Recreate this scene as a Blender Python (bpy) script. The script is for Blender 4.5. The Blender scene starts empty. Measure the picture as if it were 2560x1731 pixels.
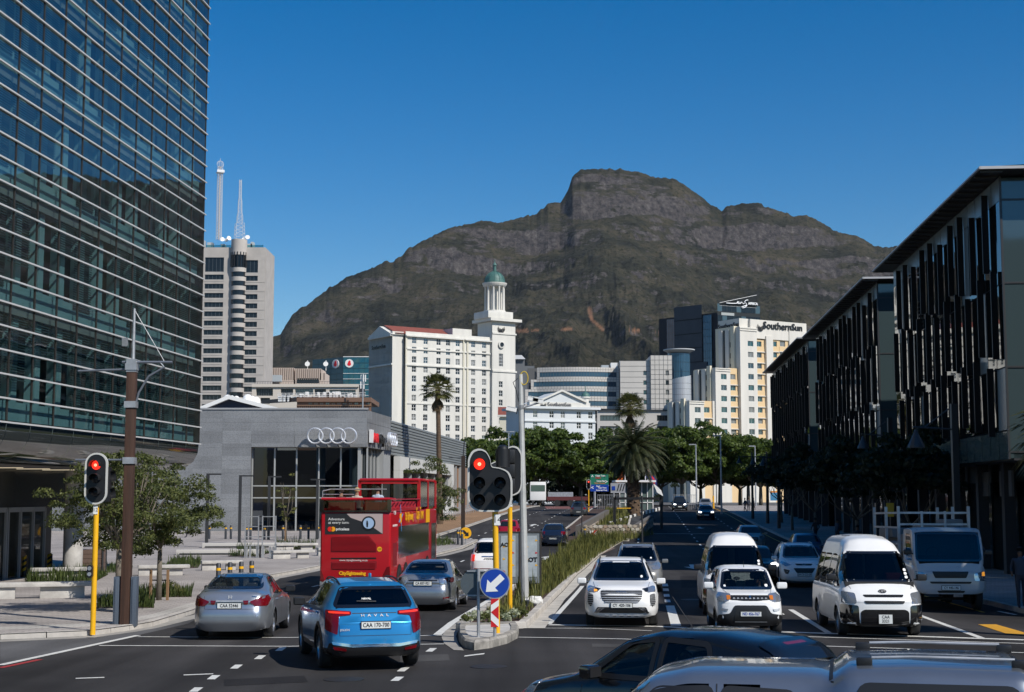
import bpy, bmesh, math, random
import numpy as np
from mathutils import Vector, Matrix, noise
from mathutils.bvhtree import BVHTree
random.seed(7); np.random.seed(7)
R = math.radians
SC = bpy.context.scene
COL = SC.collection
# ---------------------------------------------------------------- camera, sky, sun, exposure
FPX = 3600.0
PITCH = math.atan((1236 - 865.5) / FPX)
cam_d = bpy.data.cameras.new("camera"); cam = bpy.data.objects.new("camera", cam_d); COL.objects.link(cam)
cam_d.sensor_width = 36; cam_d.lens = 36 * FPX / 2560; cam_d.clip_start = .2; cam_d.clip_end = 40000
cam.location = (0, 0, 0); cam.rotation_euler = (R(90) + PITCH, 0, 0)
SC.camera = cam
SUN_DIR = Vector((.74, -.67, .93)).normalized()
w = bpy.data.worlds.new("World"); SC.world = w; w.use_nodes = True
wn = w.node_tree.nodes; wl = w.node_tree.links
sky = wn.new("ShaderNodeTexSky"); sky.sky_type = 'NISHITA'; sky.sun_disc = False
sky.sun_elevation = math.asin(SUN_DIR.z); sky.sun_rotation = math.atan2(SUN_DIR.x, SUN_DIR.y)
sky.altitude = 0; sky.air_density = 1.0; sky.dust_density = 0.15; sky.ozone_density = 3.2
bg = wn["Background"]; bg.inputs[1].default_value = 0.10
hs = wn.new("ShaderNodeHueSaturation"); hs.inputs["Saturation"].default_value = 1.5; hs.inputs["Hue"].default_value = .504
wl.new(sky.outputs[0], hs.inputs["Color"]); wl.new(hs.outputs[0], bg.inputs[0])
sun_d = bpy.data.lights.new("sun", 'SUN'); sun_d.energy = 5.0; sun_d.angle = R(.5); sun_d.color = (1, .955, .88)
sun = bpy.data.objects.new("sun", sun_d); COL.objects.link(sun)
sun.rotation_euler = SUN_DIR.to_track_quat('Z', 'Y').to_euler()
SC.view_settings.view_transform = 'Standard'; SC.view_settings.look = 'None'
SC.view_settings.exposure = 0; SC.view_settings.gamma = 1; SC.view_settings.use_curve_mapping = False
# ---------------------------------------------------------------- measuring: photo pixel -> place
CT, ST = math.cos(PITCH), math.sin(PITCH)
def P(u, v, Y):
 """point at forward distance Y seen at pixel u, v of the 2560 x 1731 photograph"""
 x, y = (u - 1280) / FPX, -(v - 865.5) / FPX
 f = CT - y * ST
 return Vector((x * Y / f, Y, (ST + y * CT) * Y / f))
_GY = [-60, 0, 55, 70, 90, 110, 135, 166, 190, 215, 260, 400, 9000]
_GZ = [-1.75, -2.7, -3.60, -3.70, -3.55, -3.32, -2.95, -2.35, -2.02, -1.85, -1.95, -2.2, -2.2]
_gy = np.linspace(-60, 400, 2301); _gz = np.interp(_gy, _GY, _GZ)
_k = np.hanning(61); _k /= _k.sum(); _gz = np.convolve(np.pad(_gz, 30, mode='edge'), _k, 'valid')
def gz(Y): return float(np.interp(Y, _gy, _gz)) if Y < 400 else -2.2
def gp(u, v, lift=0.0):
 """point of the ground (raised by lift) seen at a pixel"""
 x, y = (u - 1280) / FPX, -(v - 865.5) / FPX
 f = CT - y * ST; s = (ST + y * CT) / f
 lo, hi = 3.0, 235.0
 Y = 3.0
 while Y < 235 and s * Y > gz(Y) + lift: Y += .25
 a, b = Y - .25, Y
 for _ in range(20):
  m = (a + b) / 2
  if s * m > gz(m) + lift: a = m
  else: b = m
 return Vector((x * b / f, b, gz(b) + lift))
SX = .0903   # the street runs along (SX, 1)
STREET = math.atan(SX)
# ---------------------------------------------------------------- mesh helper
class MB:
 def __init__(s): s.v = []; s.f = []; s.m = []; s.mi = 0
 def add(s, vs, fs, M=None):
  o = len(s.v)
  s.v += [tuple(M @ Vector(p)) for p in vs] if M is not None else [tuple(p) for p in vs]
  s.f += [tuple(i + o for i in f) for f in fs]; s.m += [s.mi] * len(fs)
  return s
 def box(s, x0, x1, y0, y1, z0, z1, M=None):
  return s.add([(x0,y0,z0),(x1,y0,z0),(x1,y1,z0),(x0,y1,z0),(x0,y0,z1),(x1,y0,z1),(x1,y1,z1),(x0,y1,z1)],
   [(0,3,2,1),(4,5,6,7),(0,1,5,4),(1,2,6,5),(2,3,7,6),(3,0,4,7)], M)
 def tube(s, pts, r, n=8, caps=True, M=None):
  pts = [Vector(p) for p in pts]; rs = r if isinstance(r, (list, tuple)) else [r] * len(pts)
  vs, fs = [], []; up = None
  for i, p in enumerate(pts):
   d = (pts[min(i + 1, len(pts) - 1)] - pts[max(i - 1, 0)]).normalized()
   if up is None:
    up = Vector((0, 0, 1)) if abs(d.z) < .9 else Vector((1, 0, 0))
   a = d.cross(up)
   if a.length < 1e-4: a = d.cross(Vector((.3, 1, .2)))
   a.normalize(); b = a.cross(d).normalized(); up = b
   for k in range(n):
    t = 2 * math.pi * k / n
    vs.append(p + (a * math.cos(t) + b * math.sin(t)) * rs[i])
  for i in range(len(pts) - 1):
   for k in range(n):
    k2 = (k + 1) % n
    fs.append((i*n+k, i*n+k2, (i+1)*n+k2, (i+1)*n+k))
  if caps: fs += [tuple(range(n))[::-1], tuple(range((len(pts)-1)*n, len(pts)*n))]
  return s.add(vs, fs, M)
 def lathe(s, prof, n=16, M=None, a0=0, a1=2*math.pi, cap=True):
  full = abs(a1 - a0 - 2 * math.pi) < 1e-6; m = n if full else n + 1
  vs = [(r*math.cos(a0+(a1-a0)*k/n), r*math.sin(a0+(a1-a0)*k/n), z) for r, z in prof for k in range(m)]
  fs = []
  for i in range(len(prof) - 1):
   for k in range(n):
    k2 = (k + 1) % m
    fs.append((i*m+k, i*m+k2, (i+1)*m+k2, (i+1)*m+k))
  if cap and full: fs += [tuple(range(m))[::-1], tuple(range((len(prof)-1)*m, len(prof)*m))]
  return s.add(vs, fs, M)
 def prism(s, poly, z0, z1, M=None):
  n = len(poly)
  return s.add([(x, y, z0) for x, y in poly] + [(x, y, z1) for x, y in poly],
   [tuple(range(n))[::-1], tuple(range(n, 2*n))] + [(i, (i+1) % n, (i+1) % n + n, i + n) for i in range(n)], M)
 def quad(s, a, b, c, d): return s.add([a, b, c, d], [(0, 1, 2, 3)])
 def mesh(s, name, mats):
  me = bpy.data.meshes.new(name); me.from_pydata(s.v, [], s.f)
  for m in (mats if isinstance(mats, (list, tuple)) else [mats]): me.materials.append(m)
  if any(s.m): me.polygons.foreach_set("material_index", s.m)
  return me
 def build(s, name, mats, parent=None, smooth=False, bevel=0, seg=2, weld=False, ang=35):
  me = s.mesh(name, mats)
  if weld or bevel:
   bm = bmesh.new(); bm.from_mesh(me)
   if weld: bmesh.ops.remove_doubles(bm, verts=bm.verts, dist=1e-4)
   bmesh.ops.recalc_face_normals(bm, faces=bm.faces)
   if bevel:
    es = [e for e in bm.edges if len(e.link_faces) == 2 and e.calc_face_angle(0) > R(25)]
    bmesh.ops.bevel(bm, geom=es, offset=bevel, segments=seg, affect='EDGES', profile=.6, clamp_overlap=True)
   bm.to_mesh(me); bm.free()
  if smooth or bevel:
   me.polygons.foreach_set("use_smooth", [True] * len(me.polygons))
   try: me.set_sharp_from_angle(angle=R(ang))
   except Exception: pass
  return link(name, me, parent)
def link(name, me, parent=None):
 o = bpy.data.objects.new(name, me); COL.objects.link(o)
 if parent is not None: o.parent = parent
 return o
def tag(o, label=None, cat=None, group=None, kind=None):
 if label: o['label'] = label
 if cat: o['category'] = cat
 if group: o['group'] = group
 if kind: o['kind'] = kind
 return o
def thing(name, loc, rz, label, cat, group=None):
 o = bpy.data.objects.new(name, None); COL.objects.link(o); o.empty_display_size = .3
 o.location = loc; o.rotation_euler = (0, 0, rz)
 return tag(o, label, cat, group)
def T(x=0, y=0, z=0): return Matrix.Translation((x, y, z))
def RZ(a): return Matrix.Rotation(a, 4, 'Z')
def RX(a): return Matrix.Rotation(a, 4, 'X')
def RY(a): return Matrix.Rotation(a, 4, 'Y')
# ---------------------------------------------------------------- materials
def mat(name, col=(.5,.5,.5), rough=.6, metal=0., spec=.5, coat=0., noise_s=0, noise_a=0., emit=None, es=0., bump=0., bs=20., ior=None, stretch=None, coords='Object', rvar=0.):
 m = bpy.data.materials.get(name)
 if m: return m
 m = bpy.data.materials.new(name); m.use_nodes = True
 n, l = m.node_tree.nodes, m.node_tree.links
 b = n["Principled BSDF"]
 b.inputs["Base Color"].default_value = (*col, 1); b.inputs["Roughness"].default_value = rough
 b.inputs["Metallic"].default_value = metal; b.inputs["Specular IOR Level"].default_value = spec
 if coat: b.inputs["Coat Weight"].default_value = coat; b.inputs["Coat Roughness"].default_value = .04
 if ior: b.inputs["IOR"].default_value = ior
 if emit: b.inputs["Emission Color"].default_value = (*emit, 1); b.inputs["Emission Strength"].default_value = es
 if noise_s or bump:
  tc = n.new("ShaderNodeTexCoord"); src = tc.outputs[coords]
  if stretch:
   mp = n.new("ShaderNodeMapping"); mp.inputs["Scale"].default_value = stretch; l.new(src, mp.inputs[0]); src = mp.outputs[0]
 if noise_s:
  nt = n.new("ShaderNodeTexNoise"); nt.inputs["Scale"].default_value = noise_s; nt.inputs["Detail"].default_value = 6; l.new(src, nt.inputs[0])
  nt.inputs["Roughness"].default_value = .62
  mr = n.new("ShaderNodeMapRange"); mr.inputs[1].default_value = .3; mr.inputs[2].default_value = .7
  mr.inputs[3].default_value = 1 - noise_a; mr.inputs[4].default_value = 1 + noise_a; l.new(nt.outputs[0], mr.inputs[0])
  mx = n.new("ShaderNodeVectorMath"); mx.operation = 'SCALE'; mx.inputs[0].default_value = col; l.new(mr.outputs[0], mx.inputs["Scale"])
  l.new(mx.outputs[0], b.inputs["Base Color"])
  if rvar:
   m2 = n.new("ShaderNodeMapRange"); m2.inputs[3].default_value = rough - rvar; m2.inputs[4].default_value = rough + rvar
   l.new(nt.outputs[0], m2.inputs[0]); l.new(m2.outputs[0], b.inputs["Roughness"])
 if bump:
  nb = n.new("ShaderNodeTexNoise"); nb.inputs["Scale"].default_value = bs; nb.inputs["Detail"].default_value = 4; l.new(src, nb.inputs[0])
  bp = n.new("ShaderNodeBump"); bp.inputs["Strength"].default_value = bump; bp.inputs["Distance"].default_value = .02
  l.new(nb.outputs[0], bp.inputs["Height"]); l.new(bp.outputs[0], b.inputs["Normal"])
 return m
def glass(name, tint=(.3,.4,.4), ior=1.5, wave=0., ws=1.5):
 m = bpy.data.materials.new(name); m.use_nodes = True
 n, l = m.node_tree.nodes, m.node_tree.links
 n.remove(n["Principled BSDF"]); out = n["Material Output"]
 tr = n.new("ShaderNodeBsdfTransparent"); tr.inputs[0].default_value = (*tint, 1)
 gl = n.new("ShaderNodeBsdfGlossy"); gl.inputs["Roughness"].default_value = .015; gl.inputs[0].default_value = (1,1,1,1)
 f0 = ((ior-1)/(ior+1))**2; lw = n.new("ShaderNodeLayerWeight"); lw.inputs[0].default_value = .5
 pw = n.new("ShaderNodeMath"); pw.operation = 'POWER'; pw.inputs[1].default_value = 5; l.new(lw.outputs["Facing"], pw.inputs[0])
 fr = n.new("ShaderNodeMath"); fr.operation = 'MULTIPLY_ADD'; fr.inputs[1].default_value = 1-f0; fr.inputs[2].default_value = f0; l.new(pw.outputs[0], fr.inputs[0])
 mx = n.new("ShaderNodeMixShader")
 l.new(fr.outputs[0], mx.inputs[0]); l.new(tr.outputs[0], mx.inputs[1]); l.new(gl.outputs[0], mx.inputs[2]); l.new(mx.outputs[0], out.inputs[0])
 if wave:
  tc = n.new("ShaderNodeTexCoord"); nb = n.new("ShaderNodeTexNoise"); nb.inputs["Scale"].default_value = ws; nb.inputs["Detail"].default_value = 1
  l.new(tc.outputs["Object"], nb.inputs[0]); bp = n.new("ShaderNodeBump"); bp.inputs["Strength"].default_value = wave; bp.inputs["Distance"].default_value = .05
  l.new(nb.outputs[0], bp.inputs["Height"]); l.new(bp.outputs[0], gl.inputs["Normal"])
 return m
M_BLACK = mat("black_plastic", (.012,.012,.013), .45)
M_DARK = mat("dark_grey_metal", (.035,.037,.04), .45)
M_STEEL = mat("galvanised_steel", (.42,.43,.44), .5, .6, noise_s=3, noise_a=.25)
M_CHROME = mat("chrome", (.75,.76,.78), .12, 1.)
M_WHITE = mat("white_paint", (.78,.77,.74), .5)
M_YELLOW = mat("yellow_paint", (.80,.42,.01), .38, noise_s=4, noise_a=.08)
M_RED = mat("red_paint", (.55,.015,.02), .4)
M_BLUE = mat("blue_sign", (.01,.05,.32), .35)
M_CONC = mat("pale_concrete", (.46,.44,.41), .85, noise_s=2.5, noise_a=.2, bump=.3, bs=25)
M_RUBBER = mat("tyre_rubber", (.018,.018,.019), .8)
M_GREEN = mat("green_sign", (.01,.16,.09), .5)
# ---------------------------------------------------------------- text
def text(s, size, m, parent, M, name="lettering", ext=.004, align='CENTER', bold=0., sx=1.):
 c = bpy.data.curves.new("t", 'FONT'); c.body = s; c.size = size; c.extrude = ext; c.align_x = align; c.align_y = 'CENTER'; c.offset = bold
 c.resolution_u = 2
 o = bpy.data.objects.new("t", c); COL.objects.link(o)
 dg = bpy.context.evaluated_depsgraph_get(); me = bpy.data.meshes.new_from_object(o.evaluated_get(dg))
 bpy.data.objects.remove(o); bpy.data.curves.remove(c)
 me.materials.clear(); me.materials.append(m)
 me.transform(M @ Matrix.Diagonal((sx, 1, 1, 1)))
 return link(name, me, parent)
FACE = RX(R(90))       # lies text/flat XY art up on the XZ plane, readable from -Y
def disc(mb, r, n=24, M=None, t=.01): return mb.lathe([(r, -t), (r, 0)], n, M)
# ================================================================ GROUND, ROAD, MARKINGS
def asphalt(name, col, patch=.42):
 m = bpy.data.materials.new(name); m.use_nodes = True
 n, l = m.node_tree.nodes, m.node_tree.links; b = n["Principled BSDF"]
 tc = n.new("ShaderNodeTexCoord")
 def noise_n(s, d=4, r=.6, sc=None):
  t = n.new("ShaderNodeTexNoise"); t.inputs["Scale"].default_value = s; t.inputs["Detail"].default_value = d; t.inputs["Roughness"].default_value = r
  if sc:
   mp = n.new("ShaderNodeMapping"); mp.inputs["Scale"].default_value = sc; mp.inputs["Rotation"].default_value = (0, 0, STREET)
   l.new(tc.outputs["Object"], mp.inputs[0]); l.new(mp.outputs[0], t.inputs[0])
  else: l.new(tc.outputs["Object"], t.inputs[0])
  return t.outputs[0]
 def rng(s, a, bb, lo=.3, hi=.7):
  r = n.new("ShaderNodeMapRange"); r.inputs[1].default_value = lo; r.inputs[2].default_value = hi; r.inputs[3].default_value = a; r.inputs[4].default_value = bb
  l.new(s, r.inputs[0]); return r.outputs[0]
 def mul(a, c):
  q = n.new("ShaderNodeMath"); q.operation = 'MULTIPLY'; l.new(a, q.inputs[0]); l.new(c, q.inputs[1]); return q.outputs[0]
 big = rng(noise_n(.12, 3), 1 - patch, 1 + patch)
 lane = rng(noise_n(1.0, 3, .6, (.9, .03, 1)), .70, 1.32)
 fine = rng(noise_n(60, 3, .8), .6, 1.4)
 f = mul(mul(big, lane), fine)
 sc = n.new("ShaderNodeVectorMath"); sc.operation = 'SCALE'; sc.inputs[0].default_value = col; l.new(f, sc.inputs["Scale"])
 l.new(sc.outputs[0], b.inputs["Base Color"]); b.inputs["Roughness"].default_value = .9; b.inputs["Specular IOR Level"].default_value = .12
 bp = n.new("ShaderNodeBump"); bp.inputs["Strength"].default_value = .25; bp.inputs["Distance"].default_value = .01
 l.new(noise_n(90, 2), bp.inputs["Height"]); l.new(bp.outputs[0], b.inputs["Normal"])
 return m
M_ASPH = asphalt("asphalt", (.038,.036,.036))
M_ASPH2 = asphalt("worn_asphalt", (.085,.084,.086))
M_LINE = mat("road_paint", (.62,.61,.57), .6, noise_s=9, noise_a=.18)
M_GUT = mat("gutter_concrete", (.30,.28,.25), .85, noise_s=1.5, noise_a=.25)
M_KERB = mat("kerb_stone", (.42,.39,.35), .85, noise_s=1.2, noise_a=.25, bump=.4, bs=20)
def pavers(name, c1, c2, mortar, scale):
 m = bpy.data.materials.new(name); m.use_nodes = True
 n, l = m.node_tree.nodes, m.node_tree.links; b = n["Principled BSDF"]; b.inputs["Roughness"].default_value = .9; b.inputs["Specular IOR Level"].default_value = .12
 tc = n.new("ShaderNodeTexCoord"); br = n.new("ShaderNodeTexBrick"); l.new(tc.outputs["Object"], br.inputs[0])
 br.inputs["Color1"].default_value = (*c1, 1); br.inputs["Color2"].default_value = (*c2, 1); br.inputs["Mortar"].default_value = (*mortar, 1)
 br.inputs["Scale"].default_value = scale; br.inputs["Mortar Size"].default_value = .02; br.inputs["Brick Width"].default_value = 1.; br.inputs["Row Height"].default_value = .5
 nt = n.new("ShaderNodeTexNoise"); nt.inputs["Scale"].default_value = .35; nt.inputs["Detail"].default_value = 5; l.new(tc.outputs["Object"], nt.inputs[0])
 mr = n.new("ShaderNodeMapRange"); mr.inputs[1].default_value = .3; mr.inputs[2].default_value = .7; mr.inputs[3].default_value = .78; mr.inputs[4].default_value = 1.15; l.new(nt.outputs[0], mr.inputs[0])
 vm = n.new("ShaderNodeVectorMath"); vm.operation = 'SCALE'; l.new(br.outputs[0], vm.inputs[0]); l.new(mr.outputs[0], vm.inputs["Scale"])
 l.new(vm.outputs[0], b.inputs["Base Color"])
 bp = n.new("ShaderNodeBump"); bp.inputs["Strength"].default_value = .5; bp.inputs["Distance"].default_value = .006; bp.invert = True
 l.new(br.outputs["Fac"], bp.inputs["Height"]); l.new(bp.outputs[0], b.inputs["Normal"])
 return m
M_PAVE = pavers("grey_pavers", (.37,.335,.31), (.30,.275,.26), (.13,.12,.115), 2.2)
M_PAVE_B = pavers("brown_pavers", (.30,.19,.11), (.24,.15,.09), (.12,.08,.06), 3)
M_PAVE_L = pavers("pale_pavers", (.46,.43,.39), (.39,.37,.34), (.2,.19,.18), 2.2)
def sheet(name, poly, m, lift, step=3.0, kind='structure', parent=None, thick=0):
 """flat shape laid on the ground: polygon of (X, Y), cut into strips so that it follows the slope"""
 bm = bmesh.new(); vs = [bm.verts.new((x, y, 0)) for x, y in poly]; bm.faces.new(vs)
 ys = [p[1] for p in poly]; y = math.floor(min(ys) / step) * step + step
 while y < min(max(ys), 280):
  bmesh.ops.bisect_plane(bm, geom=bm.verts[:] + bm.edges[:] + bm.faces[:], plane_co=(0, y, 0), plane_no=(0, 1, 0)); y += step
 bmesh.ops.triangulate(bm, faces=[f for f in bm.faces if len(f.verts) > 4])
 for v in bm.verts: v.co.z = gz(v.co.y) + lift
 bmesh.ops.recalc_face_normals(bm, faces=bm.faces)
 if sum(f.normal.z for f in bm.faces) < 0: bmesh.ops.reverse_faces(bm, faces=bm.faces)
 if thick:
  be = [e for e in bm.edges if len(e.link_faces) == 1]
  r = bmesh.ops.extrude_edge_only(bm, edges=be)
  for q in r['geom']:
   if isinstance(q, bmesh.types.BMVert): q.co.z -= thick
 me = bpy.data.meshes.new(name); bm.to_mesh(me); bm.free(); me.materials.append(m)
 o = link(name, me, parent)
 if kind and parent is None: o['kind'] = kind
 return o
def XY(*px): return [tuple(gp(u, v)[:2]) for u, v in px]
# base terrain sheet out to the horizon
mb = MB()
ys = list(np.arange(-60, 264, 4)) + [300, 400, 800, 2000, 6000]
for i, y in enumerate(ys):
 for x in (-9000, -60, 60, 9000): mb.v.append((x, y, gz(y) - .02))
for i in range(len(ys) - 1):
 for k in range(3): mb.f.append((i*4+k, i*4+k+1, (i+1)*4+k+1, (i+1)*4+k)); mb.m.append(0)
tag(mb.build("ground", mat("city_ground", (.10,.098,.095), .9, noise_s=.05, noise_a=.3)), kind='structure')
def sx(x60, Y): return x60 + SX * (Y - 60)
road = [(-60, -40), (60, -40), (60, 31), (14.5, 33.5), (sx(16.2,42),42), (sx(16.0,60),60), (sx(16,230),230), (60,235), (60,262), (-60,262), (-60,235)]
road += [(sx(-10.6,225),225), (sx(-10.6,60),60), (-8.2,45), (-10.5,36), (-20,30), (-60, 26)]
sheet("road", road, M_ASPH, 0, 3)
sheet("worn_road_wedge", XY((0,1600),(235,1591),(330,1578),(485,1537),(560,1510),(470,1560),(345,1589),(240,1610),(0,1662)), M_ASPH2, .004)
# red brick band of the crossing on the crest, and a worn band nearer
sheet("red_paved_crossing", [(sx(-10,222),196),(sx(4,222),196),(sx(4,226),222),(sx(-10,226),222)], mat("red_road", (.16,.06,.05), .9, noise_s=1, noise_a=.2), .004)
sheet("brown_crossing_band", XY((1385,1386),(1505,1386),(1540,1370),(1415,1370)), mat("brown_road", (.13,.09,.075), .9, noise_s=2, noise_a=.2), .004)
def line(name, px, wid, m=M_LINE, lift=.008, dash=None, kind='structure'):
 pts = [gp(*p) if len(p) == 2 and abs(p[0]) > 150 or isinstance(p, tuple) and p[0] >= 0 else Vector((p[0], p[1], 0)) for p in px] if not isinstance(px[0], Vector) else px
 return wline(name, [(p[0], p[1]) for p in pts], wid, m, lift, dash)
def wline(name, pts, wid, m=M_LINE, lift=.008, dash=None):
 mb = MB(); pts = [Vector((x, y)) for x, y in pts]
 segs = []
 L = 0
 for a, b in zip(pts, pts[1:]):
  d = (b - a); n = max(1, int(d.length / 1.5))
  for k in range(n): segs.append((a + d * k / n, a + d * (k + 1) / n, L + d.length * k / n))
  L += d.length
 for a, b, s in segs:
  d = (b - a).normalized(); nn = Vector((-d.y, d.x)) * wid / 2
  if dash:
   on, off = dash; ph = s % (on + off); ln = (b - a).length
   if ph > on: continue
   if ph + ln > on: b = a + d * (on - ph)
  q = [(p.x, p.y, gz(p.y) + lift) for p in (a - nn, b - nn, b + nn, a + nn)]
  mb.quad(q[1], q[0], q[3], q[2]) if False else mb.quad(q[0], q[3], q[2], q[1])
 if not mb.v: return
 me = mb.mesh(name, m); bm = bmesh.new(); bm.from_mesh(me); bmesh.ops.recalc_face_normals(bm, faces=bm.faces)
 if bm.faces and sum(f.normal.z for f in bm.faces) < 0: bmesh.ops.reverse_faces(bm, faces=bm.faces)
 bm.to_mesh(me); bm.free()
 return tag(link(name, me), kind='structure')
def pl(*px): return [tuple(gp(u, v)[:2]) for u, v in px]
# stop line and the two thin pedestrian lines, right carriageway
wline("stop_line", pl((1372,1563),(1640,1567),(1960,1581),(2560,1601)), .28)
wline("crossing_line", pl((1310,1571),(1480,1572),(1630,1578)), .09)
wline("crossing_line", pl((1960,1591),(2560,1610)), .11)
wline("crossing_line", pl((1296,1594),(1540,1598),(1960,1613),(2560,1633)), .11)
wline("crossing_line", pl((345,1593),(720,1595),(1120,1589)), .12)
wline("crossing_line", pl((248,1615),(718,1617),(1110,1611)), .12)
# long lane lines of the right carriageway, solid near the stop line and dashed beyond
wline("lane_line", pl((2287,1535),(2456,1597)), .16)
wline("lane_line", pl((1977,1525),(2071,1583)), .16)
wline("lane_line", pl((1675,1515),(1690,1565)), .26)
wline("lane_line", pl((1372,1561),(1456,1466)), .15)
for a in ((3.35, 41),(7.45, 41),(12.2, 43)):
 x0 = {3.35:3.35, 7.45:7.6, 12.2:11.6}[a[0]]
 wline("lane_dashes", [(x0 + SX*(y-41), y) for y in (a[1], 225)], .13, dash=(2.2, 3.5) if a[0] != 3.35 else (2.5, 3))
for v in (1463, 1475, 1489, 1503):
 u = 1662 + (v - 1463) * .15
 sheet("lane_block_mark", XY((u-7,v-3),(u+7,v-3),(u+9,v+3.6),(u-6,v+3.6)), M_LINE, .008)
wline("stop_line", [(sx(1.8,118),118),(sx(14,118),118)], .3)
# left carriageway
wline("edge_line", pl((1093,1588),(1130,1558),(1227,1499),(1345,1420),(1407,1383),(1440,1350)), .2)
wline("edge_line", pl((1476,1315),(1503,1276)), .2)
wline("edge_line", pl((0,1664),(240,1612),(345,1589.5)), .16)
wline("red_edge_line", pl((0,1671),(100,1650)), .14, mat("red_line", (.33,.03,.03), .7))
for i, (u, v) in enumerate([(490,1725),(534,1694),(591,1667.5),(650,1644),(702,1623.5),(993,1698),(1008,1674.5),(1078,1625.5)]):
 k = (v - 1236) / 400
 sheet("guide_dash", XY((u-15*k,v+5*k),(u+3*k,v+5*k),(u+15*k,v-4*k),(u-3*k,v-4*k)), M_LINE, .008)
sheet("guide_line", XY((189,1698.5),(261,1696),(261,1694),(189,1696.5)), M_LINE, .008)
sheet("guide_line", XY((459,1690),(533,1687),(533,1685),(459,1688)), M_LINE, .008)
sheet("guide_line", XY((1160,1643),(1210,1637),(1212,1634),(1162,1640)), M_LINE, .008)
wline("lane_dashes", [(-4.9 + SX*(y-55), y) for y in (47, 215)], .12, dash=(2, 3.2))
wline("lane_dashes", [(-8.0 + SX*(y-55), y) for y in (51, 215)], .12, dash=(2, 3.2))
wline("lane_dashes", pl((1185,1362),(1170,1345),(1152,1330)), .1, dash=(1, 1))
def arrow(u, v, L, flip=1, turn=0):
 p = gp(u, v); M = T(p.x, p.y) @ RZ(-STREET + (math.pi if flip < 0 else 0))
 pts = [(-.12,0),(.12,0),(.12,L*.55),(.45,L*.55),(0,L),(-.45,L*.55),(-.12,L*.55)]
 if turn: pts = [(-.12,0),(.12,0),(.12,L*.35),(.7*turn,L*.6),(.95*turn,L*.45),(1.1*turn,L*.95),(.3*turn,L*.9),(.45*turn,L*.75),(-.12,L*.55)]
 if turn < 0: pts = pts[::-1]
 q = [(M @ Vector((x, y, 0)))[:2] for x, y in pts]
 sheet("lane_arrow", q, M_LINE, .008)
for u, v in ((1327,1316),(1428,1316)): arrow(u, v, 5)
arrow(1360, 1400, 4, 1, 0)
for u, v in ((1728,1412),(1748,1318),(2080,1318)): arrow(u, v, 4, -1, 0)
M_YLINE = mat("yellow_line", (.60,.30,.02), .6, noise_s=6, noise_a=.15)
sheet("yellow_hatch", XY((2445,1562),(2490,1562),(2560,1582),(2560,1589),(2515,1585)), M_YLINE, .008)
wline("yellow_line", [(sx(15.2,y),y) for y in (42,225)], .1, M_YLINE)
wline("parking_line", pl((2495,1529),(2540,1538)), .1)
# repairs, tyre-dark tracks and covers in the road
M_PATCH = asphalt("patched_asphalt", (.022,.021,.022)); M_PATCH2 = asphalt("pale_patch", (.058,.056,.055))
for i, q in enumerate((((1000,1640),(1120,1636),(1125,1652),(1000,1657)), ((560,1700),(760,1690),(770,1706),(560,1716)), ((1480,1610),(1700,1614),(1710,1622),(1480,1618)), ((1700,1440),(1745,1440),(1752,1470),(1704,1470)), ((1290,1400),(1330,1392),(1345,1410),(1300,1420)), ((2100,1640),(2400,1650),(2400,1660),(2090,1648)))):
 sheet("road_patch", XY(*q), M_PATCH if i % 2 else M_PATCH2, .004)
for u, v in ((1222,1668),(860,1700),(1290,1352),(1728,1500),(1925,1612)):
 p = gp(u, v); m = MB(); m.lathe([(.34,.006),(.34,.012),(.0,.012)], 20); o = m.build("manhole_cover", mat("cast_iron", (.035,.032,.03), .6, .5)); o.location = p; o['kind'] = 'structure'
# pavements (raised 0.13) and kerb stones
KH = .13
left_kerb = XY((-1100,1640),(-300,1606),(0,1600),(229,1590),(325,1577),(382,1567),(482,1536),(560,1500),(667,1446),(798,1421),(950,1404),(1087,1390),(1156,1373),(1196,1354))
lk2 = left_kerb + [(sx(-10.55,y), y) for y in (110,150,225)]
sheet("plaza_pavement", lk2 + [(-60,225),(-60,left_kerb[0][1])], M_PAVE, KH, 3)
sheet("pale_paving_strip", XY((-200,1588),(0,1582),(215,1572),(310,1561),(380,1548),(500,1512),(600,1470),(667,1441),(560,1492),(482,1529),(382,1559),(325,1569),(229,1581),(0,1590),(-200,1594)), M_PAVE_L, KH+.004, 3)
sheet("brown_pavement", [(sx(-16,98),98),(sx(-10.9,98),98),(sx(-10.9,220),220),(sx(-16,220),220)], M_PAVE_B, KH+.004, 3)
right_kerb = [(60,31.3),(20,31.8),(15.2,33.8),(sx(16.5,42),42),(sx(16.3,60),60),(sx(16.3,228),228)]
sheet("right_pavement", right_kerb + [(60,228)], M_PAVE, KH, 3)
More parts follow.
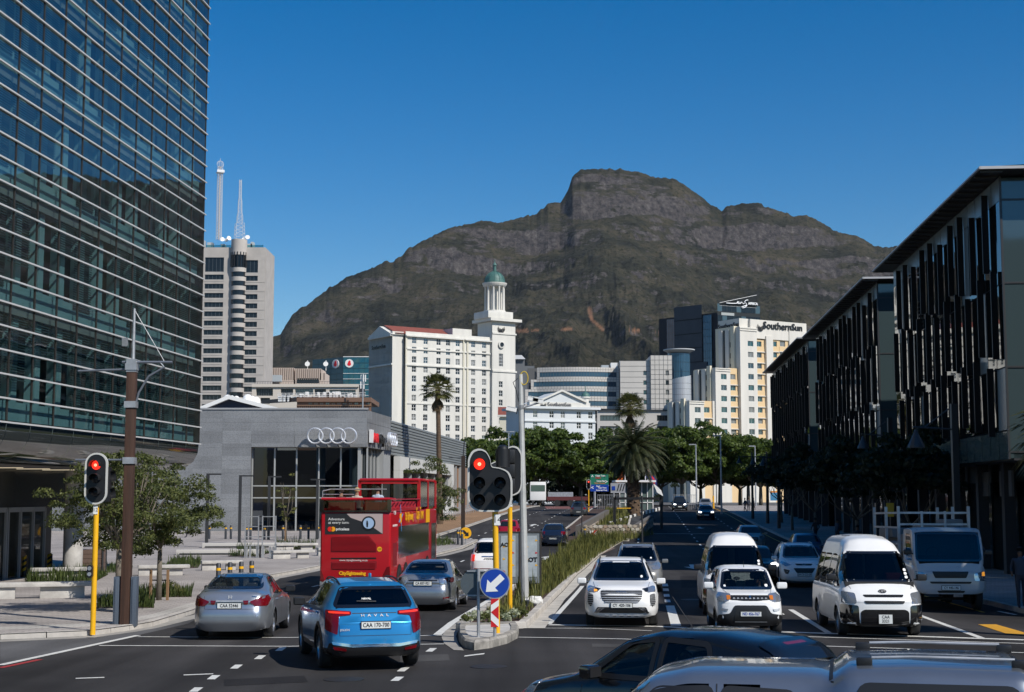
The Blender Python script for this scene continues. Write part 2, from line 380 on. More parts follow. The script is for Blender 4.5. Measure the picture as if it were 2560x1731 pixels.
def kerb(path, stone=1.0, w=.22, h=KH, parent=None, name="kerb", far=70, label=None):
 """kerb of single stones near by, one piece per run beyond"""
 root = MB().build(name, M_KERB) if False else None
 pts = [Vector(p) for p in path]; run = []; stones = []
 for a, b in zip(pts, pts[1:]):
  d = b - a; n = max(1, round(d.length / stone)); dd = d.normalized()
  for k in range(n): stones.append((a + d * k / n, a + d * (k + 1) / n, dd))
 root = bpy.data.objects.new(name, None); COL.objects.link(root); root['kind'] = 'structure'
 farmb = MB()
 for a, b, dd in stones:
  nn = Vector((-dd.y, dd.x))
  near = a.y < far and -30 < a.x < 30
  g = .012 if near else 0
  a2, b2 = a + dd * g, b - dd * g
  j = random.uniform(-.006, .006)
  vs = []
  for p in (a2, b2):
   for off, z in ((0, -.05), (0.02, h - .02), (.04, h + .006 + j), (w, h + .006 + j), (w, -.05)):
    q = p + nn * off; vs.append((q.x, q.y, gz(q.y) + z))
  fs = [(i, i+1, i+6, i+5) for i in range(4)] + [(0,1,2,3,4)[::-1], (5,6,7,8,9)]
  m = MB() if near else farmb; m.add(vs, fs)
  if near:
   me = m.mesh("kerb_stone", M_KERB); link("kerb_stone", me, root)
 if farmb.v:
  o = farmb.build("kerb_run", M_KERB, root); o['kind'] = 'stuff'
 return root
kerb([Vector(p) for p in lk2], far=75)
kerb([Vector(p) for p in right_kerb], far=60)
wline("gutter_strip", [(p[0]-.02, p[1]-.45) for p in left_kerb[2:6]] + [(p[0]+.35,p[1]-.2) for p in left_kerb[6:]], .5, M_GUT, .006)
# median: kerbed planting bed widening away from us
MKL = XY((1147,1577),(1165,1560),(1190,1540),(1227,1512),(1300,1462),(1349,1425),(1430,1368))
MKR = XY((1318,1571),(1345,1545),(1388,1497),(1444,1436),(1500,1388),(1560,1352))
ML = MKL + [(sx(-1.4,y),y) for y in (105,130,160,190,214)]
MR = MKR + [(sx(1.9,y),y) for y in (90,)] if False else MKR
ML = [p for p in ML]; MR = MKR + [(sx(4.2,y),y) for y in (105,130,160,190,214)]
M_SOIL = mat("bark_mulch", (.055,.03,.02), .95, noise_s=14, noise_a=.5, bump=1, bs=30)
M_SCRUB = mat("dry_scrub_soil", (.10,.08,.045), .95, noise_s=2, noise_a=.4, bump=1, bs=10)
sheet("planting_bed_soil", [(a+.18, b) for a, b in ML] + [(a-.18, b) for a, b in reversed(MR)], M_SOIL, .12, 3)
kerb([Vector(p) for p in reversed(ML)], far=65, h=.16)
kerb([Vector(p) for p in MR], far=75, h=.16)
kerb([Vector(MKL[0]), Vector(MKR[0])][::1], far=70, h=.16, stone=.9)
gut = XY((1090,1592),(1120,1568),(1160,1540),(1227,1502),(1349,1418))
sheet("gutter_apron", XY((1110,1610),(1104,1594),(1112,1580),(1160,1545),(1227,1503),(1349,1421),(1349,1427),(1230,1514),(1165,1558),(1146,1577),(1140,1592),(1146,1612),(1160,1628),(1135,1627)), M_GUT, .012)
sheet("gutter_apron", XY((1318,1572),(1388,1499),(1444,1438),(1500,1390),(1516,1390),(1470,1436),(1412,1500),(1362,1572)), mat("pale_gutter", (.44,.41,.36), .85, noise_s=1.5, noise_a=.2), .012)
# small kerbed island at the nose
isl = XY((1146,1584),(1150,1577),(1215,1574),(1290,1572),(1297,1583),(1294,1596),(1270,1609),(1225,1621),(1185,1626),(1160,1620),(1147,1604))
c = Vector((sum(p[0] for p in isl)/len(isl), sum(p[1] for p in isl)/len(isl)))
iso = thing("traffic_island", (0,0,0), 0, "small rounded concrete traffic island carrying the blue arrow sign", "traffic island")
inn = [tuple(c + (Vector(p) - c) * .76) for p in isl]
for i in range(len(isl)):
 a, b = Vector(isl[i]), Vector(isl[(i+1) % len(isl)]); a2, b2 = Vector(inn[i]), Vector(inn[(i+1) % len(isl)])
 e = (b - a).normalized() * .008
 vs = [(q.x, q.y, gz(q.y) + z) for q, z in ((a+e,-.02),(b-e,-.02),(b-e,.15),(a+e,.15),(a+e+(a2-a)*.2,.19),(b-e+(b2-b)*.2,.19),(a2,.19),(b2,.19),(a2,.1),(b2,.1))]
 m = MB(); m.add(vs, [(0,1,2,3),(3,2,5,4),(4,5,7,6),(6,7,9,8)])
 m.build("kerb_stone", mat("stained_kerb", (.27,.25,.22), .9, noise_s=3, noise_a=.5, bump=.5, bs=15), iso, weld=True)
m = MB(); m.add([(x, y, gz(y) + .165) for x, y in inn], [tuple(range(len(inn)))]); m.build("concrete_infill", M_CONC, iso)
# stone walls of the underpass mouth in the median
M_STONE = mat("wall_stone", (.30,.26,.21), .9, noise_s=5, noise_a=.35)
M_MORT = mat("wall_mortar", (.12,.11,.10), .95)
def stone_wall(pa, pb, h, label, th=.4):
 pa, pb = Vector(pa[:2]), Vector(pb[:2]); L = (pb - pa).length; ang = math.atan2(pb.y - pa.y, pb.x - pa.x)
 z0 = min(gz(pa.y), gz(pb.y)) - .3
 o = thing("stone_wall", (pa.x, pa.y, z0), ang, label, "stone wall")
 dz = gz(pb.y) - gz(pa.y)
 m = MB(); H0 = h + .3
 m.add([(0,.04,0),(L,.04,0),(L,th,0),(0,th,0),(0,.04,H0+gz(pa.y)-z0-.3),(L,.04,H0+gz(pb.y)-z0-.3),(L,th,H0+gz(pb.y)-z0-.3),(0,th,H0+gz(pa.y)-z0-.3)],
  [(0,3,2,1),(4,5,6,7),(0,1,5,4),(1,2,6,5),(2,3,7,6),(3,0,4,7)])
 m.build("wall_core", M_MORT, o)
 x = 0; n = 0; blocks = MB()
 rows = max(2, int(h / .22)); cols = int(L / .38)
 for r in range(rows):
  for k in range(cols):
   t = (k + .5 + (r % 2) * .5) / cols
   if t > .99: continue
   cx = t * L; base = gz(pa.y) + (gz(pb.y) - gz(pa.y)) * t - z0
   cz = base + (r + .5) * h / rows; a, b = L / cols * .46, h / rows * .46
   poly = []
   for q in range(7):
    an = 2 * math.pi * q / 7 + random.uniform(-.25, .25)
    poly.append((cx + a * 1.1 * math.cos(an) * random.uniform(.85, 1.1), cz + b * 1.15 * math.sin(an) * random.uniform(.85, 1.1)))
   mm = MB(); d = random.uniform(.0, .03)
   mm.add([(p[0], -d, p[1]) for p in poly] + [(p[0] + (p[0]-cx)*.12, .05, p[1] + (p[1]-cz)*.12) for p in poly],
    [tuple(range(7))] + [(i, i+7, (i+1) % 7 + 7, (i+1) % 7) for i in range(7)])
   if n < 180: link("stone", mm.mesh("stone", STN[random.randrange(3)]), o)
   else: blocks.v
   n += 1
 return o
STN = [M_STONE, mat("wall_stone_pale", (.40,.37,.32), .9, noise_s=5, noise_a=.3), mat("wall_stone_brown", (.24,.18,.13), .9, noise_s=5, noise_a=.3)]
wa, wb = gp(1452,1345), gp(1600,1343)
stone_wall(wa, wb, .95, "long low rubble stone wall across the end of the grass median")
stone_wall(gp(1452,1345), gp(1524,1296) + Vector((0,0,0)), .9, "rubble stone wall running back beside the left carriageway")
stone_wall(gp(1600,1343), gp(1634,1316), 1.0, "short rubble stone wall turning back at the right end of the long one")
ramp = XY((1540,1318),(1600,1342),(1600,1318),(1640,1300),(1590,1290))
sheet("underpass_ramp", ramp, asphalt("ramp_asphalt", (.06,.06,.06)), .135)
# black and white kerb
A, B = gp(1518,1318), gp(1650,1276)
mbs = [MB(), MB()]
D = (B - A); n = 26
bw = thing("striped_kerb", (0,0,0), 0, "kerb painted in black and white blocks curving beside the ramp", "kerb")
for k in range(n):
 m = MB()
 p = A + D * k / n; q = A + D * (k + 1) / n; p.z = gz(p.y); q.z = gz(q.y)
 w_ = Vector((.12, -.12, 0)) * 1.2
 m.add([p, q, q + Vector((0,0,.38)), p + Vector((0,0,.38)), p - w_ + Vector((0,0,.38)), q - w_ + Vector((0,0,.38))], [(0,1,2,3),(3,2,5,4)])
 m.build("kerb_block", M_WHITE if k % 2 else M_BLACK, bw, weld=True)
# ================================================================ MOUNTAIN
M_MTN = bpy.data.materials.new("mountain_rock"); M_MTN.use_nodes = True
def mtn_mat(m):
 n, l = m.node_tree.nodes, m.node_tree.links; b = n["Principled BSDF"]; b.inputs["Roughness"].default_value = .95; b.inputs["Specular IOR Level"].default_value = .1
 tc = n.new("ShaderNodeTexCoord"); ge = n.new("ShaderNodeNewGeometry"); sp = n.new("ShaderNodeSeparateXYZ"); l.new(ge.outputs["Normal"], sp.inputs[0])
 def nz(s, d=6, r=.65, st=None):
  t = n.new("ShaderNodeTexNoise"); t.inputs["Scale"].default_value = s; t.inputs["Detail"].default_value = d; t.inputs["Roughness"].default_value = r
  if st:
   mp = n.new("ShaderNodeMapping"); mp.inputs["Scale"].default_value = st; l.new(tc.outputs["Object"], mp.inputs[0]); l.new(mp.outputs[0], t.inputs[0])
  else: l.new(tc.outputs["Object"], t.inputs[0])
  return t.outputs[0]
 def ramp(s, c):
  r = n.new("ShaderNodeValToRGB"); e = r.color_ramp.elements
  e[0].position, e[0].color = c[0][0], (*c[0][1], 1); e[1].position, e[1].color = c[-1][0], (*c[-1][1], 1)
  for p, q in c[1:-1]: x = e.new(p); x.color = (*q, 1)
  l.new(s, r.inputs[0]); return r.outputs[0]
 veg = ramp(nz(.007), [(.32, (.014,.015,.012)), (.44, (.030,.030,.021)), (.56, (.054,.048,.032)), (.70, (.084,.070,.050))])
 rock = ramp(nz(.05, 8, .82, (1, 1, .7)), [(.36, (.018,.017,.019)), (.5, (.070,.062,.060)), (.6, (.115,.103,.097)), (.72, (.24,.22,.20))])
 bush = ramp(nz(.06, 8, .8), [(.42, (.30,.36,.28)), (.47, (.85,.9,.8)), (.6, (1.15,1.1,1.05)), (.66, (1.3,1.25,1.2)), (.70, (3.4,3.3,3.2))])
 a = n.new("ShaderNodeAttribute"); a.attribute_name = "cliff"
 ad = n.new("ShaderNodeMath"); ad.operation = 'ADD'; l.new(a.outputs["Fac"], ad.inputs[0])
 mr = n.new("ShaderNodeMapRange"); mr.inputs[1].default_value = .3; mr.inputs[2].default_value = .7; mr.inputs[3].default_value = -.26; mr.inputs[4].default_value = .34
 l.new(nz(.02, 6, .75), mr.inputs[0]); l.new(mr.outputs[0], ad.inputs[1])
 st = n.new("ShaderNodeMapRange"); st.inputs[1].default_value = .42; st.inputs[2].default_value = .68; st.inputs[3].default_value = -.25; st.inputs[4].default_value = .44
 l.new(nz(.05, 5, .7, (.2, .2, 1.0)), st.inputs[0]); a2 = n.new("ShaderNodeMath"); a2.operation = 'ADD'; l.new(ad.outputs[0], a2.inputs[0]); l.new(st.outputs[0], a2.inputs[1]); ad = a2
 m2 = n.new("ShaderNodeMapRange"); m2.inputs[1].default_value = .38; m2.inputs[2].default_value = .62; l.new(ad.outputs[0], m2.inputs[0])
 mu = n.new("ShaderNodeMix"); mu.data_type = 'RGBA'; mu.blend_type = 'MULTIPLY'; mu.inputs[0].default_value = 1
 l.new(veg, mu.inputs[6]); l.new(bush, mu.inputs[7])
 mx = n.new("ShaderNodeMix"); mx.data_type = 'RGBA'; l.new(m2.outputs[0], mx.inputs[0]); l.new(mu.outputs[2], mx.inputs[6]); l.new(rock, mx.inputs[7])
 sc = n.new("ShaderNodeAttribute"); sc.attribute_name = "scar"
 mz = n.new("ShaderNodeMix"); mz.data_type = 'RGBA'; l.new(sc.outputs["Fac"], mz.inputs[0]); l.new(mx.outputs[2], mz.inputs[6]); mz.inputs[7].default_value = (.30,.155,.09,1)
 l.new(mz.outputs[2], b.inputs["Base Color"])
 bp = n.new("ShaderNodeBump"); bp.inputs["Strength"].default_value = 1.0; bp.inputs["Distance"].default_value = 11; l.new(nz(.04, 9, .78, (1, 1, 1.6)), bp.inputs["Height"]); l.new(bp.outputs[0], b.inputs["Normal"])
mtn_mat(M_MTN)
_sk = [(30,680),(90,655),(130,590),(200,540),(270,490),(330,455),(400,430),(470,400),(500,395),(560,345),(640,305),(720,270),(790,255),(850,245),(890,255),(950,240),(1020,222),(1060,180),(1105,175),(1130,140),(1150,85),(1180,60),(1240,62),(1320,58),(1380,72),(1450,88),(1520,100),(1560,120),(1600,150),(1650,190),(1690,208),(1710,195),(1760,190),(1830,187),(1890,205),(1950,230),(2000,225),(2050,255),(2100,285),(2180,300),(2240,335),(2290,345)]
sk = [(-700,1120),(300,1000),(520,912)] + [(640 + x/1.4525, 380 + y/1.4525) for x, y in _sk]
az, el = [], []
for u, v in sk:
 d = P(u, v, 1000.); az.append(math.degrees(math.atan2(d.x, d.y))); el.append(d.z / math.hypot(d.x, d.y))
az += [16.4, 18, 20, 22, 26, 30, 34, 40, 50]; el += [.170, .20, .214, .216, .214, .212, .2, .17, .10]
NA, NT = 1500, 420
A0, A1 = -27., 44.
aa = np.concatenate([np.linspace(A0, -11, 160, endpoint=False), np.linspace(-11, 17, 1180, endpoint=False), np.linspace(17, A1, 160)]); NA = len(aa)
elr = np.interp(aa, az, el)
tt = np.linspace(0, 1.12, NT)
def fbm(x, y, oc=6, lac=2.0, gain=.5, ridged=False, seed=0.):
 """value noise fBm on arrays"""
 out = np.zeros_like(x); amp = 1.; tot = 0
 for o in range(oc):
  xi = np.floor(x).astype(np.int64); yi = np.floor(y).astype(np.int64); xf = x - xi; yf = y - yi
  def h(a, b):
   q = (a * 374761393 + b * 668265263 + int(seed * 1013) + o * 9176) & 0x7fffffff
   q = ((q ^ (q >> 13)) * 1274126177) & 0x7fffffff
   return ((q ^ (q >> 16)) & 0xffff) / 65535.
  sx_ = xf*xf*xf*(xf*(xf*6-15)+10); sy_ = yf*yf*yf*(yf*(yf*6-15)+10)
  v = (h(xi,yi)*(1-sx_)+h(xi+1,yi)*sx_)*(1-sy_)+(h(xi,yi+1)*(1-sx_)+h(xi+1,yi+1)*sx_)*sy_
  if ridged: v = 1 - abs(2*v-1)
  out += amp * v; tot += amp; amp *= gain; x = x * lac + 17.3; y = y * lac - 9.1
 return out / tot
AZ, TT = np.meshgrid(np.radians(aa), tt)
RR = 4650 + 350 * np.sin(np.degrees(AZ) * .12) + np.clip(np.degrees(AZ) - 16, 0, 30) * 25
RF = 1750.
EL = np.interp(np.degrees(AZ), az, el)
Zr = EL * RR
tc_ = np.clip(TT, 0, 1)
# spurs and gullies: the slope bends forward and back along azimuth
wq = fbm(np.degrees(AZ)*.35, TT*3, 3, seed=5)
sp_ = fbm(np.degrees(AZ) * .30 + TT * 1.2 + 1.2 * wq + 3.1, TT * 1.1, 4, gain=.5, seed=1)
sp2 = fbm(np.degrees(AZ) * .95 - TT * 2.4 + 1.8 * wq, TT * 3.2, 5, gain=.55, ridged=True, seed=2)
RAD = RF + (RR - RF) * tc_ + (TT > 1) * (TT - 1) * 4000
X_, Y_ = RAD * np.sin(AZ), RAD * np.cos(AZ)
base = .42 * tc_ + .30 * tc_ ** 2 + .28 * tc_ ** 7
_ks = np.hanning(301); _ks /= _ks.sum(); ag = np.linspace(aa[0], aa[-1], 4000); zs_ = np.interp(aa, ag, np.convolve(np.pad(np.interp(ag, az, el), 150, mode='edge'), _ks, 'valid'))[None, :] * RR
wt_ = np.clip((tc_ - .86) / .13, 0, 1); wt_ = wt_ * wt_ * (3 - 2 * wt_)
Z = (zs_ * (1 - wt_) + Zr * wt_) * base
env = np.sin(np.pi * np.clip(tc_, 0, 1)) ** .8 * np.clip(Zr / 900, .2, 1.1)
Z += env * (sp_ - .5) * 300 * (1.2 - tc_) + env * (sp2 - .6) * 20
n1 = fbm(X_ / 330. + .4 * sp_, Y_ / 330., 7, gain=.56, ridged=True, seed=3); n2 = fbm(X_ / 60., Y_ / 60., 5, gain=.6, seed=4)
Z += ((n1 - .6) * 110 + (n2 - .5) * 34) * np.clip(env + .1, 0, 1) * (.35 + .65 * tc_)
# cliff bands: terraces whose strength varies along the mountain
wob = fbm(X_ / 900., Y_ / 900., 4, seed=7) * 130 + fbm(X_ / 120., Y_ / 120., 4, seed=8) * 16
str_ = np.clip((fbm(X_ / 420., Y_ / 420., 4, seed=11) - .40) * 4.5, 0, 1) * np.clip((Z - 150) / 200, 0, 1)
str_ = np.maximum(str_, np.clip((tc_ - .80) * 7, 0, 1) * np.clip((fbm(X_/300., Y_/300., 3, seed=12) - .3) * 4, 0, 1))
step = 105.
q = (Z + wob) / step; fq = q - np.floor(q)
sm = np.where(fq < .62, fq * .28 / .62, .28 + .72 * (fq - .62) / .38)
Zt = (np.floor(q) + sm) * step - wob
q2 = (Z + wob * .6) / 34.; f2 = q2 - np.floor(q2); Zt2 = (np.floor(q2) + np.where(f2 < .6, f2*.35/.6, .35+.65*(f2-.6)/.4)) * 34. - wob * .6
cliff = ((fq > .60) * str_)
Z = Z + str_ * (Zt - Z) * .85 + np.clip(str_ + .15, 0, 1) * (Zt2 - Z) * .5 * (np.abs(Zt2 - Z) < 40)
# vertical ribbing in the cliffs
rib = fbm(X_ / 26., Z / 60. + Y_ / 90., 4, ridged=True, seed=21)
Z += (rib - .6) * 10 * np.clip(cliff + .2 * str_, 0, 1)
# never taller than the skyline seen from the street, reach it at the ridge
lim = EL * np.hypot(X_, Y_) * (.965 + .03 * tc_) - 4
pull = np.clip((tc_ - .93) / .07, 0, 1) ** 1.5
Zlim = np.minimum(Z, lim)
jag = (fbm(AZ * 260, TT * 0, 4, seed=31) - .5) * 16 + (np.round(fbm(AZ * 60, TT * 0, 4, seed=33) * 5) / 5 - .5) * 10
Z = Zlim * (1 - pull) + pull * (Zr + jag)
back = TT > 1; Z = np.where(back, Zr - (TT - 1) * 2500, Z)
Z = np.where(tc_ < .04, Z * tc_ / .04, Z) - 3
cl = np.clip(np.gradient(Z, axis=0) / (np.gradient(RAD, axis=0) + 1e-6), 0, 3)
cliffv = np.clip((cl - .55) * .9, 0, 1) * (.25 + .75 * np.clip((Z - 180) / 250, 0, 1))
co = np.stack([X_, Y_, Z], -1).reshape(-1, 3)
me = bpy.data.meshes.new("mountain"); me.vertices.add(len(co)); me.vertices.foreach_set("co", co.ravel())
ii = (np.arange(NT - 1)[:, None] * NA + np.arange(NA - 1)[None]).ravel()
fs = np.stack([ii, ii + 1, ii + NA + 1, ii + NA], -1)
me.loops.add(fs.size); me.loops.foreach_set("vertex_index", fs.ravel().astype(np.int32))
me.polygons.add(len(fs)); me.polygons.foreach_set("loop_start", np.arange(0, fs.size, 4, dtype=np.int32))
me.update(calc_edges=True); me.polygons.foreach_set("use_smooth", [True] * len(fs))
at = me.attributes.new("cliff", 'FLOAT', 'POINT'); at.data.foreach_set("value", cliffv.ravel().astype(np.float32))
# red earth scars: where the photo has them
scar = np.zeros_like(Z)
YY = np.hypot(X_, Y_) * np.cos(AZ)
fy = Z / YY; U = 1280 + FPX * (X_ / Y_) * (CT + ST * 0) ; V = 1236 - FPX * fy
def blob(u0, v0, u1, v1, wd):
 du, dv = u1 - u0, v1 - v0; t = np.clip(((U-u0)*du + (V-v0)*dv) / (du*du+dv*dv), 0, 1)
 return np.clip(1.3 - np.hypot(U-u0-t*du, V-v0-t*dv) / wd, 0, 1)
nn_ = fbm(X_/40., Y_/40., 4, seed=41)
for a in ((1474,772,1480,800,7),(1480,800,1508,824,6),(1405,824,1428,822,5),(1292,828,1318,826,6),(1330,826,1345,826,4),(1575,826,1600,826,4),(1640,830,1668,832,3)):
 scar = np.maximum(scar, blob(*a))
scar = np.clip((scar * 1.35 - nn_ * 1.1), 0, .8)
at = me.attributes.new("scar", 'FLOAT', 'POINT'); at.data.foreach_set("value", scar.ravel().astype(np.float32))
me.materials.append(M_MTN)
tag(link("mountain", me), kind='structure')
# ================================================================ BUILDINGS
def wall_holes(mb, O, D, N, x0, x1, z0, z1, holes, depth=.25):
 """wall sheet with rectangular openings and reveals. O origin, D direction along the wall, N inward direction"""
 xs = sorted({x0, x1, *[h[0] for h in holes], *[h[2] for h in holes]}); zs = sorted({z0, z1, *[h[1] for h in holes], *[h[3] for h in holes]})
 hs = {}
 for h in holes:
  for i, a in enumerate(xs[:-1]):
   if h[0] - 1e-6 <= a < h[2] - 1e-6:
    for j, b in enumerate(zs[:-1]):
     if h[1] - 1e-6 <= b < h[3] - 1e-6: hs[(i, j)] = 1
 def p(x, z, d=0): return O + D * x + N * d + Vector((0, 0, z))
 for i in range(len(xs) - 1):
  for j in range(len(zs) - 1):
   if (i, j) not in hs: mb.quad(p(xs[i], zs[j]), p(xs[i+1], zs[j]), p(xs[i+1], zs[j+1]), p(xs[i], zs[j+1]))
 for a, b, c, d in holes:
  for q in (((a,b),(c,b)),((c,b),(c,d)),((c,d),(a,d)),((a,d),(a,b))):
   mb.quad(p(*q[0]), p(*q[0], depth), p(*q[1], depth), p(*q[1]))
_WM = {}
def win_mesh(w, h, kind, frame, pane, nx=2, nz=2, t=.09):
 k = (round(w, 2), round(h, 2), kind)
 if k in _WM: return _WM[k]
 m = MB(); m.quad((0,.03,0),(w,.03,0),(w,.03,h),(0,.03,h)); m.mi = 1
 for i in range(nx + 1):
  x = w * i / nx; x = min(max(x, t/2), w - t/2); m.box(x-t/2, x+t/2, -.03, .05, 0, h)
 for i in range(nz + 1):
  z = h * i / nz; z = min(max(z, t/2), h - t/2); m.box(0, w, -.025, .045, z-t/2, z+t/2)
 _WM[k] = m.mesh("window", [pane, frame]); return _WM[k]
_rw = random.Random(2)
def put_windows(parent, O, D, N, holes, kind, frame, pane, depth=.2, nx=2, nz=2, t=.09, name="window"):
 k0, p0 = kind, pane
 ang = math.atan2(D.y, D.x)
 for a, b, c, d in holes:
  r_ = _rw.random(); kind, pane = (k0, p0) if r_ < .5 or k0 == 'gt' else (k0+'c', M_PANE_C) if r_ < .72 else (k0+'s', M_PANE_S)
  o = link(name, win_mesh(c-a, d-b, kind, frame, pane, nx, nz, t), parent)
  p = O + D * a + N * depth + Vector((0, 0, b)); o.location = p; o.rotation_euler = (0, 0, ang)
EX, EY = Vector((1,0,0)), Vector((0,1,0))
M_PANE_D = mat("dark_window_pane", (.012,.016,.02), .1, spec=.45)
M_PANE_C = mat("curtained_pane", (.20,.20,.19), .15, spec=.6); M_PANE_S = mat("sky_lit_pane", (.02,.035,.05), .06, spec=.9, ior=1.7)
M_PANE_T = mat("teal_window_pane", (.02,.07,.075), .08, spec=.9, ior=1.6)
M_PANE_B = mat("blue_mirror_pane", (.025,.07,.12), .06, metal=.25, ior=1.9)
M_CREAM = mat("cream_plaster", (.72,.69,.60), .8, noise_s=.12, noise_a=.06)
M_ROOFT = mat("roof_tiles", (.22,.06,.04), .8, noise_s=1, noise_a=.2)
M_VERD = mat("verdigris_copper", (.055,.135,.118), .55, noise_s=1.2, noise_a=.25)
M_GLOSSW = mat("white_frame", (.7,.7,.68), .5)
# ---------------- glass tower on the left: curtain wall of ledges and panes
LX0 = -15 + SX * (20 - 70)      # facade point at Y = 20
tw = thing("glass_office_tower", (LX0, 20, 0), -STREET + R(90), "tall curved-base office tower of teal glass panes with white ledges", "building")
M_TW_GLASS = glass("curtain_glass", (.50,.60,.62), 2.3, wave=.06, ws=.8)
M_LEDGE = mat("white_ledge", (.50,.50,.49), .45)
M_MULL = mat("bronze_mullion", (.05,.045,.04), .4, .4)
M_SPAN = mat("spandrel_panel", (.26,.42,.42), .6)
M_INT = mat("office_interior", (.035,.05,.05), .8)
M_BLIND = mat("window_blind", (.06,.10,.10), .7)
# local frame: x along the street (away), y = to the left of it (inwards), z up; z is world z
Lend = (69.35 - 20) * math.sqrt(1 + SX*SX); MOD = 1.92; DZ = .80; zb = 2.4
rows = 40; top = zb + rows * DZ
m = MB(); ledge = m.mesh("x", M_LEDGE)
ncol = int(Lend / MOD)
vis = []
for r in range(rows):
 for c in range(ncol):
  x1 = Lend - c * MOD; x0 = x1 - MOD
  vis.append((r, c, x0, x1))
pm = MB(); pm.quad((0,0,0),(MOD,0,0),(MOD,0,DZ),(0,0,DZ)); pane_me = pm.mesh("pane", M_TW_GLASS)
n = 0; rest = MB()
for r, c, x0, x1 in sorted(vis, key=lambda q: (q[1] > 13, q[0] > 26, q[1], q[0])):
 tilt = random.uniform(-.0025, .0025)
 if n < 300:
  o = link("pane", pane_me, tw); o.location = (x0, 0, zb + r * DZ); o.rotation_euler = (tilt, 0, tilt); n += 1
 else: rest.quad((x0, tilt, zb+r*DZ), (x1, -tilt, zb+r*DZ), (x1, -tilt, zb+r*DZ+DZ), (x0, tilt, zb+r*DZ+DZ))
rest.build("upper_panes", M_TW_GLASS, tw)['kind'] = 'stuff'
for r in range(rows + 1):
 m = MB(); m.box(-.05, Lend + .12, -.09, -.02, zb + r*DZ - .028, zb + r*DZ + .028); m.build("ledge", M_LEDGE, tw)
for c in range(ncol + 1):
 x = Lend - c * MOD; m = MB(); m.box(x-.018, x+.018, -.03, .05, zb, top); m.build("mullion", M_MULL, tw)
# inside: floors, back wall, columns, blinds, spandrels
FL = 4.0
m = MB(); m.box(0, Lend-.2, 2.6, 2.8, zb, top); m.build("inner_wall", M_INT, tw)
m = MB()
for k in range(9): z = zb + .02 + k * FL; m.box(0, Lend-.1, .35, 2.6, z - .25, z + .1)
m.build("floor_slab", mat("slab", (.25,.27,.25), .8), tw)
m = MB()
for k in range(9): z = zb + k * FL; m.box(0, Lend-.1, .25, .33, z + .1, z + .78 if k else z + .75)
m.build("spandrel", M_SPAN, tw)
m = MB()
for c in range(0, ncol, 1):
 x = Lend - c * MOD - .55; m.box(x, x+.42, .5, .9, zb, top)
m.build("inner_column", M_SPAN, tw)
m = MB(); rnd = random.Random(3)
for c in range(ncol):
 for k in range(9):
  if rnd.random() < .9:
   x1 = Lend - c*MOD - .1; drop = rnd.choice([1.2, 2.2, 3.0, 3.1, 3.1]); z1 = zb + (k+1)*FL - .3
   z = z1 - drop
   while z < z1: m.box(x1-MOD+.2, x1, .2, .23, z, z+.035); z += .09
m.build("blinds", M_BLIND, tw)['kind'] = 'stuff'
m = MB(); m.box(0, Lend, .1, 14, top, top+.5); m.build("roof", M_DARK, tw)
m = MB(); m.box(Lend-.06, Lend, .02, 14, zb, top); m.build("end_wall", M_DARK, tw)
# curved glass skirt under the wall, then the soffit
M_SKIRT = mat("smoked_skirt_glass", (.02,.028,.026), .05, spec=1., ior=1.9)
prof = [(0, 0), (.05,-.45), (.25,-.85), (.62,-1.12), (1.2,-1.25), (2.2,-1.3)]
for c in range(ncol):
 x1 = Lend - c*MOD; x0 = x1 - MOD + .03; mm = MB()
 for (a, b), (a2, b2) in zip(prof, prof[1:]): mm.quad((x0,a,zb+b),(x0,a2,zb+b2),(x1,a2,zb+b2),(x1,a,zb+b))
 o = mm.build("curved_pane", M_SKIRT, tw, weld=True, smooth=True, ang=60)
m = MB(); m.box(0, Lend+.1, 1.6, 14, zb-1.34, zb-1.30); m.build("soffit", mat("soffit_board", (.14,.135,.13), .8), tw)
m = MB()
mm = MB()
for (a, b), (a2, b2) in zip(prof, prof[1:]): mm.add([(Lend,a,zb+b),(Lend,a2,zb+b2),(Lend,14,zb+b2),(Lend,14,zb+b)], [(0,1,2,3)])
mm.build("skirt_end", M_SKIRT, tw)
for i in range(10):
 m = MB(); x = 24 + i * 2.6; m.box(x, x+.12, 3.2, 4.6, zb-1.37, zb-1.345); m.build("soffit_lamp", mat("soffit_lamp", (.8,.7,.5), .5, emit=(1,.85,.6), es=.6), tw)
gfl = -3.5
for x in (8, 20, 32, 43.4):
 m = MB(); m.lathe([(.42, gfl-.4), (.42, zb-1.3)], 20, T(x, 3.6, 0)); m.build("column", M_CONC, tw, smooth=True)
# recessed ground floor with glazed doors
m = MB(); m.box(0, 46.5, 5.9, 6.1, gfl-.3, zb-1.3); m.build("ground_floor_wall", mat("lobby_dark", (.02,.022,.024), .4), tw)
M_SHOP = glass("shop_glass", (.35,.42,.42), 1.5, wave=.03)
for k in range(11):
 x = 1 + k * 3.9; m = MB(); m.quad((x,5.1,gfl-.2),(x+3.7,5.1,gfl-.2),(x+3.7,5.1,gfl+2.9),(x,5.1,gfl+2.9)); m.build("shop_pane", M_SHOP, tw)
 m = MB()
 for xx in (x, x+1.2, x+2.5, x+3.7): m.box(xx-.05, xx+.05, 5.0, 5.1, gfl-.3, gfl+2.9)
 m.box(x, x+3.7, 5.02, 5.1, gfl+2.75, gfl+2.95); m.build("door_frame", mat("frame_grey", (.28,.28,.27), .5), tw)
m = MB(); m.box(0, 46.5, 5.2, 5.5, gfl+2.95, zb-1.3); m.build("transom_panel", mat("smoked_transom", (.03,.035,.035), .15, spec=.8), tw)
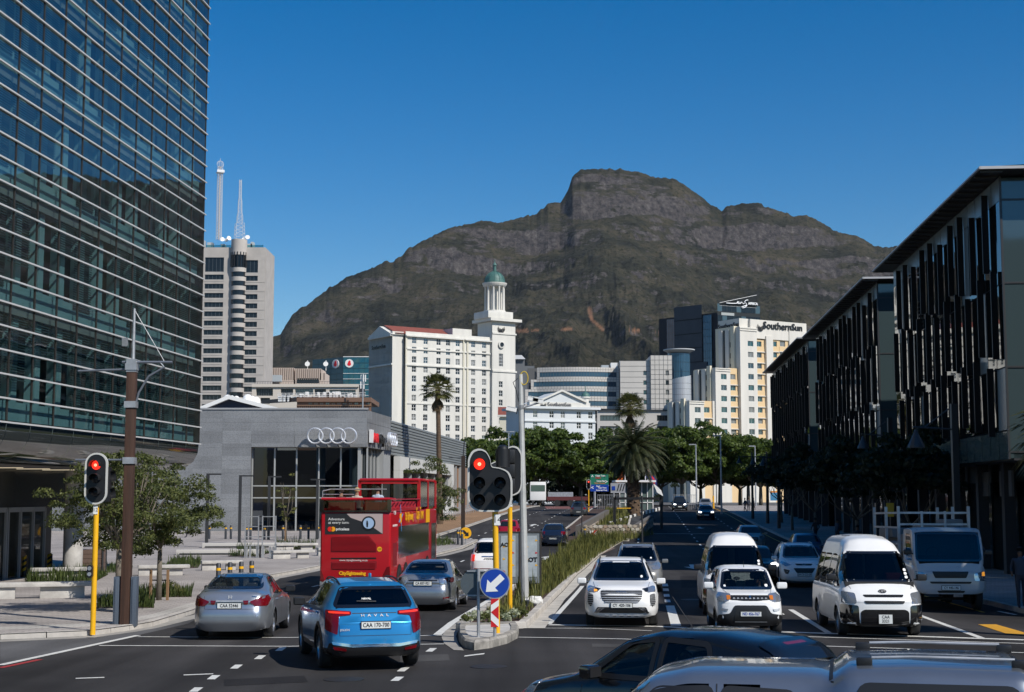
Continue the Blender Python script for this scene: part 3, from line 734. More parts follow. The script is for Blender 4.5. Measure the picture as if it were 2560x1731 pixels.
# ---------------- dark glass blocks along the right-hand street
M_FIN = mat("black_fin", (.006,.006,.007), .45)
M_FIN.node_tree.nodes["Principled BSDF"].inputs["Specular IOR Level"].default_value = .2
M_BGL = glass("street_glass", (.10,.13,.15), 1.75, wave=.05, ws=.6)
M_BGL2 = mat("frosted_panel", (.16,.20,.21), .25, spec=.6)
M_EAVE = mat("eave_metal", (.03,.032,.035), .5)
M_EAVE_E = mat("eave_edge", (.45,.45,.45), .45)
M_INK = mat("dark_interior", (.008,.009,.01), .7)
def dark_block(Y0, Y1, label, ztop=13.4, depth=26, zs=1.75, cat="office building"):
 L = (Y1 - Y0) * math.sqrt(1 + SX*SX)
 o = thing("glass_office_block", (20.66 + SX*(Y0-60), Y0, 0), -STREET + R(90), label, cat, "dark glass office blocks along the street")
 # local x away along the street, local -y = into the building (to the right)
 g0 = -3.8
 m = MB(); m.box(.6, L-.6, -depth, -1.6, g0, ztop-.2); m.build("core", M_INK, o)
 m = MB(); m.box(0, L, -depth, -.2, zs-.35, zs-.05); m.build("underside_slab", M_DARK, o)
 # glass wall in floors and bays
 nb = max(3, round(L / 1.5)); bw = L / nb; fl = (ztop - 1.0 - zs) / 3
 for k in range(nb):
  for f in range(3):
   z0 = zs + .9 + f*fl if f == 0 else zs + f*fl; z1 = zs + (f+1)*fl
   x0 = k*bw; mm = MB(); mm.quad((x0+.03, 0, z0+.03), (x0+bw-.03, random.uniform(-.02,.02), z0+.03), (x0+bw-.03, 0, z1-.03), (x0+.03, 0, z1-.03))
   mm.build("pane", M_BGL if (k*3+f*5) % 11 else M_BGL2, o)
  mm = MB(); mm.quad((k*bw+.03,.02,zs-.3),(k*bw+bw-.03,.02,zs-.3),(k*bw+bw-.03,.02,zs+.86),(k*bw+.03,.02,zs+.86)); mm.build("skirting_pane", mat("band_glass", (.09,.125,.115), .10, spec=.9, ior=1.8), o)
  mm = MB(); mm.quad((k*bw+.03,0,ztop-1.0),(k*bw+bw-.03,0,ztop-1.0),(k*bw+bw-.03,0,ztop-.02),(k*bw+.03,0,ztop-.02)); mm.build("clerestory_pane", M_BGL2, o)
 # fins staggered between the floors
 nf = max(4, round(L / 2.3)); fw = L / nf
 for f in range(3):
  for k in range(nf):
   x = (k + .35 + (.5 if f % 2 == 0 else 0) + .05 * ((k*7+f*3) % 3)) * fw
   if x > L - .3: continue
   z0 = zs + 1.0 + f*fl - (.9 if f else .3) + .3*((k+f) % 3); z1 = zs + (f+1)*fl + (.6 if (k + f) % 3 else .1)
   mm = MB(); mm.box(x, x+.12, .04, .31, z0, z1); mm.build("fin", M_FIN, o)
 # glazed corner facing the camera
 for f in range(4):
  z0 = zs-.3 if f == 0 else zs + f*fl - (0 if f < 4 else 0); z1 = zs + (f+1)*fl if f < 3 else ztop - .02
  mm = MB(); mm.quad((0,-1.55,z0+.04),(0,-.02,z0+.04),(0,-.02,z1-.04),(0,-1.55,z1-.04)); mm.build("corner_pane", mat("pale_corner_glass", (.05,.075,.08), .08, spec=.8, ior=1.6), o)
 mm = MB();
 for z in (zs, zs+fl, zs+2*fl, zs+3*fl): mm.box(-.03, 0, -1.6, .02, z-.04, z+.04)
 mm.box(-.04, .06, -.06, .03, zs-.3, ztop); mm.build("corner_frame", M_DARK, o)
 mm = MB(); mm.box(.3, .5, -depth, -1.6, g0, ztop-.6); mm.build("end_wall", mat("end_recess_shade", (.008,.01,.012), .25, spec=.3), o)  # near-black wall stands in for the shade of an open recess
 mm = MB(); mm.box(.0, .3, -depth, -1.6, ztop-1.3, ztop-.05); mm.build("end_fascia", mat("fascia_blue_grey", (.035,.05,.06), .3), o)
 for i in range(7):
  mm = MB(); z = ztop - 3.1 + i*.24; mm.box(.12, .26, -depth, -1.7, z, z+.07); mm.build("louvre", mat("louvre_grey", (.12,.12,.125), .5), o)
 # roof with deep eave
 mm = MB(); mm.box(-1.2, L+.9, -depth, 1.05, ztop+.05, ztop+.16); mm.add([(-1.2,1.05,ztop+.16),(L+.9,1.05,ztop+.16),(L+.9,-depth/2,ztop+.75),(-1.2,-depth/2,ztop+.75),(-1.2,-depth,ztop+.3),(L+.9,-depth,ztop+.3)], [(0,1,2,3),(3,2,5,4)])
 mm.build("roof", M_EAVE, o)
 mm = MB(); mm.box(-1.26, -1.2, -depth, 1.1, ztop+.06, ztop+.18); mm.box(-1.26, L+.9, 1.05, 1.12, ztop+.08, ztop+.15); mm.build("gutter", M_EAVE_E, o)
 for i in range(int(L/1.1)):
  mm = MB(); x = -1 + i*1.1; mm.box(x, x+.06, .1, 1.0, ztop-.03, ztop+.04); mm.build("eave_bracket", M_DARK, o)
 mm = MB()
 xs = [1.0, 3.5, 6.0, 8.5]
 for x in xs: mm.tube([(x,-4,ztop+.2),(x,-4,ztop+1.7)], .03, 6)
 mm.tube([(xs[0],-4,ztop+1.65),(xs[-1],-4,ztop+1.65)], .03, 6); mm.tube([(xs[0],-4,ztop+1.1),(xs[-1],-4,ztop+1.1)], .02, 6)
 mm.tube([(1,-4,ztop+1.65),(1,-14,ztop+1.65)], .03, 6); mm.tube([(-.8,-2,ztop+.3),(1,-4,ztop+1.65)], .03, 6)
 mm.build("roof_railing", M_STEEL, o)
 # ground floor: columns and shopfronts
 for k in range(int(L/5)+1):
  mm = MB(); mm.box(k*5-.25, k*5+.25, -1.4, -.9, g0, zs-.3); mm.build("column", mat("column_dark", (.025,.025,.027), .6), o)
 for k in range(int(L/2.5)):
  mm = MB(); mm.quad((k*2.5+.1,-1.5,g0+.3),(k*2.5+2.4,-1.5,g0+.3),(k*2.5+2.4,-1.5,zs-1.2),(k*2.5+.1,-1.5,zs-1.2)); mm.build("shop_pane", M_SHOP, o)
 return o
b1 = dark_block(60, 86, "dark glass office block with black fins, tallest at the picture's right edge")
b2 = dark_block(92, 125, "middle dark glass office block with black fins and overhanging roof", ztop=13.6)
b3 = dark_block(131, 167, "farthest dark glass office block, beside the cream stepped hotel", ztop=14.0)
b0 = dark_block(36.2, 50, "dark glass office block at the street corner beyond the picture's right edge", ztop=12.0)
for x, w_, h_ in ((4.2,2.2,1.15),(8.6,1.7,1.15)):
 mm = MB(); mm.box(x, x+w_, -1.2, -1.1, -.1, -.1+h_); mm.build("shop_sign", mat("shop_sign_grey", (.10,.10,.10), .6), b1)
text("BOO", .5, M_BLACK, b1, T(5.3, -1.08, .47) @ RZ(math.pi) @ FACE, "sign_lettering")
# ---------------- motor showroom
M_PERF = bpy.data.materials.new("perforated_metal"); M_PERF.use_nodes = True
def perf(m):
 n, l = m.node_tree.nodes, m.node_tree.links; b = n["Principled BSDF"]; b.inputs["Roughness"].default_value = .5; b.inputs["Metallic"].default_value = .35
 tc = n.new("ShaderNodeTexCoord"); v = n.new("ShaderNodeTexVoronoi"); v.inputs["Scale"].default_value = 9; l.new(tc.outputs["Object"], v.inputs[0]); v.inputs["Randomness"].default_value = .35
 nt = n.new("ShaderNodeTexNoise"); nt.inputs["Scale"].default_value = .35; nt.inputs["Detail"].default_value = 4; l.new(tc.outputs["Object"], nt.inputs[0])
 w_ = n.new("ShaderNodeTexWhiteNoise")
 vm = n.new("ShaderNodeVectorMath"); vm.operation = 'SNAP'; vm.inputs[1].default_value = (2.4, 2.4, 1.05); l.new(tc.outputs["Object"], vm.inputs[0]); l.new(vm.outputs[0], w_.inputs[0])
 a = n.new("ShaderNodeMapRange"); a.inputs[3].default_value = .88; a.inputs[4].default_value = 1.12; l.new(w_.outputs[0], a.inputs[0])
 c = n.new("ShaderNodeMapRange"); c.inputs[1].default_value = .15; c.inputs[2].default_value = .55; c.inputs[3].default_value = .72; c.inputs[4].default_value = 1.12; l.new(v.outputs["Distance"], c.inputs[0])
 q = n.new("ShaderNodeMath"); q.operation = 'MULTIPLY'; l.new(a.outputs[0], q.inputs[0]); l.new(c.outputs[0], q.inputs[1])
 d = n.new("ShaderNodeMapRange"); d.inputs[3].default_value = .7; d.inputs[4].default_value = 1.3; l.new(nt.outputs[0], d.inputs[0])
 q2 = n.new("ShaderNodeMath"); q2.operation = 'MULTIPLY'; l.new(q.outputs[0], q2.inputs[0]); l.new(d.outputs[0], q2.inputs[1])
 s = n.new("ShaderNodeVectorMath"); s.operation = 'SCALE'; s.inputs[0].default_value = (.27,.275,.28); l.new(q2.outputs[0], s.inputs["Scale"]); l.new(s.outputs[0], b.inputs["Base Color"])
 bp = n.new("ShaderNodeBump"); bp.inputs["Strength"].default_value = .3; bp.inputs["Distance"].default_value = .02; l.new(v.outputs["Distance"], bp.inputs["Height"]); l.new(bp.outputs[0], b.inputs["Normal"])
perf(M_PERF)
AX, AY = P(917, 1025, 120).x, 120.
AT, AB = P(917,1025,120).z, P(917,1118,120).z; AG = -3.4
sh = thing("car_showroom", (AX, AY, 0), 0, "low grey perforated-metal car showroom with four interlocked rings sign", "building")
def axz(u, v): p = P(u, v, 120); return p.x - AX, p.z
xg = axz(628, 1120)[0]
# cladding sheets (each metre-high course is its own panel)
z = AT; i = 0
while z > AG + .05:
 z2 = max(AG, z - 1.05)
 for x0 in np.arange(-36, 0, 6.0):
  x1 = min(x0 + 6, 0)
  if z2 < AB - .01 and x1 > xg:
   if z > AB + .1: m = MB(); m.box(max(x0, xg)+.01, x1-.01, 0, .12, AB+.01, z-.01); m.build("cladding_panel", M_PERF, sh)
   x1 = xg
  if x1 <= x0 + .1: continue
  m = MB(); m.box(x0+.004, x1-.004, 0, .12, z2+.004, z-.004); m.build("cladding_panel", M_PERF, sh)
 z = z2
m = MB(); m.box(-36, -.02, .15, 1.0, AB, AT+.04); m.build("fascia_backing", M_DARK, sh)
m = MB(); m.box(-36, xg-.05, .15, 1.0, AG-.5, AB-.01); m.build("wall_backing", M_DARK, sh)
m = MB(); m.box(-36, .12, -.08, .3, AT+.02, AT+.16); m.build("coping", mat("coping", (.4,.4,.4), .5, .3), sh)
gm = glass("showroom_glass", (.20,.23,.25), 1.5, wave=.02)
xsg = [axz(u, 1120)[0] for u in (628,684,739,795,850,902,916)]; zsg = [AG, P(0,1245,120).z, P(0,1215,120).z, AB]
for i in range(len(xsg)-1):
 for j in range(3):
  m = MB(); m.quad((xsg[i]+.05,.8,zsg[j]+.04),(xsg[i+1]-.05,.8,zsg[j]+.04),(xsg[i+1]-.05,.8,zsg[j+1]-.04),(xsg[i]+.05,.8,zsg[j+1]-.04)); m.build("pane", gm, sh)
m = MB()
M_SGR = mat("silver_frame", (.42,.43,.42), .45, .3)
for x in xsg: m.box(x-.06, x+.06, .68, .92, AG, AB)
for z in zsg: m.box(xg, 0, .70, .90, z-.05, z+.05)
m.build("glazing_frame", M_SGR, sh)
m = MB(); m.box(-9, -.3, 3, 3.2, AG, AB); m.box(xg, 0, 10, 10.2, AG, AB) ; m.build("inner_wall", mat("showroom_dark", (.02,.02,.022), .7), sh) if False else None
m = MB(); m.box(xg-.5, 0, 9, 9.2, AG, AB); m.box(xg-.5, 0, .9, 9, AG-.1, AG+.02); m.build("inner_wall", mat("showroom_dark", (.02,.02,.022), .6), sh)
for x in (-4.1, -1.3):
 m = MB(); m.lathe([(.38, AG), (.38, AB)], 16, T(x, 2.6, 0)); m.build("inner_column", mat("column_green_grey", (.40,.47,.46), .6), sh, smooth=True)
for x in (-7.5,-3.9):
 m = MB(); m.box(x-1.8, x+1.8, 4.5, 6.2, AG+.3, AG+1.1); m.box(x-1, x+1, 4.7, 6, AG+1.1, AG+1.5); m.build("display_plinth", mat("display_dark", (.10,.11,.13), .3), sh, bevel=.15)
# street side
SD = Vector((SX, 1, 0)).normalized(); SN = Vector((-1, SX, 0)).normalized()   # along, inward (to the left)
def sp_at(u): # distance along the side at photo column u
 a = (u - 1280) / FPX; t = (a*AY - AX) / (SX - a); return t * math.sqrt(1 + SX*SX)
def sidebox(mb, a, b, d0, d1, z0, z1):
 q = [SD*a + SN*d0, SD*b + SN*d0, SD*b + SN*d1, SD*a + SN*d1]
 mb.add([(p.x,p.y,z0) for p in q] + [(p.x,p.y,z1) for p in q], [(0,3,2,1),(4,5,6,7),(0,1,5,4),(1,2,6,5),(2,3,7,6),(3,0,4,7)])
La, Lb = sp_at(977), sp_at(1165)
for k in range(3):
 for j in range(3):
  m = MB(); zz = AB + (AT - AB) * j / 3; sidebox(m, La*k/3+.01, La*(k+1)/3-.01, 0, .12, zz+.01, AB + (AT-AB)*(j+1)/3-.01)
  m.build("cladding_panel", M_PERF, sh)
m = MB(); sidebox(m, .15, La, .14, .9, AB, AT); m.build("side_backing", M_DARK, sh)
ls = [sp_at(u) for u in (918, 928,936,944,952,960)]
for a, b in zip(ls, ls[1:]):
 m = MB(); q = [SD*a + SN*.6, SD*b + SN*.6]; m.quad((q[0].x,q[0].y,AG),(q[1].x,q[1].y,AG),(q[1].x,q[1].y,AB),(q[0].x,q[0].y,AB)); m.build("pane", gm, sh)
m = MB()
for a in ls: sidebox(m, a-.08, a+.08, .5, .75, AG, AB)
m.build("side_mullions", M_SGR, sh)
m = MB(); sidebox(m, ls[-1]+.1, La, .02, .8, AG, AB-.02); m.build("side_pier", mat("pier_grey", (.30,.31,.31), .6), sh)
# ribbed upper wall: single horizontal boards
rb0, rb1 = La + .05, Lb
zt_, zb_ = AT - .25, AB - .35
for i in range(11):
 z0 = zb_ + (zt_-zb_)*i/11; z1 = z0 + (zt_-zb_)/11
 m = MB(); q = [(0, z0), (-.14, z0+.05), (-.14, z0+.20), (0, z1)]
 vs = []
 for a in (rb0, rb1):
  for d, zz in q + [(.3, z1), (.3, z0)]: p = SD*a + SN*(.1+d); vs.append((p.x, p.y, zz))
 m.add(vs, [(0,1,7,6),(1,2,8,7),(2,3,9,8),(3,4,10,9),(5,0,6,11),(0,5,4,3,2,1),(6,7,8,9,10,11)]); m.build("ribbed_board", mat("ribbed_zinc", (.27,.29,.29), .5, .3), sh)
m = MB(); sidebox(m, rb0, rb1, .42, 6, AG+2, zt_); m.build("ribbed_backing", M_DARK, sh)
# white portal frame below
pa, pb = sp_at(988), sp_at(1125)
Mw = mat("portal_white", (.55,.55,.52), .7)
m = MB(); sidebox(m, pa, pb, -.5, .1, zb_-1.35, zb_-.05); sidebox(m, pa, pa+1.8, -.5, .1, AG, zb_-1.36); sidebox(m, pb-1.8, pb, -.5, .1, AG, zb_-1.36)
m.build("portal_frame", Mw, sh)
m = MB(); sidebox(m, pa+1.9, pb-1.9, -.3, .2, AG+1.2, AG+2.6); m.build("spandrel_wall", Mw, sh)
for k in range(7):
 a = pa + 3 + k*(pb-pa-6)/6; m = MB(); sidebox(m, a-.22, a+.22, -.2, .15, AG+2.65, zb_-1.4); m.build("pier", mat("pier_grey", (.30,.31,.31), .6), sh)
m = MB(); sidebox(m, pa+1.9, pb-1.9, .6, .8, AG, zb_-1.4); m.build("recess_wall", mat("recess_dark", (.03,.03,.03), .6), sh)
M_BRK = mat("brown_brick", (.24,.13,.07), .85, noise_s=6, noise_a=.2)
ba, bb = pb+.1, Lb+8
m = MB(); sidebox(m, ba, bb, .3, 4, AG+.5, zb_-.1); m.build("brick_wall", M_BRK, sh)
for k in range(5):
 a = ba + 2 + k*(bb-ba-2)/5; m = MB(); sidebox(m, a-.15, a+.15, 0, .3, AG+.5, zb_-.1); m.build("downpipe", mat("pier_grey", (.30,.31,.31), .6), sh)
m = MB(); m.box(-36,-.5,1.2,40,AG,AT-.6);
m.v = m.v; m.build("roof_mass", M_DARK, sh) if False else None
# the four rings, front and side
def rings(parent, M, r, n=4):
 for k in range(n):
  mm = MB(); prof = []
  mm.lathe([(r*.80,-.12),(r*.80,.12),(r*.90,.2),(r,.12),(r,-.12)], 48, M @ T((k - 1.5) * r * 1.35, 0, 0) @ RX(R(90)), cap=False)
  mm.add([], [])
  o = mm.build("ring", mat("polished_ring", (.70,.72,.75), .32, .5), parent, smooth=True)
cx, cz = axz(833, 1091); rings(sh, T(cx, -.75 , cz), .69)
for k in range(4):
 m = MB(); m.tube([(cx+(k-1.5)*.93,-.6,cz-.75),(cx+(k-1.5)*.93,0,cz-.85)], .04, 6); m.build("ring_bracket", M_DARK, sh)
side_M = Matrix.Translation(SD*sp_at(967) - SN*.5 + Vector((0,0,P(0,1098,128).z))) @ RZ(math.atan2(SD.y, SD.x))
rings(sh, side_M, .62)
tm = Matrix.Translation(SD*sp_at(940) - SN*.25 + Vector((0,0,P(0,1098,124).z))) @ RZ(math.atan2(SD.y, SD.x)) @ FACE
text("Audi", 1.1, mat("sign_red", (.62,.02,.03), .4), sh, tm @ T(-1.6,0,0), "sign_lettering", .12, bold=.02, sx=1.1)
text("City", 1.1, mat("sign_black", (.02,.02,.02), .4), sh, tm @ T(1.5,0,0), "sign_lettering", .12, bold=.02, sx=1.1)
mm = MB(); q = SD*(sp_at(921)) - SN*.2
mm.box(-.1,.9,-.1,.1,-.55,.55, Matrix.Translation(q + Vector((0,0,P(0,1092,122).z))) @ RZ(math.atan2(SD.y, SD.x))); mm.build("sign_block", mat("sign_white", (.7,.7,.7), .5), sh)
# ---------------- far buildings
def loc_t(u, X0, Y0, D):
 a = (u - 1280) / FPX; return (X0 - a*Y0) / (a*D.y - D.x)
def zof(v, Y): return P(1280, v, Y).z
GZ0 = -4.
# white hotel with the domed tower
HD = Vector((.83, .557, 0)).normalized(); HI = Vector((-.557, .83, 0)).normalized()   # along the front, inwards
HY = 430.; HX = P(985.5, 900, HY).x
ht = thing("domed_hotel", (HX, HY, 0), 0, "large white hotel with red roof and a green-domed column tower", "building")
O = Vector((0, 0, 0))
Wf = loc_t(1236, HX, HY, HD); Wt0 = Wf - 1.5; Wt1 = loc_t(1284, HX, HY, HD)
ztp = zof(832, HY+6); zc = zof(841, HY+5); PIT = 24.2 * HY / FPX * 1.008
cols_u = [900 + x/2.806 for x in (377,458,549,616,684,793,870)]
cols = [loc_t(u, HX, HY, HD) for u in cols_u]
holes = []
z_first = zof(640 + 608/2.806, HY + 10)
for t in cols:
 for k in range(14):
  zz = z_first - k*PIT
  holes.append((t - .75, zz - .95, t + .75, zz + .95))
m = MB(); wall_holes(m, O, HD, HI, 3.9, Wt0, GZ0, ztp, holes, .25)
Mht = mat("hotel_white", (.62,.60,.545), .75, noise_s=.5, noise_a=.09, stretch=(1,1,.12))
m.build("front_wall", Mht, ht)
put_windows(ht, O, HD, HI, holes, 'ht', M_GLOSSW, M_PANE_D, .2)
def obox(mb, a, b, d0, d1, z0, z1, D=HD, I=HI, O=O):
 q = [O + D*a + I*d0, O + D*b + I*d0, O + D*b + I*d1, O + D*a + I*d1]
 mb.add([(p.x,p.y,z0) for p in q] + [(p.x,p.y,z1) for p in q], [(0,3,2,1),(4,5,6,7),(0,1,5,4),(1,2,6,5),(2,3,7,6),(3,0,4,7)])
m = MB(); obox(m, 0, 3.9, 1.2, 16, GZ0, ztp-.1); m.build("corner_bay", Mht, ht)
m = MB(); obox(m, 0, Wt0, 3.0, 16, GZ0, ztp-1.5); m.build("core", Mht, ht)
for zz, d in ((zc, .9), (zc - 3.9, .35), (z_first - 2.5*PIT - .1, .45), (z_first-6.5*PIT, .2)):
 for a, b in ((3.7, cols[4]+1.9), (cols[4]+2.2, Wt0)):
  m = MB(); obox(m, a, b, -d, .02, zz-.35, zz+.05); m.build("cornice", Mht, ht)
for t in (4.0, cols[4]+2.05, cols[5]-2.2):
 m = MB(); obox(m, t-.25, t+.25, -.35, .01, GZ0, zc-.4); m.build("pilaster", mat("hotel_cream", (.62,.58,.46), .8), ht)
# left gable end
WL = 14.2
gh = []
for t in (3.2, 6.4, 9.6, 11.8):
 for k in range(1, 14): zz = z_first - (k-.2)*PIT; gh.append((t-.6, zz-.9, t+.6, zz+.9))
m = MB(); LI = -HI
wall_holes(m, O + HD*.0 + HI*1.2, HI, HD, 0, WL, GZ0, ztp-1.2, gh, .25); m.build("gable_wall", Mht, ht)
put_windows(ht, O + HI*1.2, HI, HD, gh, 'hg', M_GLOSSW, M_PANE_D, .2)
for zz, d in ((ztp-1.2, .8), (z_first - 2.5*PIT, .4)):
 m = MB(); obox(m, -d, .02, 1.0, WL+1.2, zz-.4, zz+.1); m.build("cornice", Mht, ht)
m = MB(); a, b = O + HI*.6 - HD*.6, O + HI*(WL+1.8) - HD*.6; c = (a + b)/2
zr = ztp + 2.0
m.add([(a.x,a.y,ztp-1.1),(b.x,b.y,ztp-1.1),(c.x,c.y,zr),*[tuple(Vector((p.x,p.y,zz))+HD*(Wf*.75)) for p, zz in ((a,ztp-1.1),(b,ztp-1.1),(c,zr))]], [(0,1,2),(0,2,5,3),(1,4,5,2)])
m.build("pediment", Mht, ht)
m = MB(); off = Vector((0,0,.35))
m.add([Vector((a.x,a.y,ztp-1.0))+off+HD*1.5, Vector((c.x,c.y,zr+.1))+off+HD*1.5, Vector((c.x,c.y,zr+.1))+off+HD*Wf*.72, Vector((a.x,a.y,ztp-1.0))+off+HD*Wf*.72], [(0,1,2,3)]); m.build("roof", M_ROOFT, ht)
m = MB(); obox(m, loc_t(1137,HX,HY,HD), loc_t(1185,HX,HY,HD), 1.5, 8, ztp-.5, zof(820,HY+12)); m.build("roof_house", Mht, ht)
# tower
tz0 = zof(806, HY+22);
th = [(loc_t(1243,HX,HY,HD), zof(918,HY+22), loc_t(1253,HX,HY,HD), zof(886,HY+22))]
tcol = loc_t(900+975/2.806, HX, HY, HD)
for k in range(7): zz = zof(640+905/2.806, HY+22) - k*PIT*.985; th.append((tcol-.7, zz-.95, tcol+.7, zz+.95))
m = MB(); wall_holes(m, O - HI*1.0, HD, HI, Wt0, Wt1, GZ0, tz0, th, .3);
m.build("tower_wall", Mht, ht)
put_windows(ht, O - HI*1.0, HD, HI, th[:1], 'tw', M_GLOSSW, M_PANE_D, .25, 3, 4); put_windows(ht, O - HI*1.0, HD, HI, th[1:], 'tx', M_GLOSSW, M_PANE_D, .25)
m = MB(); obox(m, Wt0, Wt1, -.65, 7.5, GZ0, tz0-.1); m.build("tower_core", Mht, ht)
m = MB(); obox(m, Wt0-1.4, Wt1+1.6, -2.4, 8.6, tz0, tz0+.9); m.build("cornice", Mht, ht)
m = MB(); obox(m, Wt0, Wt1+.3, -1.25, -1.0, zof(838,HY+22), zof(834,HY+22)); obox(m, Wt0, Wt1+.4, -1.3, -1.0, zof(932,HY+22), zof(928,HY+22)); m.build("string_course", Mht, ht)
tc_x = (Wt0+Wt1)/2 - 1.2; TC = O + HD*tc_x + HI*2.5
zb1, zb2 = tz0+.9, zof(785, HY+22)
m = MB(); obox(m, tc_x-5.2, tc_x+4.2, -1.8, 6.6, zb1, zb1+2.2); obox(m, tc_x-4.2, tc_x+4.0, -1.2, 6.2, zb1+2.2, zb2); m.build("tower_plinth", Mht, ht, bevel=.15)
zd0, zd1 = zb2, zof(716, HY+22)
TM = Matrix.Translation(TC)
m = MB(); m.lathe([(3.9,zd0),(3.9,zd0+.6),(3.5,zd0+.7),(3.5,zd0+1.0)], 24, TM); m.build("drum_base", Mht, ht)
m = MB(); m.lathe([(1.7,zd0+1),(1.7,zd1-.2)], 16, TM); m.build("drum_core", mat("hotel_shadowed", (.6,.58,.52), .8), ht)
for k in range(10):
 an = 2*math.pi*k/10 + .2; m = MB(); m.lathe([(.42,zd0+1),(.36,zd0+1.3),(.32,zd1-.5),(.44,zd1-.2)], 10, TM @ T(2.95*math.cos(an), 2.95*math.sin(an), 0)); m.build("column", Mht, ht, smooth=True)
m = MB(); m.lathe([(3.3,zd1-.2),(3.6,zd1+.1),(3.9,zd1+.7),(3.95,zd1+1.0),(3.2,zd1+1.1)], 32, TM); m.build("entablature", Mht, ht)
zo = zd1+1.05; RD = 3.15
m = MB(); m.lathe([(RD,zo),(RD*1.02,zo+.5)] + [(RD*math.cos(a)*1.0, zo+.5+RD*1.05*math.sin(a)) for a in np.linspace(.05,1.45,10)], 32, TM); m.build("dome", M_VERD, ht, smooth=True, ang=70)
for k in range(12):
 an = 2*math.pi*k/12; m = MB(); pts = [(TC.x+RD*1.02*math.cos(a)*math.cos(an), TC.y+RD*1.02*math.cos(a)*math.sin(an), zo+.5+RD*1.07*math.sin(a)) for a in np.linspace(0,1.45,8)]
 m.tube(pts, .07, 4); m.build("dome_rib", M_VERD, ht)
zf = zo+.5+RD*1.03
m = MB(); m.lathe([(.75,zf-.15),(.75,zf+.3),(.5,zf+.4),(.5,zf+1.9),(.75,zf+2.0),(.55,zf+2.4),(.2,zf+2.9),(.12,zf+3.4),(.05,zf+4.0)], 12, TM); m.build("finial", M_VERD, ht, smooth=True)
def sun_logo(parent, M, s, m=M_BLACK, name="sun_emblem"):
 for k, r in enumerate((1.0, .78, .56, .36)):
  mm = MB(); pts = []
  a0, a1 = R(-215 + k*14), R(35 - k*10); n = 18; vs = [];
  for i in range(n+1):
   a = a0 + (a1-a0)*i/n; wv = .085*math.sin(math.pi*i/n)+.02
   for rr in (r-wv, r+wv):
    for y in (-.04,.04): vs.append((rr*math.cos(a)*s, y, rr*math.sin(a)*s + (1-r)*.22*s))
  fs = []
  for i in range(n):
   b = i*4; fs += [(b,b+2,b+6,b+4),(b+3,b+1,b+5,b+7),(b+1,b,b+4,b+5),(b+2,b+3,b+7,b+6)]
  mm.add(vs, fs, M); mm.build(name, m, parent)
ang_h = math.atan2(HD.y, HD.x)
pz = O + HD*loc_t(1248,HX,HY,HD) - HI*1.2; sun_logo(ht, Matrix.Translation((pz.x,pz.y,zof(824,HY+22))) @ RZ(ang_h), 1.25)
m = MB(); pz = O + HD*loc_t(1248,HX,HY,HD) - HI*1.3
m.lathe([(1.15,0),(1.15,.2),(.75,.3),(.7,.0)], 24, Matrix.Translation((pz.x,pz.y,zof(864,HY+22))) @ RZ(ang_h) @ RX(R(90))); m.build("round_window_surround", Mht, ht)
m = MB(); m.lathe([(.7,.05),(.7,.1)], 24, Matrix.Translation((pz.x,pz.y,zof(864,HY+22))) @ RZ(ang_h) @ RX(R(90))); m.build("round_window", M_PANE_D, ht)
ga = math.atan2(-HI.y, -HI.x)
gp0 = O + HI*9.6 - HD*.15
text("SouthernSun", 1.7, mat("sign_black", (.02,.02,.02), .4), ht, Matrix.Translation((gp0.x,gp0.y,zof(866,HY+5))) @ RZ(ga) @ FACE, "sign_lettering", .06, bold=.03, sx=1.0)
# front hotel wing with pediment (in front of the office building)
PD = Vector((.93,.36,0)).normalized(); PI_ = Vector((-.36,.93,0)).normalized()
PY = 330.; PX = P(1312, 1000, PY).x
pw = thing("pediment_hotel_wing", (PX, PY, 0), 0, "pale hotel wing with a triangular pediment and a small green dome", "building")
WP = loc_t(1488, PX, PY, PD); zp = zof(1024, PY+4)
hs_ = []
for u in (1338,1379,1407,1447,1476):
 t = loc_t(u, PX, PY, PD)
 for v in (1038,1064,1090): z = zof(v, PY+5); hs_.append((t-.55, z-.8, t+.55, z+.8))
Mpw = mat("wing_pale_grey", (.58,.60,.60), .75, noise_s=.2, noise_a=.05)
m = MB(); wall_holes(m, O, PD, PI_, 0, WP, GZ0, zp, hs_, .2); m.build("front_wall", Mpw, pw); put_windows(pw, O, PD, PI_, hs_, 'pw', M_GLOSSW, M_PANE_D, .15)
m = MB(); obox(m, 0, WP, .35, 12, GZ0, zp-.05, PD, PI_); m.build("core", Mpw, pw)
m = MB(); obox(m, -.9, WP+1.0, -1.0, 12.5, zp, zp+.55, PD, PI_); obox(m, -.1, WP+.1, -.3, .0, zof(1052,PY)-.15, zof(1052,PY)+.15, PD, PI_); m.build("cornice", Mpw, pw)
m = MB(); obox(m, 1.0, WP-1.5, -.5, 1.2, zp+.55, zof(1008,PY+5), PD, PI_); m.build("parapet", Mht, pw)
t0, t1, t2 = loc_t(1345,PX,PY,PD), loc_t(1402,PX,PY,PD), loc_t(1464,PX,PY,PD)
m = MB(); za = zof(1008,PY+5); zk = zof(981,PY+5)
q = [(t0,za),(t2,za),(t1,zk)]
for d in (-.4,): m.add([tuple(PD*t + PI_*d + Vector((0,0,z))) for t, z in q] + [tuple(PD*t + PI_*10 + Vector((0,0,z))) for t, z in q], [(0,1,2),(1,4,5,2),(2,5,3,0)])
m.build("pediment", Mpw, pw)
m = MB()
for a, b in ((q[0],q[2]),(q[2],q[1])):
 vs = []
 for d in (-.95,-.35):
  for t, z in (a, b):
   for dz in (0,.45): vs.append(tuple(PD*t + PI_*d + Vector((0,0,z+dz))))
 m.add(vs, [(0,1,3,2),(4,6,7,5),(0,4,5,1),(2,3,7,6),(1,5,7,3),(0,2,6,4)])
m.build("raking_cornice", Mht, pw)
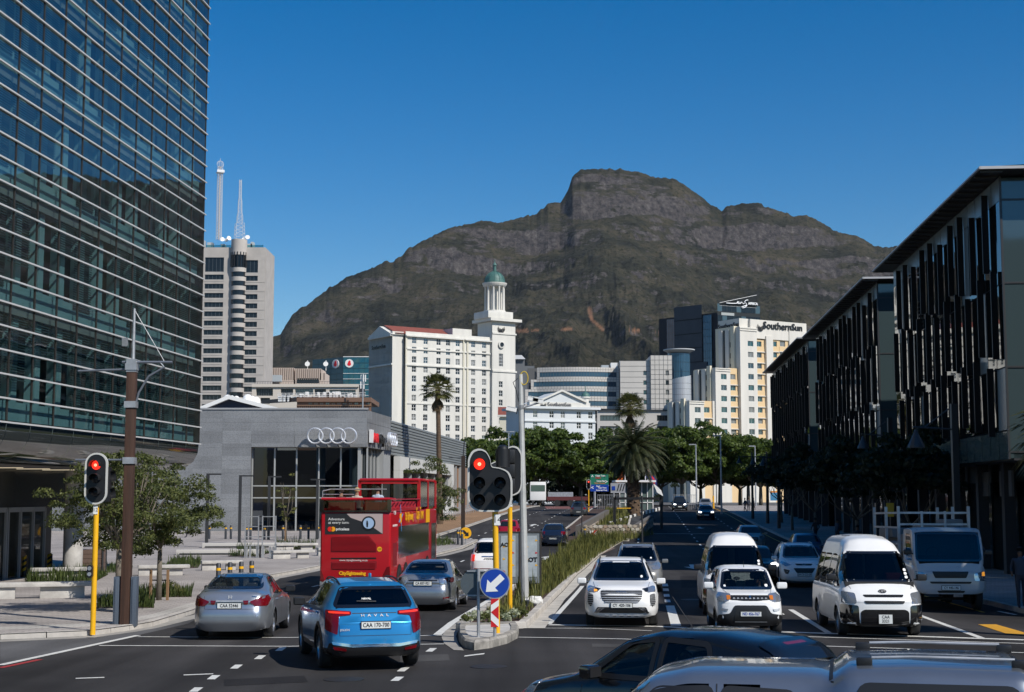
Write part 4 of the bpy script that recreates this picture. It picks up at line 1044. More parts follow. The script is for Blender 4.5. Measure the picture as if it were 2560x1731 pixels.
ca = math.atan2(PD.y, PD.x); tt_ = PD*loc_t(1356,PX,PY,PD) - PI_*.7
sun_logo(pw, Matrix.Translation((tt_.x,tt_.y,zof(1013,PY+3))) @ RZ(ca), .65)
tt_ = PD*loc_t(1396,PX,PY,PD) - PI_*.7
text("SouthernSun", 1.35, mat("sign_grey", (.09,.09,.10), .5), pw, Matrix.Translation((tt_.x,tt_.y,zof(1013,PY+4))) @ RZ(ca) @ FACE, "sign_lettering", .05, bold=.01, sx=.85)
cu = PD*loc_t(1477,PX,PY,PD) + PI_*3; CM = Matrix.Translation((cu.x,cu.y,0)); z0 = zof(1012,PY+8)
m = MB(); m.lathe([(1.0,zp+.5),(1.0,z0),(.8,z0+.1),(.8,z0+1.5),(1.1,z0+1.6),(1.1,z0+1.9)], 16, CM); m.build("cupola_drum", Mht, pw)
m = MB(); m.lathe([(1.05,z0+1.9)] + [(1.05*math.cos(a), z0+1.9+1.1*math.sin(a)) for a in np.linspace(.1,1.4,8)] + [(.12,z0+3.3),(.05,z0+4.6)], 20, CM); m.build("dome", M_VERD, pw, smooth=True, ang=60)
# cream link block between the hotel and the wing
lb = thing("cream_link_block", (P(1258,1100,400).x, 400, 0), 0, "narrow cream hotel block with a red tiled roof behind the steel mast", "building")
hs_ = []
for x in (2.0, 4.4, 7.5):
 for k in range(4): z = zof(1058,400) - k*2.9; hs_.append((x-.5, z-.85, x+.5, z+.85))
m = MB(); wall_holes(m, O, EX, EY, -1, 12, GZ0, zof(1040,400), hs_, .2); m.build("front_wall", mat("hotel_cream", (.62,.58,.46), .8), lb); put_windows(lb, O, EX, EY, hs_, 'lb', M_GLOSSW, M_PANE_D, .15)
m = MB(); m.box(-1,12,.3,10,GZ0,zof(1040,400)-.05); m.build("core", mat("hotel_cream", (.62,.58,.46), .8), lb)
m = MB(); z1 = zof(1038,400); m.add([(-1.5,-.5,z1),(12.5,-.5,z1),(12.5,6,z1+2.6),(-1.5,6,z1+2.6),(12.5,10,z1),(-1.5,10,z1)], [(0,1,2,3),(3,2,4,5),(0,3,5),(1,4,2)]); m.build("roof", M_ROOFT, lb)
m = MB(); m.box(-1.6,12.6,-.7,.0,z1-.5,z1); m.build("eave", Mht, lb)
# grey tower with curved stair and masts
TY = 520.; TX = P(514, 900, TY).x
gt = thing("grey_concrete_tower", (TX, TY, 0), 0, "tall pale concrete tower with a curved glazed stair and dark top windows", "building")
TW = P(659, 900, TY).x - TX
Mgt = mat("tower_concrete", (.43,.395,.36), .85, noise_s=.25, noise_a=.12)
FLH = 23.4 * TY / FPX; zt = zof(619, TY); zrow = zof(600 + 245/2.618, TY)
xc0, xc1 = P(573,900,TY).x - TX, P(611,900,TY).x - TX
holes = []
x_l0, x_l1, x_r0, x_r1 = P(527,0,TY).x-TX, P(574,0,TY).x-TX, P(609,0,TY).x-TX, P(657,0,TY).x-TX
for k in range(15):
 z = zrow - k*FLH; holes += [(x_l0, z-.85, x_l1-.1, z+1.0), (x_r0, z-1.35, x_r1, z+.55)]
zt1, zt0 = zof(644,TY), zof(682,TY)
holes += [(x_l0, zt0+.3, x_l1-.1, zt1), (x_r0, zt0, x_r1, zt1-1)]
m = MB(); wall_holes(m, O, EX, EY, x_l0-1.8, TW, GZ0, zt, holes, .5); m.build("front_wall", Mgt, gt)
put_windows(gt, O, EX, EY, holes, 'gt', mat("dark_frame", (.08,.09,.10), .4), M_PANE_D, .4, 5, 1, .12)
m = MB(); m.box(x_l0-1.8, TW, .6, 20, GZ0, zt-.05); m.build("core", Mgt, gt)
m = MB(); m.box(-7, x_l0-1.9, 3.5, 20, GZ0, zt-1); m.build("side_wing", Mgt, gt)
for k in range(16):
 z = zrow - k*FLH + 1; m = MB(); m.box(-6.5, x_l0-2.2, 3.4, 3.5, z-.8, z+.9); m.build("window", M_PANE_B, gt)
for k in range(15):   # grooves of the spandrels
 z = zrow - k*FLH; m = MB(); m.box(x_l0-1.8, x_l1, -.1, 0, z-1.55, z-1.35); m.box(x_r0, TW, -.1, 0, z-1.9, z-1.7); m.build("string_course", Mgt, gt)
cxm = (xc0+xc1)/2; cr = (xc1-xc0)/2; CMX = T(cxm, .5, 0)
z = GZ0
m = MB(); m.lathe([(cr*.92, GZ0), (cr*.92, zof(640,TY))], 20, CMX); m.build("stair_glazing", M_PANE_D, gt, smooth=True)
for k in range(18):
 z = zrow - (k-1.55)*FLH
 if z > zof(662,TY): continue
 m = MB(); m.lathe([(cr, z), (cr, z+1.55)], 20, CMX); m.build("stair_band", Mgt, gt, smooth=True)
m = MB(); m.lathe([(cr*1.05, zof(639,TY)), (cr*1.05, zof(600,TY)), (cr*.9, zof(600,TY))], 20, CMX); m.build("stair_crown", Mgt, gt, smooth=True)
for k in range(9):
 an = math.pi + math.pi*k/8; m = MB(); m.box(-.15,.15,-.15,.15, zof(668,TY), zof(632,TY), CMX @ T(cr*1.06*math.cos(an), cr*1.06*math.sin(an), 0)); m.build("stair_slot", M_BLACK, gt)
m = MB(); m.box(x_l0, TW-1, 1, 1.05, zt, zt+1.1); m.build("roof_screen", glass("roof_glass", (.5,.7,.7), 1.5), gt)
m = MB()
for x, w_, h_ in ((-5,3,3.2),(-1,2,2.4),(4,1.5,1.8),(12.5,3,1.9),(15,1,2.6)): m.box(x, x+w_, 3, 6, zt, zt+h_)
m.build("roof_plant", mat("plant_grey", (.42,.46,.48), .6), gt)
for x, y, a in ((4.7,2,20),(6.5,2,-25),(7.3,1,40),(10,1.5,-15),(12.6,2,35),(14,2,10)):
 m = MB(); m.lathe([(.1,0),(.6,.12),(.85,.3)], 12, T(x,y,zof(599,TY)+random.uniform(-.5,1.2)) @ RZ(R(a)) @ RX(R(75))); m.build("dish_antenna", M_WHITE, gt, smooth=True)
def lattice(name, u, vb, vt, Y, w0, w1, label, parent=None, segs=26, ball=False):
 b = P(u, vb, Y); h = P(u, vt, Y).z - b.z
 o = thing(name, (b.x, Y+2, b.z), .4, label, "mast", "radio masts on the concrete tower")
 m = MB(); r0 = w0/2;
 def wd(t): return (w0*(1-t)+w1*t)/2 if not isinstance(w0, list) else 0
 def ws(t):
  if ball: return w0/2
  for a, b_, wa in ((0,.25,w0/2),(.25,.42,w0*.30),(.42,.66,w0*.2),(.66,1.01,w1/2)):
   if t <= b_: return wa * (1 - .12*(t-a)/(b_-a))
 for k in range(segs):
  ta, tb = k/segs, (k+1)/segs; wa, wb = ws(ta+.001), ws(tb-.001)
  for i in range(4):
   sx0, sy0 = [(-1,-1),(1,-1),(1,1),(-1,1)][i]; sx1, sy1 = [(-1,-1),(1,-1),(1,1),(-1,1)][(i+1)%4]
   m.tube([(sx0*wa,sy0*wa,ta*h),(sx0*wb,sy0*wb,tb*h)], .055, 4, False)
   m.tube([(sx0*wa,sy0*wa,ta*h),(sx1*wb,sy1*wb,tb*h)], .035, 4, False)
   m.tube([(sx1*wa,sy1*wa,ta*h),(sx0*wb,sy0*wb,tb*h)], .035, 4, False)
   m.tube([(sx0*wa,sy0*wa,ta*h),(sx1*wa,sy1*wa,ta*h)], .035, 4, False)
 m.build("lattice", mat("mast_white", (.72,.72,.72), .5), o)
 if ball:
  for k in range(6):
   an = math.pi*k/6; mm = MB(); mm.tube([(1.25*math.cos(t)*math.cos(an),1.25*math.cos(t)*math.sin(an),h+.9+1.25*math.sin(t)) for t in np.linspace(-1.5,4.6,20)], .05, 4); mm.build("cage_hoop", mat("mast_white", (.72,.72,.72), .5), o)
  mm = MB(); mm.box(-1.3,1.3,-1.3,1.3,h-2.4,h-2.2); mm.box(-1.35,1.35,-1.35,-1.25,h-2.2,h-1.4); mm.tube([(0,0,h+2),(0,0,h+3.2)], .06, 4); mm.build("platform", mat("mast_white", (.72,.72,.72), .5), o)
  mm = MB(); mm.tube([(0,0,0),(0,0,h)], .28, 8); mm.build("feeder_bundle", mat("mast_grey", (.5,.45,.42), .6), o)
lattice("radio_mast", 544, 597, 414, TY, 1.7, 1.7, "straight white lattice mast topped by a round cage antenna", segs=24, ball=True)
lattice("radio_mast", 596, 592, 447, TY, 3.3, .8, "white lattice mast tapering in steps beside the caged one", segs=16)
# white gabled roof behind the showroom, with roof ventilators
gr = thing("gabled_roof_hall", (P(574,1010,180).x, 180, 0), 0, "hall with a white-edged gable roof rising behind the showroom", "building")
xl, xr, zk, ze = P(500,0,180).x-P(574,0,180).x, P(692,0,180).x-P(574,0,180).x, zof(999,180), zof(1030,180)
m = MB(); m.add([(xl,0,ze),(xr,0,ze),(0,0,zk),(xl,20,ze),(xr,20,ze),(0,20,zk),(xl,0,GZ0),(xr,0,GZ0)], [(0,1,2),(1,4,5,2),(2,5,3,0),(6,7,1,0)]); m.build("gable_wall", mat("navy_gable", (.012,.016,.04), .5), gr)
m = MB()
for a, b in (((xl,ze),(0,zk)),((0,zk),(xr,ze))):
 vs = []
 for y in (-.7, 21):
  for x, z in (a, b):
   for dz in (.0,.5): vs.append((x,y,z+dz))
 m.add(vs, [(0,1,3,2),(4,6,7,5),(0,4,5,1),(2,3,7,6),(1,5,7,3),(0,2,6,4)])
m.build("roof", M_WHITE, gr)
for i, (u, v, s) in enumerate(((569,1000,.9),(580,1002,.6),(591,1003,.7),(619,999,.95),(630,1003,.85),(640,1005,.85))):
 p = P(u, v, 183); mb_ = MB(); r = .62*s
 mb_.lathe([(r*.6,-1.8),(r*.6,-.5),(r,-.35),(r*1.1,0),(r*.95,.35),(r*.5,.6),(.05,.66)], 14); o = mb_.build("turbine_ventilator", M_WHITE, None, smooth=True)
 o.location = p; tag(o, ["white turbine ventilator leftmost on the hall roof", "small white ventilator second from left, by the gable's peak", "white ventilator third from left on the hall roof", "largest white turbine ventilator right of the gable peak", "white ventilator second from right of the roof row", "white ventilator at the right end of the roof row"][i], "ventilator", "ventilators on the white hall roof")
# beige blank block and long cream office behind
bk = thing("beige_office_block", (P(655,0,560).x, 560, 0), 0, "beige windowless office block with ribbed panels on the skyline", "building")
Mbk = mat("beige_panel", (.55,.45,.38), .85, noise_s=.3, noise_a=.06)
def fx(u, Y, X0): return P(u, 0, Y).x * 1.0 - X0
X0 = P(655,0,560).x
for a, b, vt, vb in ((655,677,913,960),(680,749,920,961),(753,815,922,962),(815,824,932,962)):
 m = MB(); m.box(fx(a,560,X0), fx(b,560,X0), 0, 15, GZ0, zof(vt,560)); m.build("wall", Mbk, bk)
 n = max(1, int((b-a)/5))
 for k in range(n+1):
  m = MB(); x = fx(a+(b-a)*k/n,560,X0); m.box(x-.25, x+.05, -.15, 0, zof(950,560), zof(vt+1,560)); m.build("panel_joint", mat("joint_dark", (.2,.15,.12), .8), bk)
for a, b in ((757,811),(684,700)):
 m = MB(); m.box(fx(a,560,X0), fx(b,560,X0), -.12, 0, zof(958,560), zof(946,560)); m.build("window", M_PANE_D, bk)
m = MB(); m.box(fx(700,560,X0), fx(722,560,X0), -4, -1, zof(957,560), zof(940,560)); m.build("roof_plant", mat("plant_grey", (.42,.46,.48), .6), bk)
for u in (768, 814):
 m = MB(); q = P(u,920,561); m.tube([(q.x-X0, 2, q.z-1), (q.x-X0, 2, q.z+3)], .15, 6); m.lathe([(.1,0),(1.0,.3)], 10, T(q.x-X0,1.5,q.z+1.5) @ RX(R(80))); m.build("dish_antenna", M_WHITE, bk)
co_ = thing("cream_office", (P(655,0,500).x, 500, 0), 0, "long cream office with a deep flat fascia and grid windows", "building")
X0 = P(655,0,500).x; hs_ = []
for a, b, v0, v1 in ((658,699,971,990),(718,748,972,988),(753,797,972,988),(800,828,973,990),(836,900,975,995),(669,692,995,1010)):
 hs_.append((fx(a,500,X0), zof(v1,500), fx(b,500,X0), zof(v0,500)))
m = MB(); wall_holes(m, O, EX, EY, -1, fx(908,500,X0), GZ0, zof(962,500), hs_, 1.); m.build("front_wall", mat("office_cream", (.60,.54,.46), .8), co_)
put_windows(co_, O, EX, EY, hs_, 'co', mat("dark_frame", (.08,.09,.10), .4), M_PANE_D, .9, 7, 2, .15)
m = MB(); m.box(-1, fx(908,500,X0), 1.2, 20, GZ0, zof(962,500)-.1); m.build("core", M_DARK, co_)
m = MB(); m.box(-1, fx(908,500,X0), -.6, 0, zof(968,500), zof(961,500)); m.build("fascia", mat("office_cream", (.60,.54,.46), .8), co_)
m = MB()
for i in range(40):
 x = i*.9; m.tube([(x,-.3,zof(961,500)),(x,-.3,zof(961,500)+.9)], .04, 4, False)
m.tube([(0,-.3,zof(961,500)+.9),(36,-.3,zof(961,500)+.9)], .05, 4); m.build("railing", M_DARK, co_)
# brown building with roof plant
X0 = P(757,0,330).x
br_ = thing("brown_office", (X0, 330, 0), 0, "low brown flat-roofed building crowded with white roof plant", "building")
Mbr = mat("brown_fascia", (.18,.10,.065), .7)
m = MB(); m.box(0, fx(938,330,X0), 0, 20, zof(1005,330), zof(994,330))
m.add([(0,0,zof(1005,330)),(0,0,zof(994,330)),(fx(672,360,X0),30,zof(1001,360)),(fx(672,360,X0),30,zof(1010,360))], [(0,1,2,3)]); m.build("fascia", Mbr, br_)
hs_ = [(fx(a,330,X0), zof(1012,330), fx(a+10,330,X0), zof(1006,330)) for a in range(784,925,14)]
m = MB(); wall_holes(m, O + EY*.5, EX, EY, 0, fx(938,330,X0), GZ0, zof(1005,330), hs_, .3); m.build("wall", Mbr, br_); put_windows(br_, O+EY*.5, EX, EY, hs_, 'br', Mbr, mat("pale_blind", (.4,.36,.3), .7), .25, 2, 1, .06)
for i in range(36):
 m = MB(); x = fx(757+i*5,330,X0); m.box(x, x+.15, .2, .5, zof(1025,330), zof(1014,330)); m.build("slat", Mbr, br_)
m = MB(); m.box(0, fx(938,330,X0), .1, .5, zof(1014.5,330), zof(1013,330)); m.build("rail", mat("brown_rail", (.3,.18,.11), .6), br_)
rp = MB(); rnd = random.Random(5)
m = MB()
for i in range(26):
 u = 712 + i*7.3 if i > 5 else 712+i*9; x = fx(u,335,X0); w_ = rnd.uniform(.4,1.4); h_ = rnd.uniform(.3,1.6)
 if i < 6: h_ *= .7
 m = MB(); z0 = zof(996 if i > 5 else 1000,335); m.box(x, x+w_, 5, 6.5, z0-.4, z0+h_); m.build("plant_unit", M_WHITE, br_)
m = MB()
for z in (.5, .9, 1.3): m.tube([(fx(712,335,X0),4.6,zof(998,335)+z),(fx(925,335,X0),4.6,zof(996,335)+z)], .05, 5)
for k in range(24): x = fx(712+k*9,335,X0); m.tube([(x,4.6,zof(998,335)),(x,4.6,zof(998,335)+1.3)], .04, 4)
m.build("pipework", M_WHITE, br_)
# antenna pole on it
p = P(907, 1000, 326); ap = thing("antenna_pole", p, 0, "thin grey pole with a cluster of white cell antennas", "mast")
m = MB(); m.tube([(0,0,-4),(0,0,zof(935,326)-p.z)], [.18,.12], 8); m.build("pole", M_STEEL, ap)
for k in range(5):
 a = 2*math.pi*k/5; hz_ = zof(946,326)-p.z; m = MB(); m.box(-.12,.12,-.08,.08,-.8,.8, T(.55*math.cos(a),.55*math.sin(a),hz_ - (1.6 if k % 2 else 0))); m.build("panel_antenna", M_WHITE, ap)
# teal glass block with round red-drop emblems
VY = 600.; VX = P(869, 0, VY).x
vb_ = thing("teal_glass_block", (VX, VY, 0), 0, "teal glass office block bearing a white disc with a red drop", "building")
M_VG = mat("teal_curtain_glass", (.01,.09,.12), .08, metal=.3, ior=1.9); M_VG2 = mat("grey_curtain_glass", (.06,.09,.11), .1, metal=.3)
zt = zof(893, VY)
wV = P(925,0,VY).x*1.18 - VX
wV = P(936,0,VY).x - VX + 4
VL = Vector((-.80,.60,0))
for k in range(16):
 z0 = zt - (k+1)*2.3;
 for j in range(7):
  m = MB(); m.quad((wV*j/7+.04,0,z0+.05),(wV*(j+1)/7-.04,0,z0+.05),(wV*(j+1)/7-.04,random.uniform(-.05,.05),z0+2.25),(wV*j/7+.04,0,z0+2.25)); m.build("pane", M_VG, vb_)
 m = MB(); m.box(0, wV, -.25, .05, z0-.08, z0+.08); m.build("ledge", M_WHITE if k > 1 else M_VG, vb_)
 for j in range(5):
  a, b = VL*(18*j/5+.05), VL*(18*(j+1)/5-.05); m = MB(); m.quad((a.x,a.y,z0+.05),(b.x,b.y,z0+.05),(b.x,b.y,z0+2.2),(a.x,a.y,z0+2.2)); m.build("pane", M_VG2, vb_)
m = MB(); m.prism([(0,.2),(wV,.2),(wV,20),(VL.x*18+.2,VL.y*18+.2)], GZ0, zt-.1); m.build("core", M_INK, vb_)
m = MB(); m.box(-.1, wV, -.2, .3, zt, zt+.25); m.build("coping", M_WHITE, vb_)
def drop(parent, M, r):
 m = MB(); m.lathe([(r,0),(r,.3)], 32, M @ RX(R(90))); m.build("emblem_disc", M_WHITE, parent)
 pts = []
 for i in range(28):
  a = 2*math.pi*i/28; x = math.sin(a)*r*.46; z = -math.cos(a)*r*.5 - r*.1
  if z > 0: z = z*1.75; x = x*.75 + z*.10
  pts.append((x, z))
 m = MB(); m.prism(pts, 0, .1, M @ T(0,-.3,0) @ RX(R(90))); m.build("emblem_drop", mat("drop_red", (.72,.01,.02), .4), parent)
drop(vb_, T(P(884,0,VY).x - VX, -.1, zof(909,VY)), 1.75)
q = VL*4.2; drop(vb_, T(q.x, q.y, zof(909,VY)) @ RZ(math.atan2(-VL.y,-VL.x)) @ T(0,-.05,0), 1.9)
# long office with curved blue window bands
OY = 400.; OX = P(1341, 0, OY).x
of = thing("banded_office", (OX, OY, 0), 0, "wide pale-panelled office with blue window bands and a square end tower", "building")
M_PNL = mat("pale_facade_panel", (.52,.49,.45), .7, noise_s=.2, noise_a=.06)
def curve_pt(t): return Vector((t, 5.5 * math.sin(math.pi * min(1, max(0, t/24))), 0))
WO = P(1590,0,OY).x - OX; W1 = P(1600,0,OY).x - OX
zt = zof(918, OY); nseg = 24; ph = (zof(0,OY) - zof(24,OY))  # band pitch 24 px of photo
bands = [(930,942),(954,966),(979,991),(1003,1015)]
left = [1349,1335,1322,1322]
def bandz(v): return zof(v, OY)
vrows = [918,924,930,942,948,954,966,972.5,979,991,997,1003,1015,1022]
for r in range(len(vrows)-1):
 v0, v1 = vrows[r], vrows[r+1]; isb = (v0, v1) in bands
 uL = 1341 if v0 < 948 else (1326 if v0 < 972 else 1312)
 x0, x1 = P(uL,0,OY).x - OX, P(1542,0,OY).x - OX
 ns = 30
 for k in range(ns):
  a = x0 + (x1-x0)*k/ns; b = x0 + (x1-x0)*(k+1)/ns
  pa_, pb_ = Vector((a, 2.4*math.sin(max(0,min(1,(a)/22))*math.pi)*-1+2,0)), Vector((b, 2.4*math.sin(max(0,min(1,(b)/22))*math.pi)*-1+2,0))
  g = .03; d = .18 if isb and 0 < k < ns-1 else 0
  if isb and (k == 0 or k == ns-1): mt = M_PNL
  else: mt = M_PANE_B if isb else M_PNL
  m = MB(); m.quad((pa_.x+g,pa_.y+d,zof(v1,OY)+g),(pb_.x-g,pb_.y+d,zof(v1,OY)+g),(pb_.x-g,pb_.y+d,zof(v0,OY)-g),(pa_.x+g,pa_.y+d,zof(v0,OY)-g)); m.build("window_pane" if mt is M_PANE_B else "facade_panel", mt, of)
m = MB(); m.box(P(1318,0,OY).x-OX, P(1542,0,OY).x-OX, 2.6, 16, GZ0, zof(919,OY)); m.build("core", mat("joint_grey", (.10,.10,.10), .8), of)
# square end tower
x0, x1 = P(1542,0,OY).x-OX, P(1620,0,OY).x-OX; xm = P(1615,0,OY).x-OX
xt0 = P(1615,0,OY).x - OX; xt1 = P(1667,0,OY).x-OX
hs_ = [(P(1651,0,OY).x-OX, zof(v+7,OY), P(1659,0,OY).x-OX, zof(v-5,OY)) for v in (934,958,982,1006)]
m = MB(); wall_holes(m, O - EY*3, EX, EY, xt0, xt1, zof(1026,OY), zof(891,OY), hs_, .3)
o = m.build("tower_wall", M_PNL, of)
put_windows(of, O - EY*3, EX, EY, hs_, 'of', M_DARK, M_PANE_D, .25, 1, 1, .08)
for k in range(6):
 m = MB(); x = xt0 + (xt1-xt0)*k/5; m.box(x-.03, x+.03, -3.05, -3.0, zof(1026,OY), zof(891,OY)); m.build("panel_joint", M_DARK, of)
for k in range(12):
 m = MB(); z = zof(891+k*12,OY); m.box(xt0, xt1, -3.05, -3.0, z-.03, z+.03); m.build("panel_joint", M_DARK, of)
m = MB(); m.box(xt0, xt1, -2.6, 12, GZ0, zof(891,OY)-.1); m.build("tower_core", M_PNL, of)
xa = P(1572,0,OY).x-OX
hs_ = [(P(1598,0,OY).x-OX, zof(v+6,OY), P(1606,0,OY).x-OX, zof(v-5,OY)) for v in (934,958,982,1006)]
m = MB(); wall_holes(m, O - EY*2, EX, EY, P(1542,0,OY).x-OX, xt0, zof(1026,OY), zof(904,OY), hs_, .3); m.build("stair_wall", M_PNL, of)
put_windows(of, O - EY*2, EX, EY, hs_, 'og', M_DARK, M_PANE_T, .25, 1, 1, .08)
for k in range(9):
 m = MB(); z = zof(904+k*13.5,OY); m.box(P(1542,0,OY).x-OX, xt0, -2.04, -2.0, z-.03, z+.03); m.build("panel_joint", M_DARK, of)
m = MB(); m.box(P(1543,0,OY).x-OX, xt0, -1.6, 12, GZ0, zof(905,OY)); m.build("stair_core", M_PNL, of)
for a, b, vt in ((1523,1540,904),(1545,1560,900),(1500,1518,910)):
 m = MB(); m.box(P(a,0,OY).x-OX, P(b,0,OY).x-OX, 4, 8, zof(920,OY), zof(vt,OY)); m.build("roof_plant", M_WHITE if a == 1523 else mat("plant_grey", (.42,.46,.48), .6), of)
m = MB()
for k in range(7): x = P(1544+k*4,0,OY).x-OX; m.box(x,x+.1,3.5,3.6,zof(920,OY),zof(899,OY))
m.build("roof_screen_posts", M_STEEL, of)
# lower podium bands behind the palms
m = MB(); m.box(P(1490,0,OY).x-OX, xt1+.3, -3.4, 0, zof(1030,OY), zof(1026,OY)); m.build("podium_band", M_DARK, of)
hs_ = [(P(a,0,OY).x-OX, zof(v+14,OY), P(b,0,OY).x-OX, zof(v,OY)) for v in (1040,1067,1092) for a, b in ((1492,1540),(1629,1667))]
m = MB(); wall_holes(m, O - EY*3, EX, EY, P(1485,0,OY).x-OX, xt1+1, GZ0, zof(1030,OY), hs_, .4); m.build("podium_wall", M_PNL, of); put_windows(of, O-EY*3, EX, EY, hs_, 'oh', M_DARK, M_PANE_D, .35, 6, 1, .1)
# small grey blocks left of it
sg = thing("grey_roof_house", (P(1285,0,470).x, 470, 0), 0, "small grey building with a pale hipped roof behind the hotel tower", "building")
X0 = P(1285,0,470).x
m = MB(); m.box(0, fx(1311,470,X0), 0, 8, GZ0, zof(900,470)); m.box(0, fx(1335,460,X0), -4, -2, GZ0, zof(918,470)); m.build("wall", mat("slate_wall", (.13,.14,.15), .6), sg)
m = MB(); z1 = zof(899,470); m.add([(-1,-1,z1),(fx(1313,470,X0),-1,z1),(fx(1304,470,X0),4,z1+1.8),(-1,4,z1+1.8)], [(0,1,2,3)]); m.build("roof", mat("pale_roof", (.5,.5,.48), .5), sg)
# round glass tower with disc roof, and metal-clad drum in front
dy = 480.; c = P(1687, 0, dy)
dt = thing("round_glass_tower", (c.x, dy, 0), 0, "round blue glass tower under a thin overhanging disc roof", "building")
r_ = (P(1714,0,dy).x - P(1660,0,dy).x)/2
for k in range(20):
 a0, a1 = math.pi + math.pi*k/20, math.pi + math.pi*(k+1)/20
 for j in range(5):
  z0, z1 = zof(1000-j*23,dy), zof(977-j*23,dy)
  m = MB(); m.quad((r_*math.cos(a0+.01),r_*math.sin(a0+.01),z0+.05),(r_*math.cos(a1-.01),r_*math.sin(a1-.01),z0+.05),(r_*math.cos(a1-.01),r_*math.sin(a1-.01),z1-.05),(r_*math.cos(a0+.01),r_*math.sin(a0+.01),z1-.05)); m.build("pane", M_PANE_B, dt)
m = MB(); m.lathe([(r_*.97,GZ0),(r_*.97,zof(884,dy))], 30); m.build("core", M_DARK, dt, smooth=True)
m = MB(); m.lathe([(r_*.9,zof(884,dy)),(r_*1.3,zof(878,dy)),(r_*1.42,zof(877,dy)),(r_*1.42,zof(875,dy)),(.1,zof(874,dy))], 40); m.build("roof_disc", mat("disc_roof", (.55,.56,.56), .4), dt, smooth=True)
dy = 470.; c = P(1691,0,dy); r_ = (P(1716,0,dy).x - P(1667,0,dy).x)/2
dd = thing("metal_drum_building", (c.x, dy, 0), 0, "silver metal-clad drum with a slanting top beside the square tower", "building")
for k in range(16):
 a0, a1 = math.pi + math.pi*k/16, math.pi + math.pi*(k+1)/16
 for j in range(6):
  z0 = zof(1030-j*14,dy); z1 = zof(1016-j*14,dy)
  if j == 5: z1 = z0 + 1.2 + 1.8*(k/16)
  m = MB(); m.quad((r_*math.cos(a0+.005),r_*math.sin(a0+.005),z0+.04),(r_*math.cos(a1-.005),r_*math.sin(a1-.005),z0+.04),(r_*math.cos(a1-.005),r_*math.sin(a1-.005),z1-.04),(r_*math.cos(a0+.005),r_*math.sin(a0+.005),z1-.04)); m.build("cladding_panel", mat("drum_metal", (.55,.55,.56), .35, .4), dd)
m = MB(); m.lathe([(r_*.98,GZ0),(r_*.98,zof(948,dy))], 30); m.build("core", mat("joint_grey", (.10,.10,.10), .8), dd)
# dark tower with handwritten sign
EY_ = 520.; EX_ = P(1782, 0, EY_).x
en = thing("dark_glass_tower", (EX_, EY_, 0), 0, "dark grey and blue glass tower with a white handwritten rooftop sign", "building")
ED = Vector((.90,.43,0)); EI = Vector((-.70,.71,0)).normalized()
M_SLAB = mat("charcoal_cladding", (.055,.058,.066), .6, noise_s=.3, noise_a=.1); M_SLB2 = mat("charcoal_shadow_gap", (.02,.02,.025), .7)
WL_ = 28.; zt = zof(757, EY_)
def et(u, D, X0=EX_, Y0=EY_): a = (u-1280)/FPX; return (X0 - a*Y0)/(a*D.y - D.x)
tl0, tl1 = et(1668, EI), et(1758, EI)
def wallpt(D, t, d, z, I=None): p = D*t; return (p.x, p.y, z)
# left face: long charcoal slab bands
ta, tb = et(1758, EI), et(1688, EI)
for j in range(13):
 z1 = zt - j*5.3 - (0 if j else 0); z0 = z1 - 5.0
 if j < 4: a, b = ta, tb
 else: a, b = et(1769, EI), et(1679, EI)
 m = MB(); m.quad(wallpt(EI,b,0,z0), wallpt(EI,a,0,z0), wallpt(EI,a,0,z1), wallpt(EI,b,0,z1)); m.build("slab_panel", M_SLAB, en)
for (u0, u1, j0, j1) in ((1668,1687,1,12),(1759,1781,1,12),(1668,1687,12,13),(1759,1781,12,13)):
 a, b = et(u1, EI), et(u0, EI)
 nn = 4
 for j in range(j0*2, j1*2):
  for k in range(nn):
   tA, tB = a+(b-a)*k/nn, a+(b-a)*(k+1)/nn; z1 = zt - (j-1.2)*2.65 - 2; z0 = z1-2.55
   off = Vector((.25,.25,0))
   m = MB(); pA, pB = EI*tA + off, EI*tB + off; g = .05
   m.quad((pB.x,pB.y,z0),(pA.x-.05,pA.y,z0),(pA.x-.05,pA.y,z1),(pB.x,pB.y,z1)); m.build("pane", M_PANE_B, en)
m = MB(); q = [EI*(ta-.0)*0 + Vector((.6,.6,0)), EI*(tb+8)+Vector((.6,.6,0)), EI*(tb+8)+ED*(et(1905,ED)-1), ED*(et(1905,ED)-1)+Vector((-.3,.6,0))]
m.prism([(p.x,p.y) for p in q], GZ0, zt-3.5); m.build("core", M_SLB2, en)
# right face
WR = et(1905, ED)
for j in range(14):
 z1 = zt + 1 - j*4.2
 for k in range(9):
  A, B = ED*(WR*k/9+.06), ED*(WR*(k+1)/9-.06);
  m = MB(); m.quad((A.x,A.y,z1-4.1),(B.x,B.y,z1-4.1),(B.x,B.y,z1-1.3),(A.x,A.y,z1-1.3)); m.build("pane", M_PANE_D if (k*5+j*3) % 4 else mat("slate_pane", (.06,.10,.12), .1), en)
 m = MB(); A, B = ED*.0, ED*WR; m.quad((A.x,A.y,z1-1.25),(B.x,B.y,z1-1.25),(B.x,B.y,z1-.1),(A.x,A.y,z1-.1)); m.build("spandrel", mat("slate_spandrel", (.02,.025,.028), .9), en)
 if j in (1,3,5):
  A, B = ED*(WR*.08)-EI*.2, ED*(WR*.38)-EI*.2; m = MB(); m.quad((A.x,A.y,z1-1.3),(B.x,B.y,z1-1.3),(B.x,B.y,z1-.3),(A.x,A.y,z1-.3)); m.build("pale_band", mat("pale_band", (.35,.37,.36), .6), en)
A, B = ED*1.0, ED*(WR*.93)
zs0, zs1 = zof(757,EY_), zof(744,EY_+14)
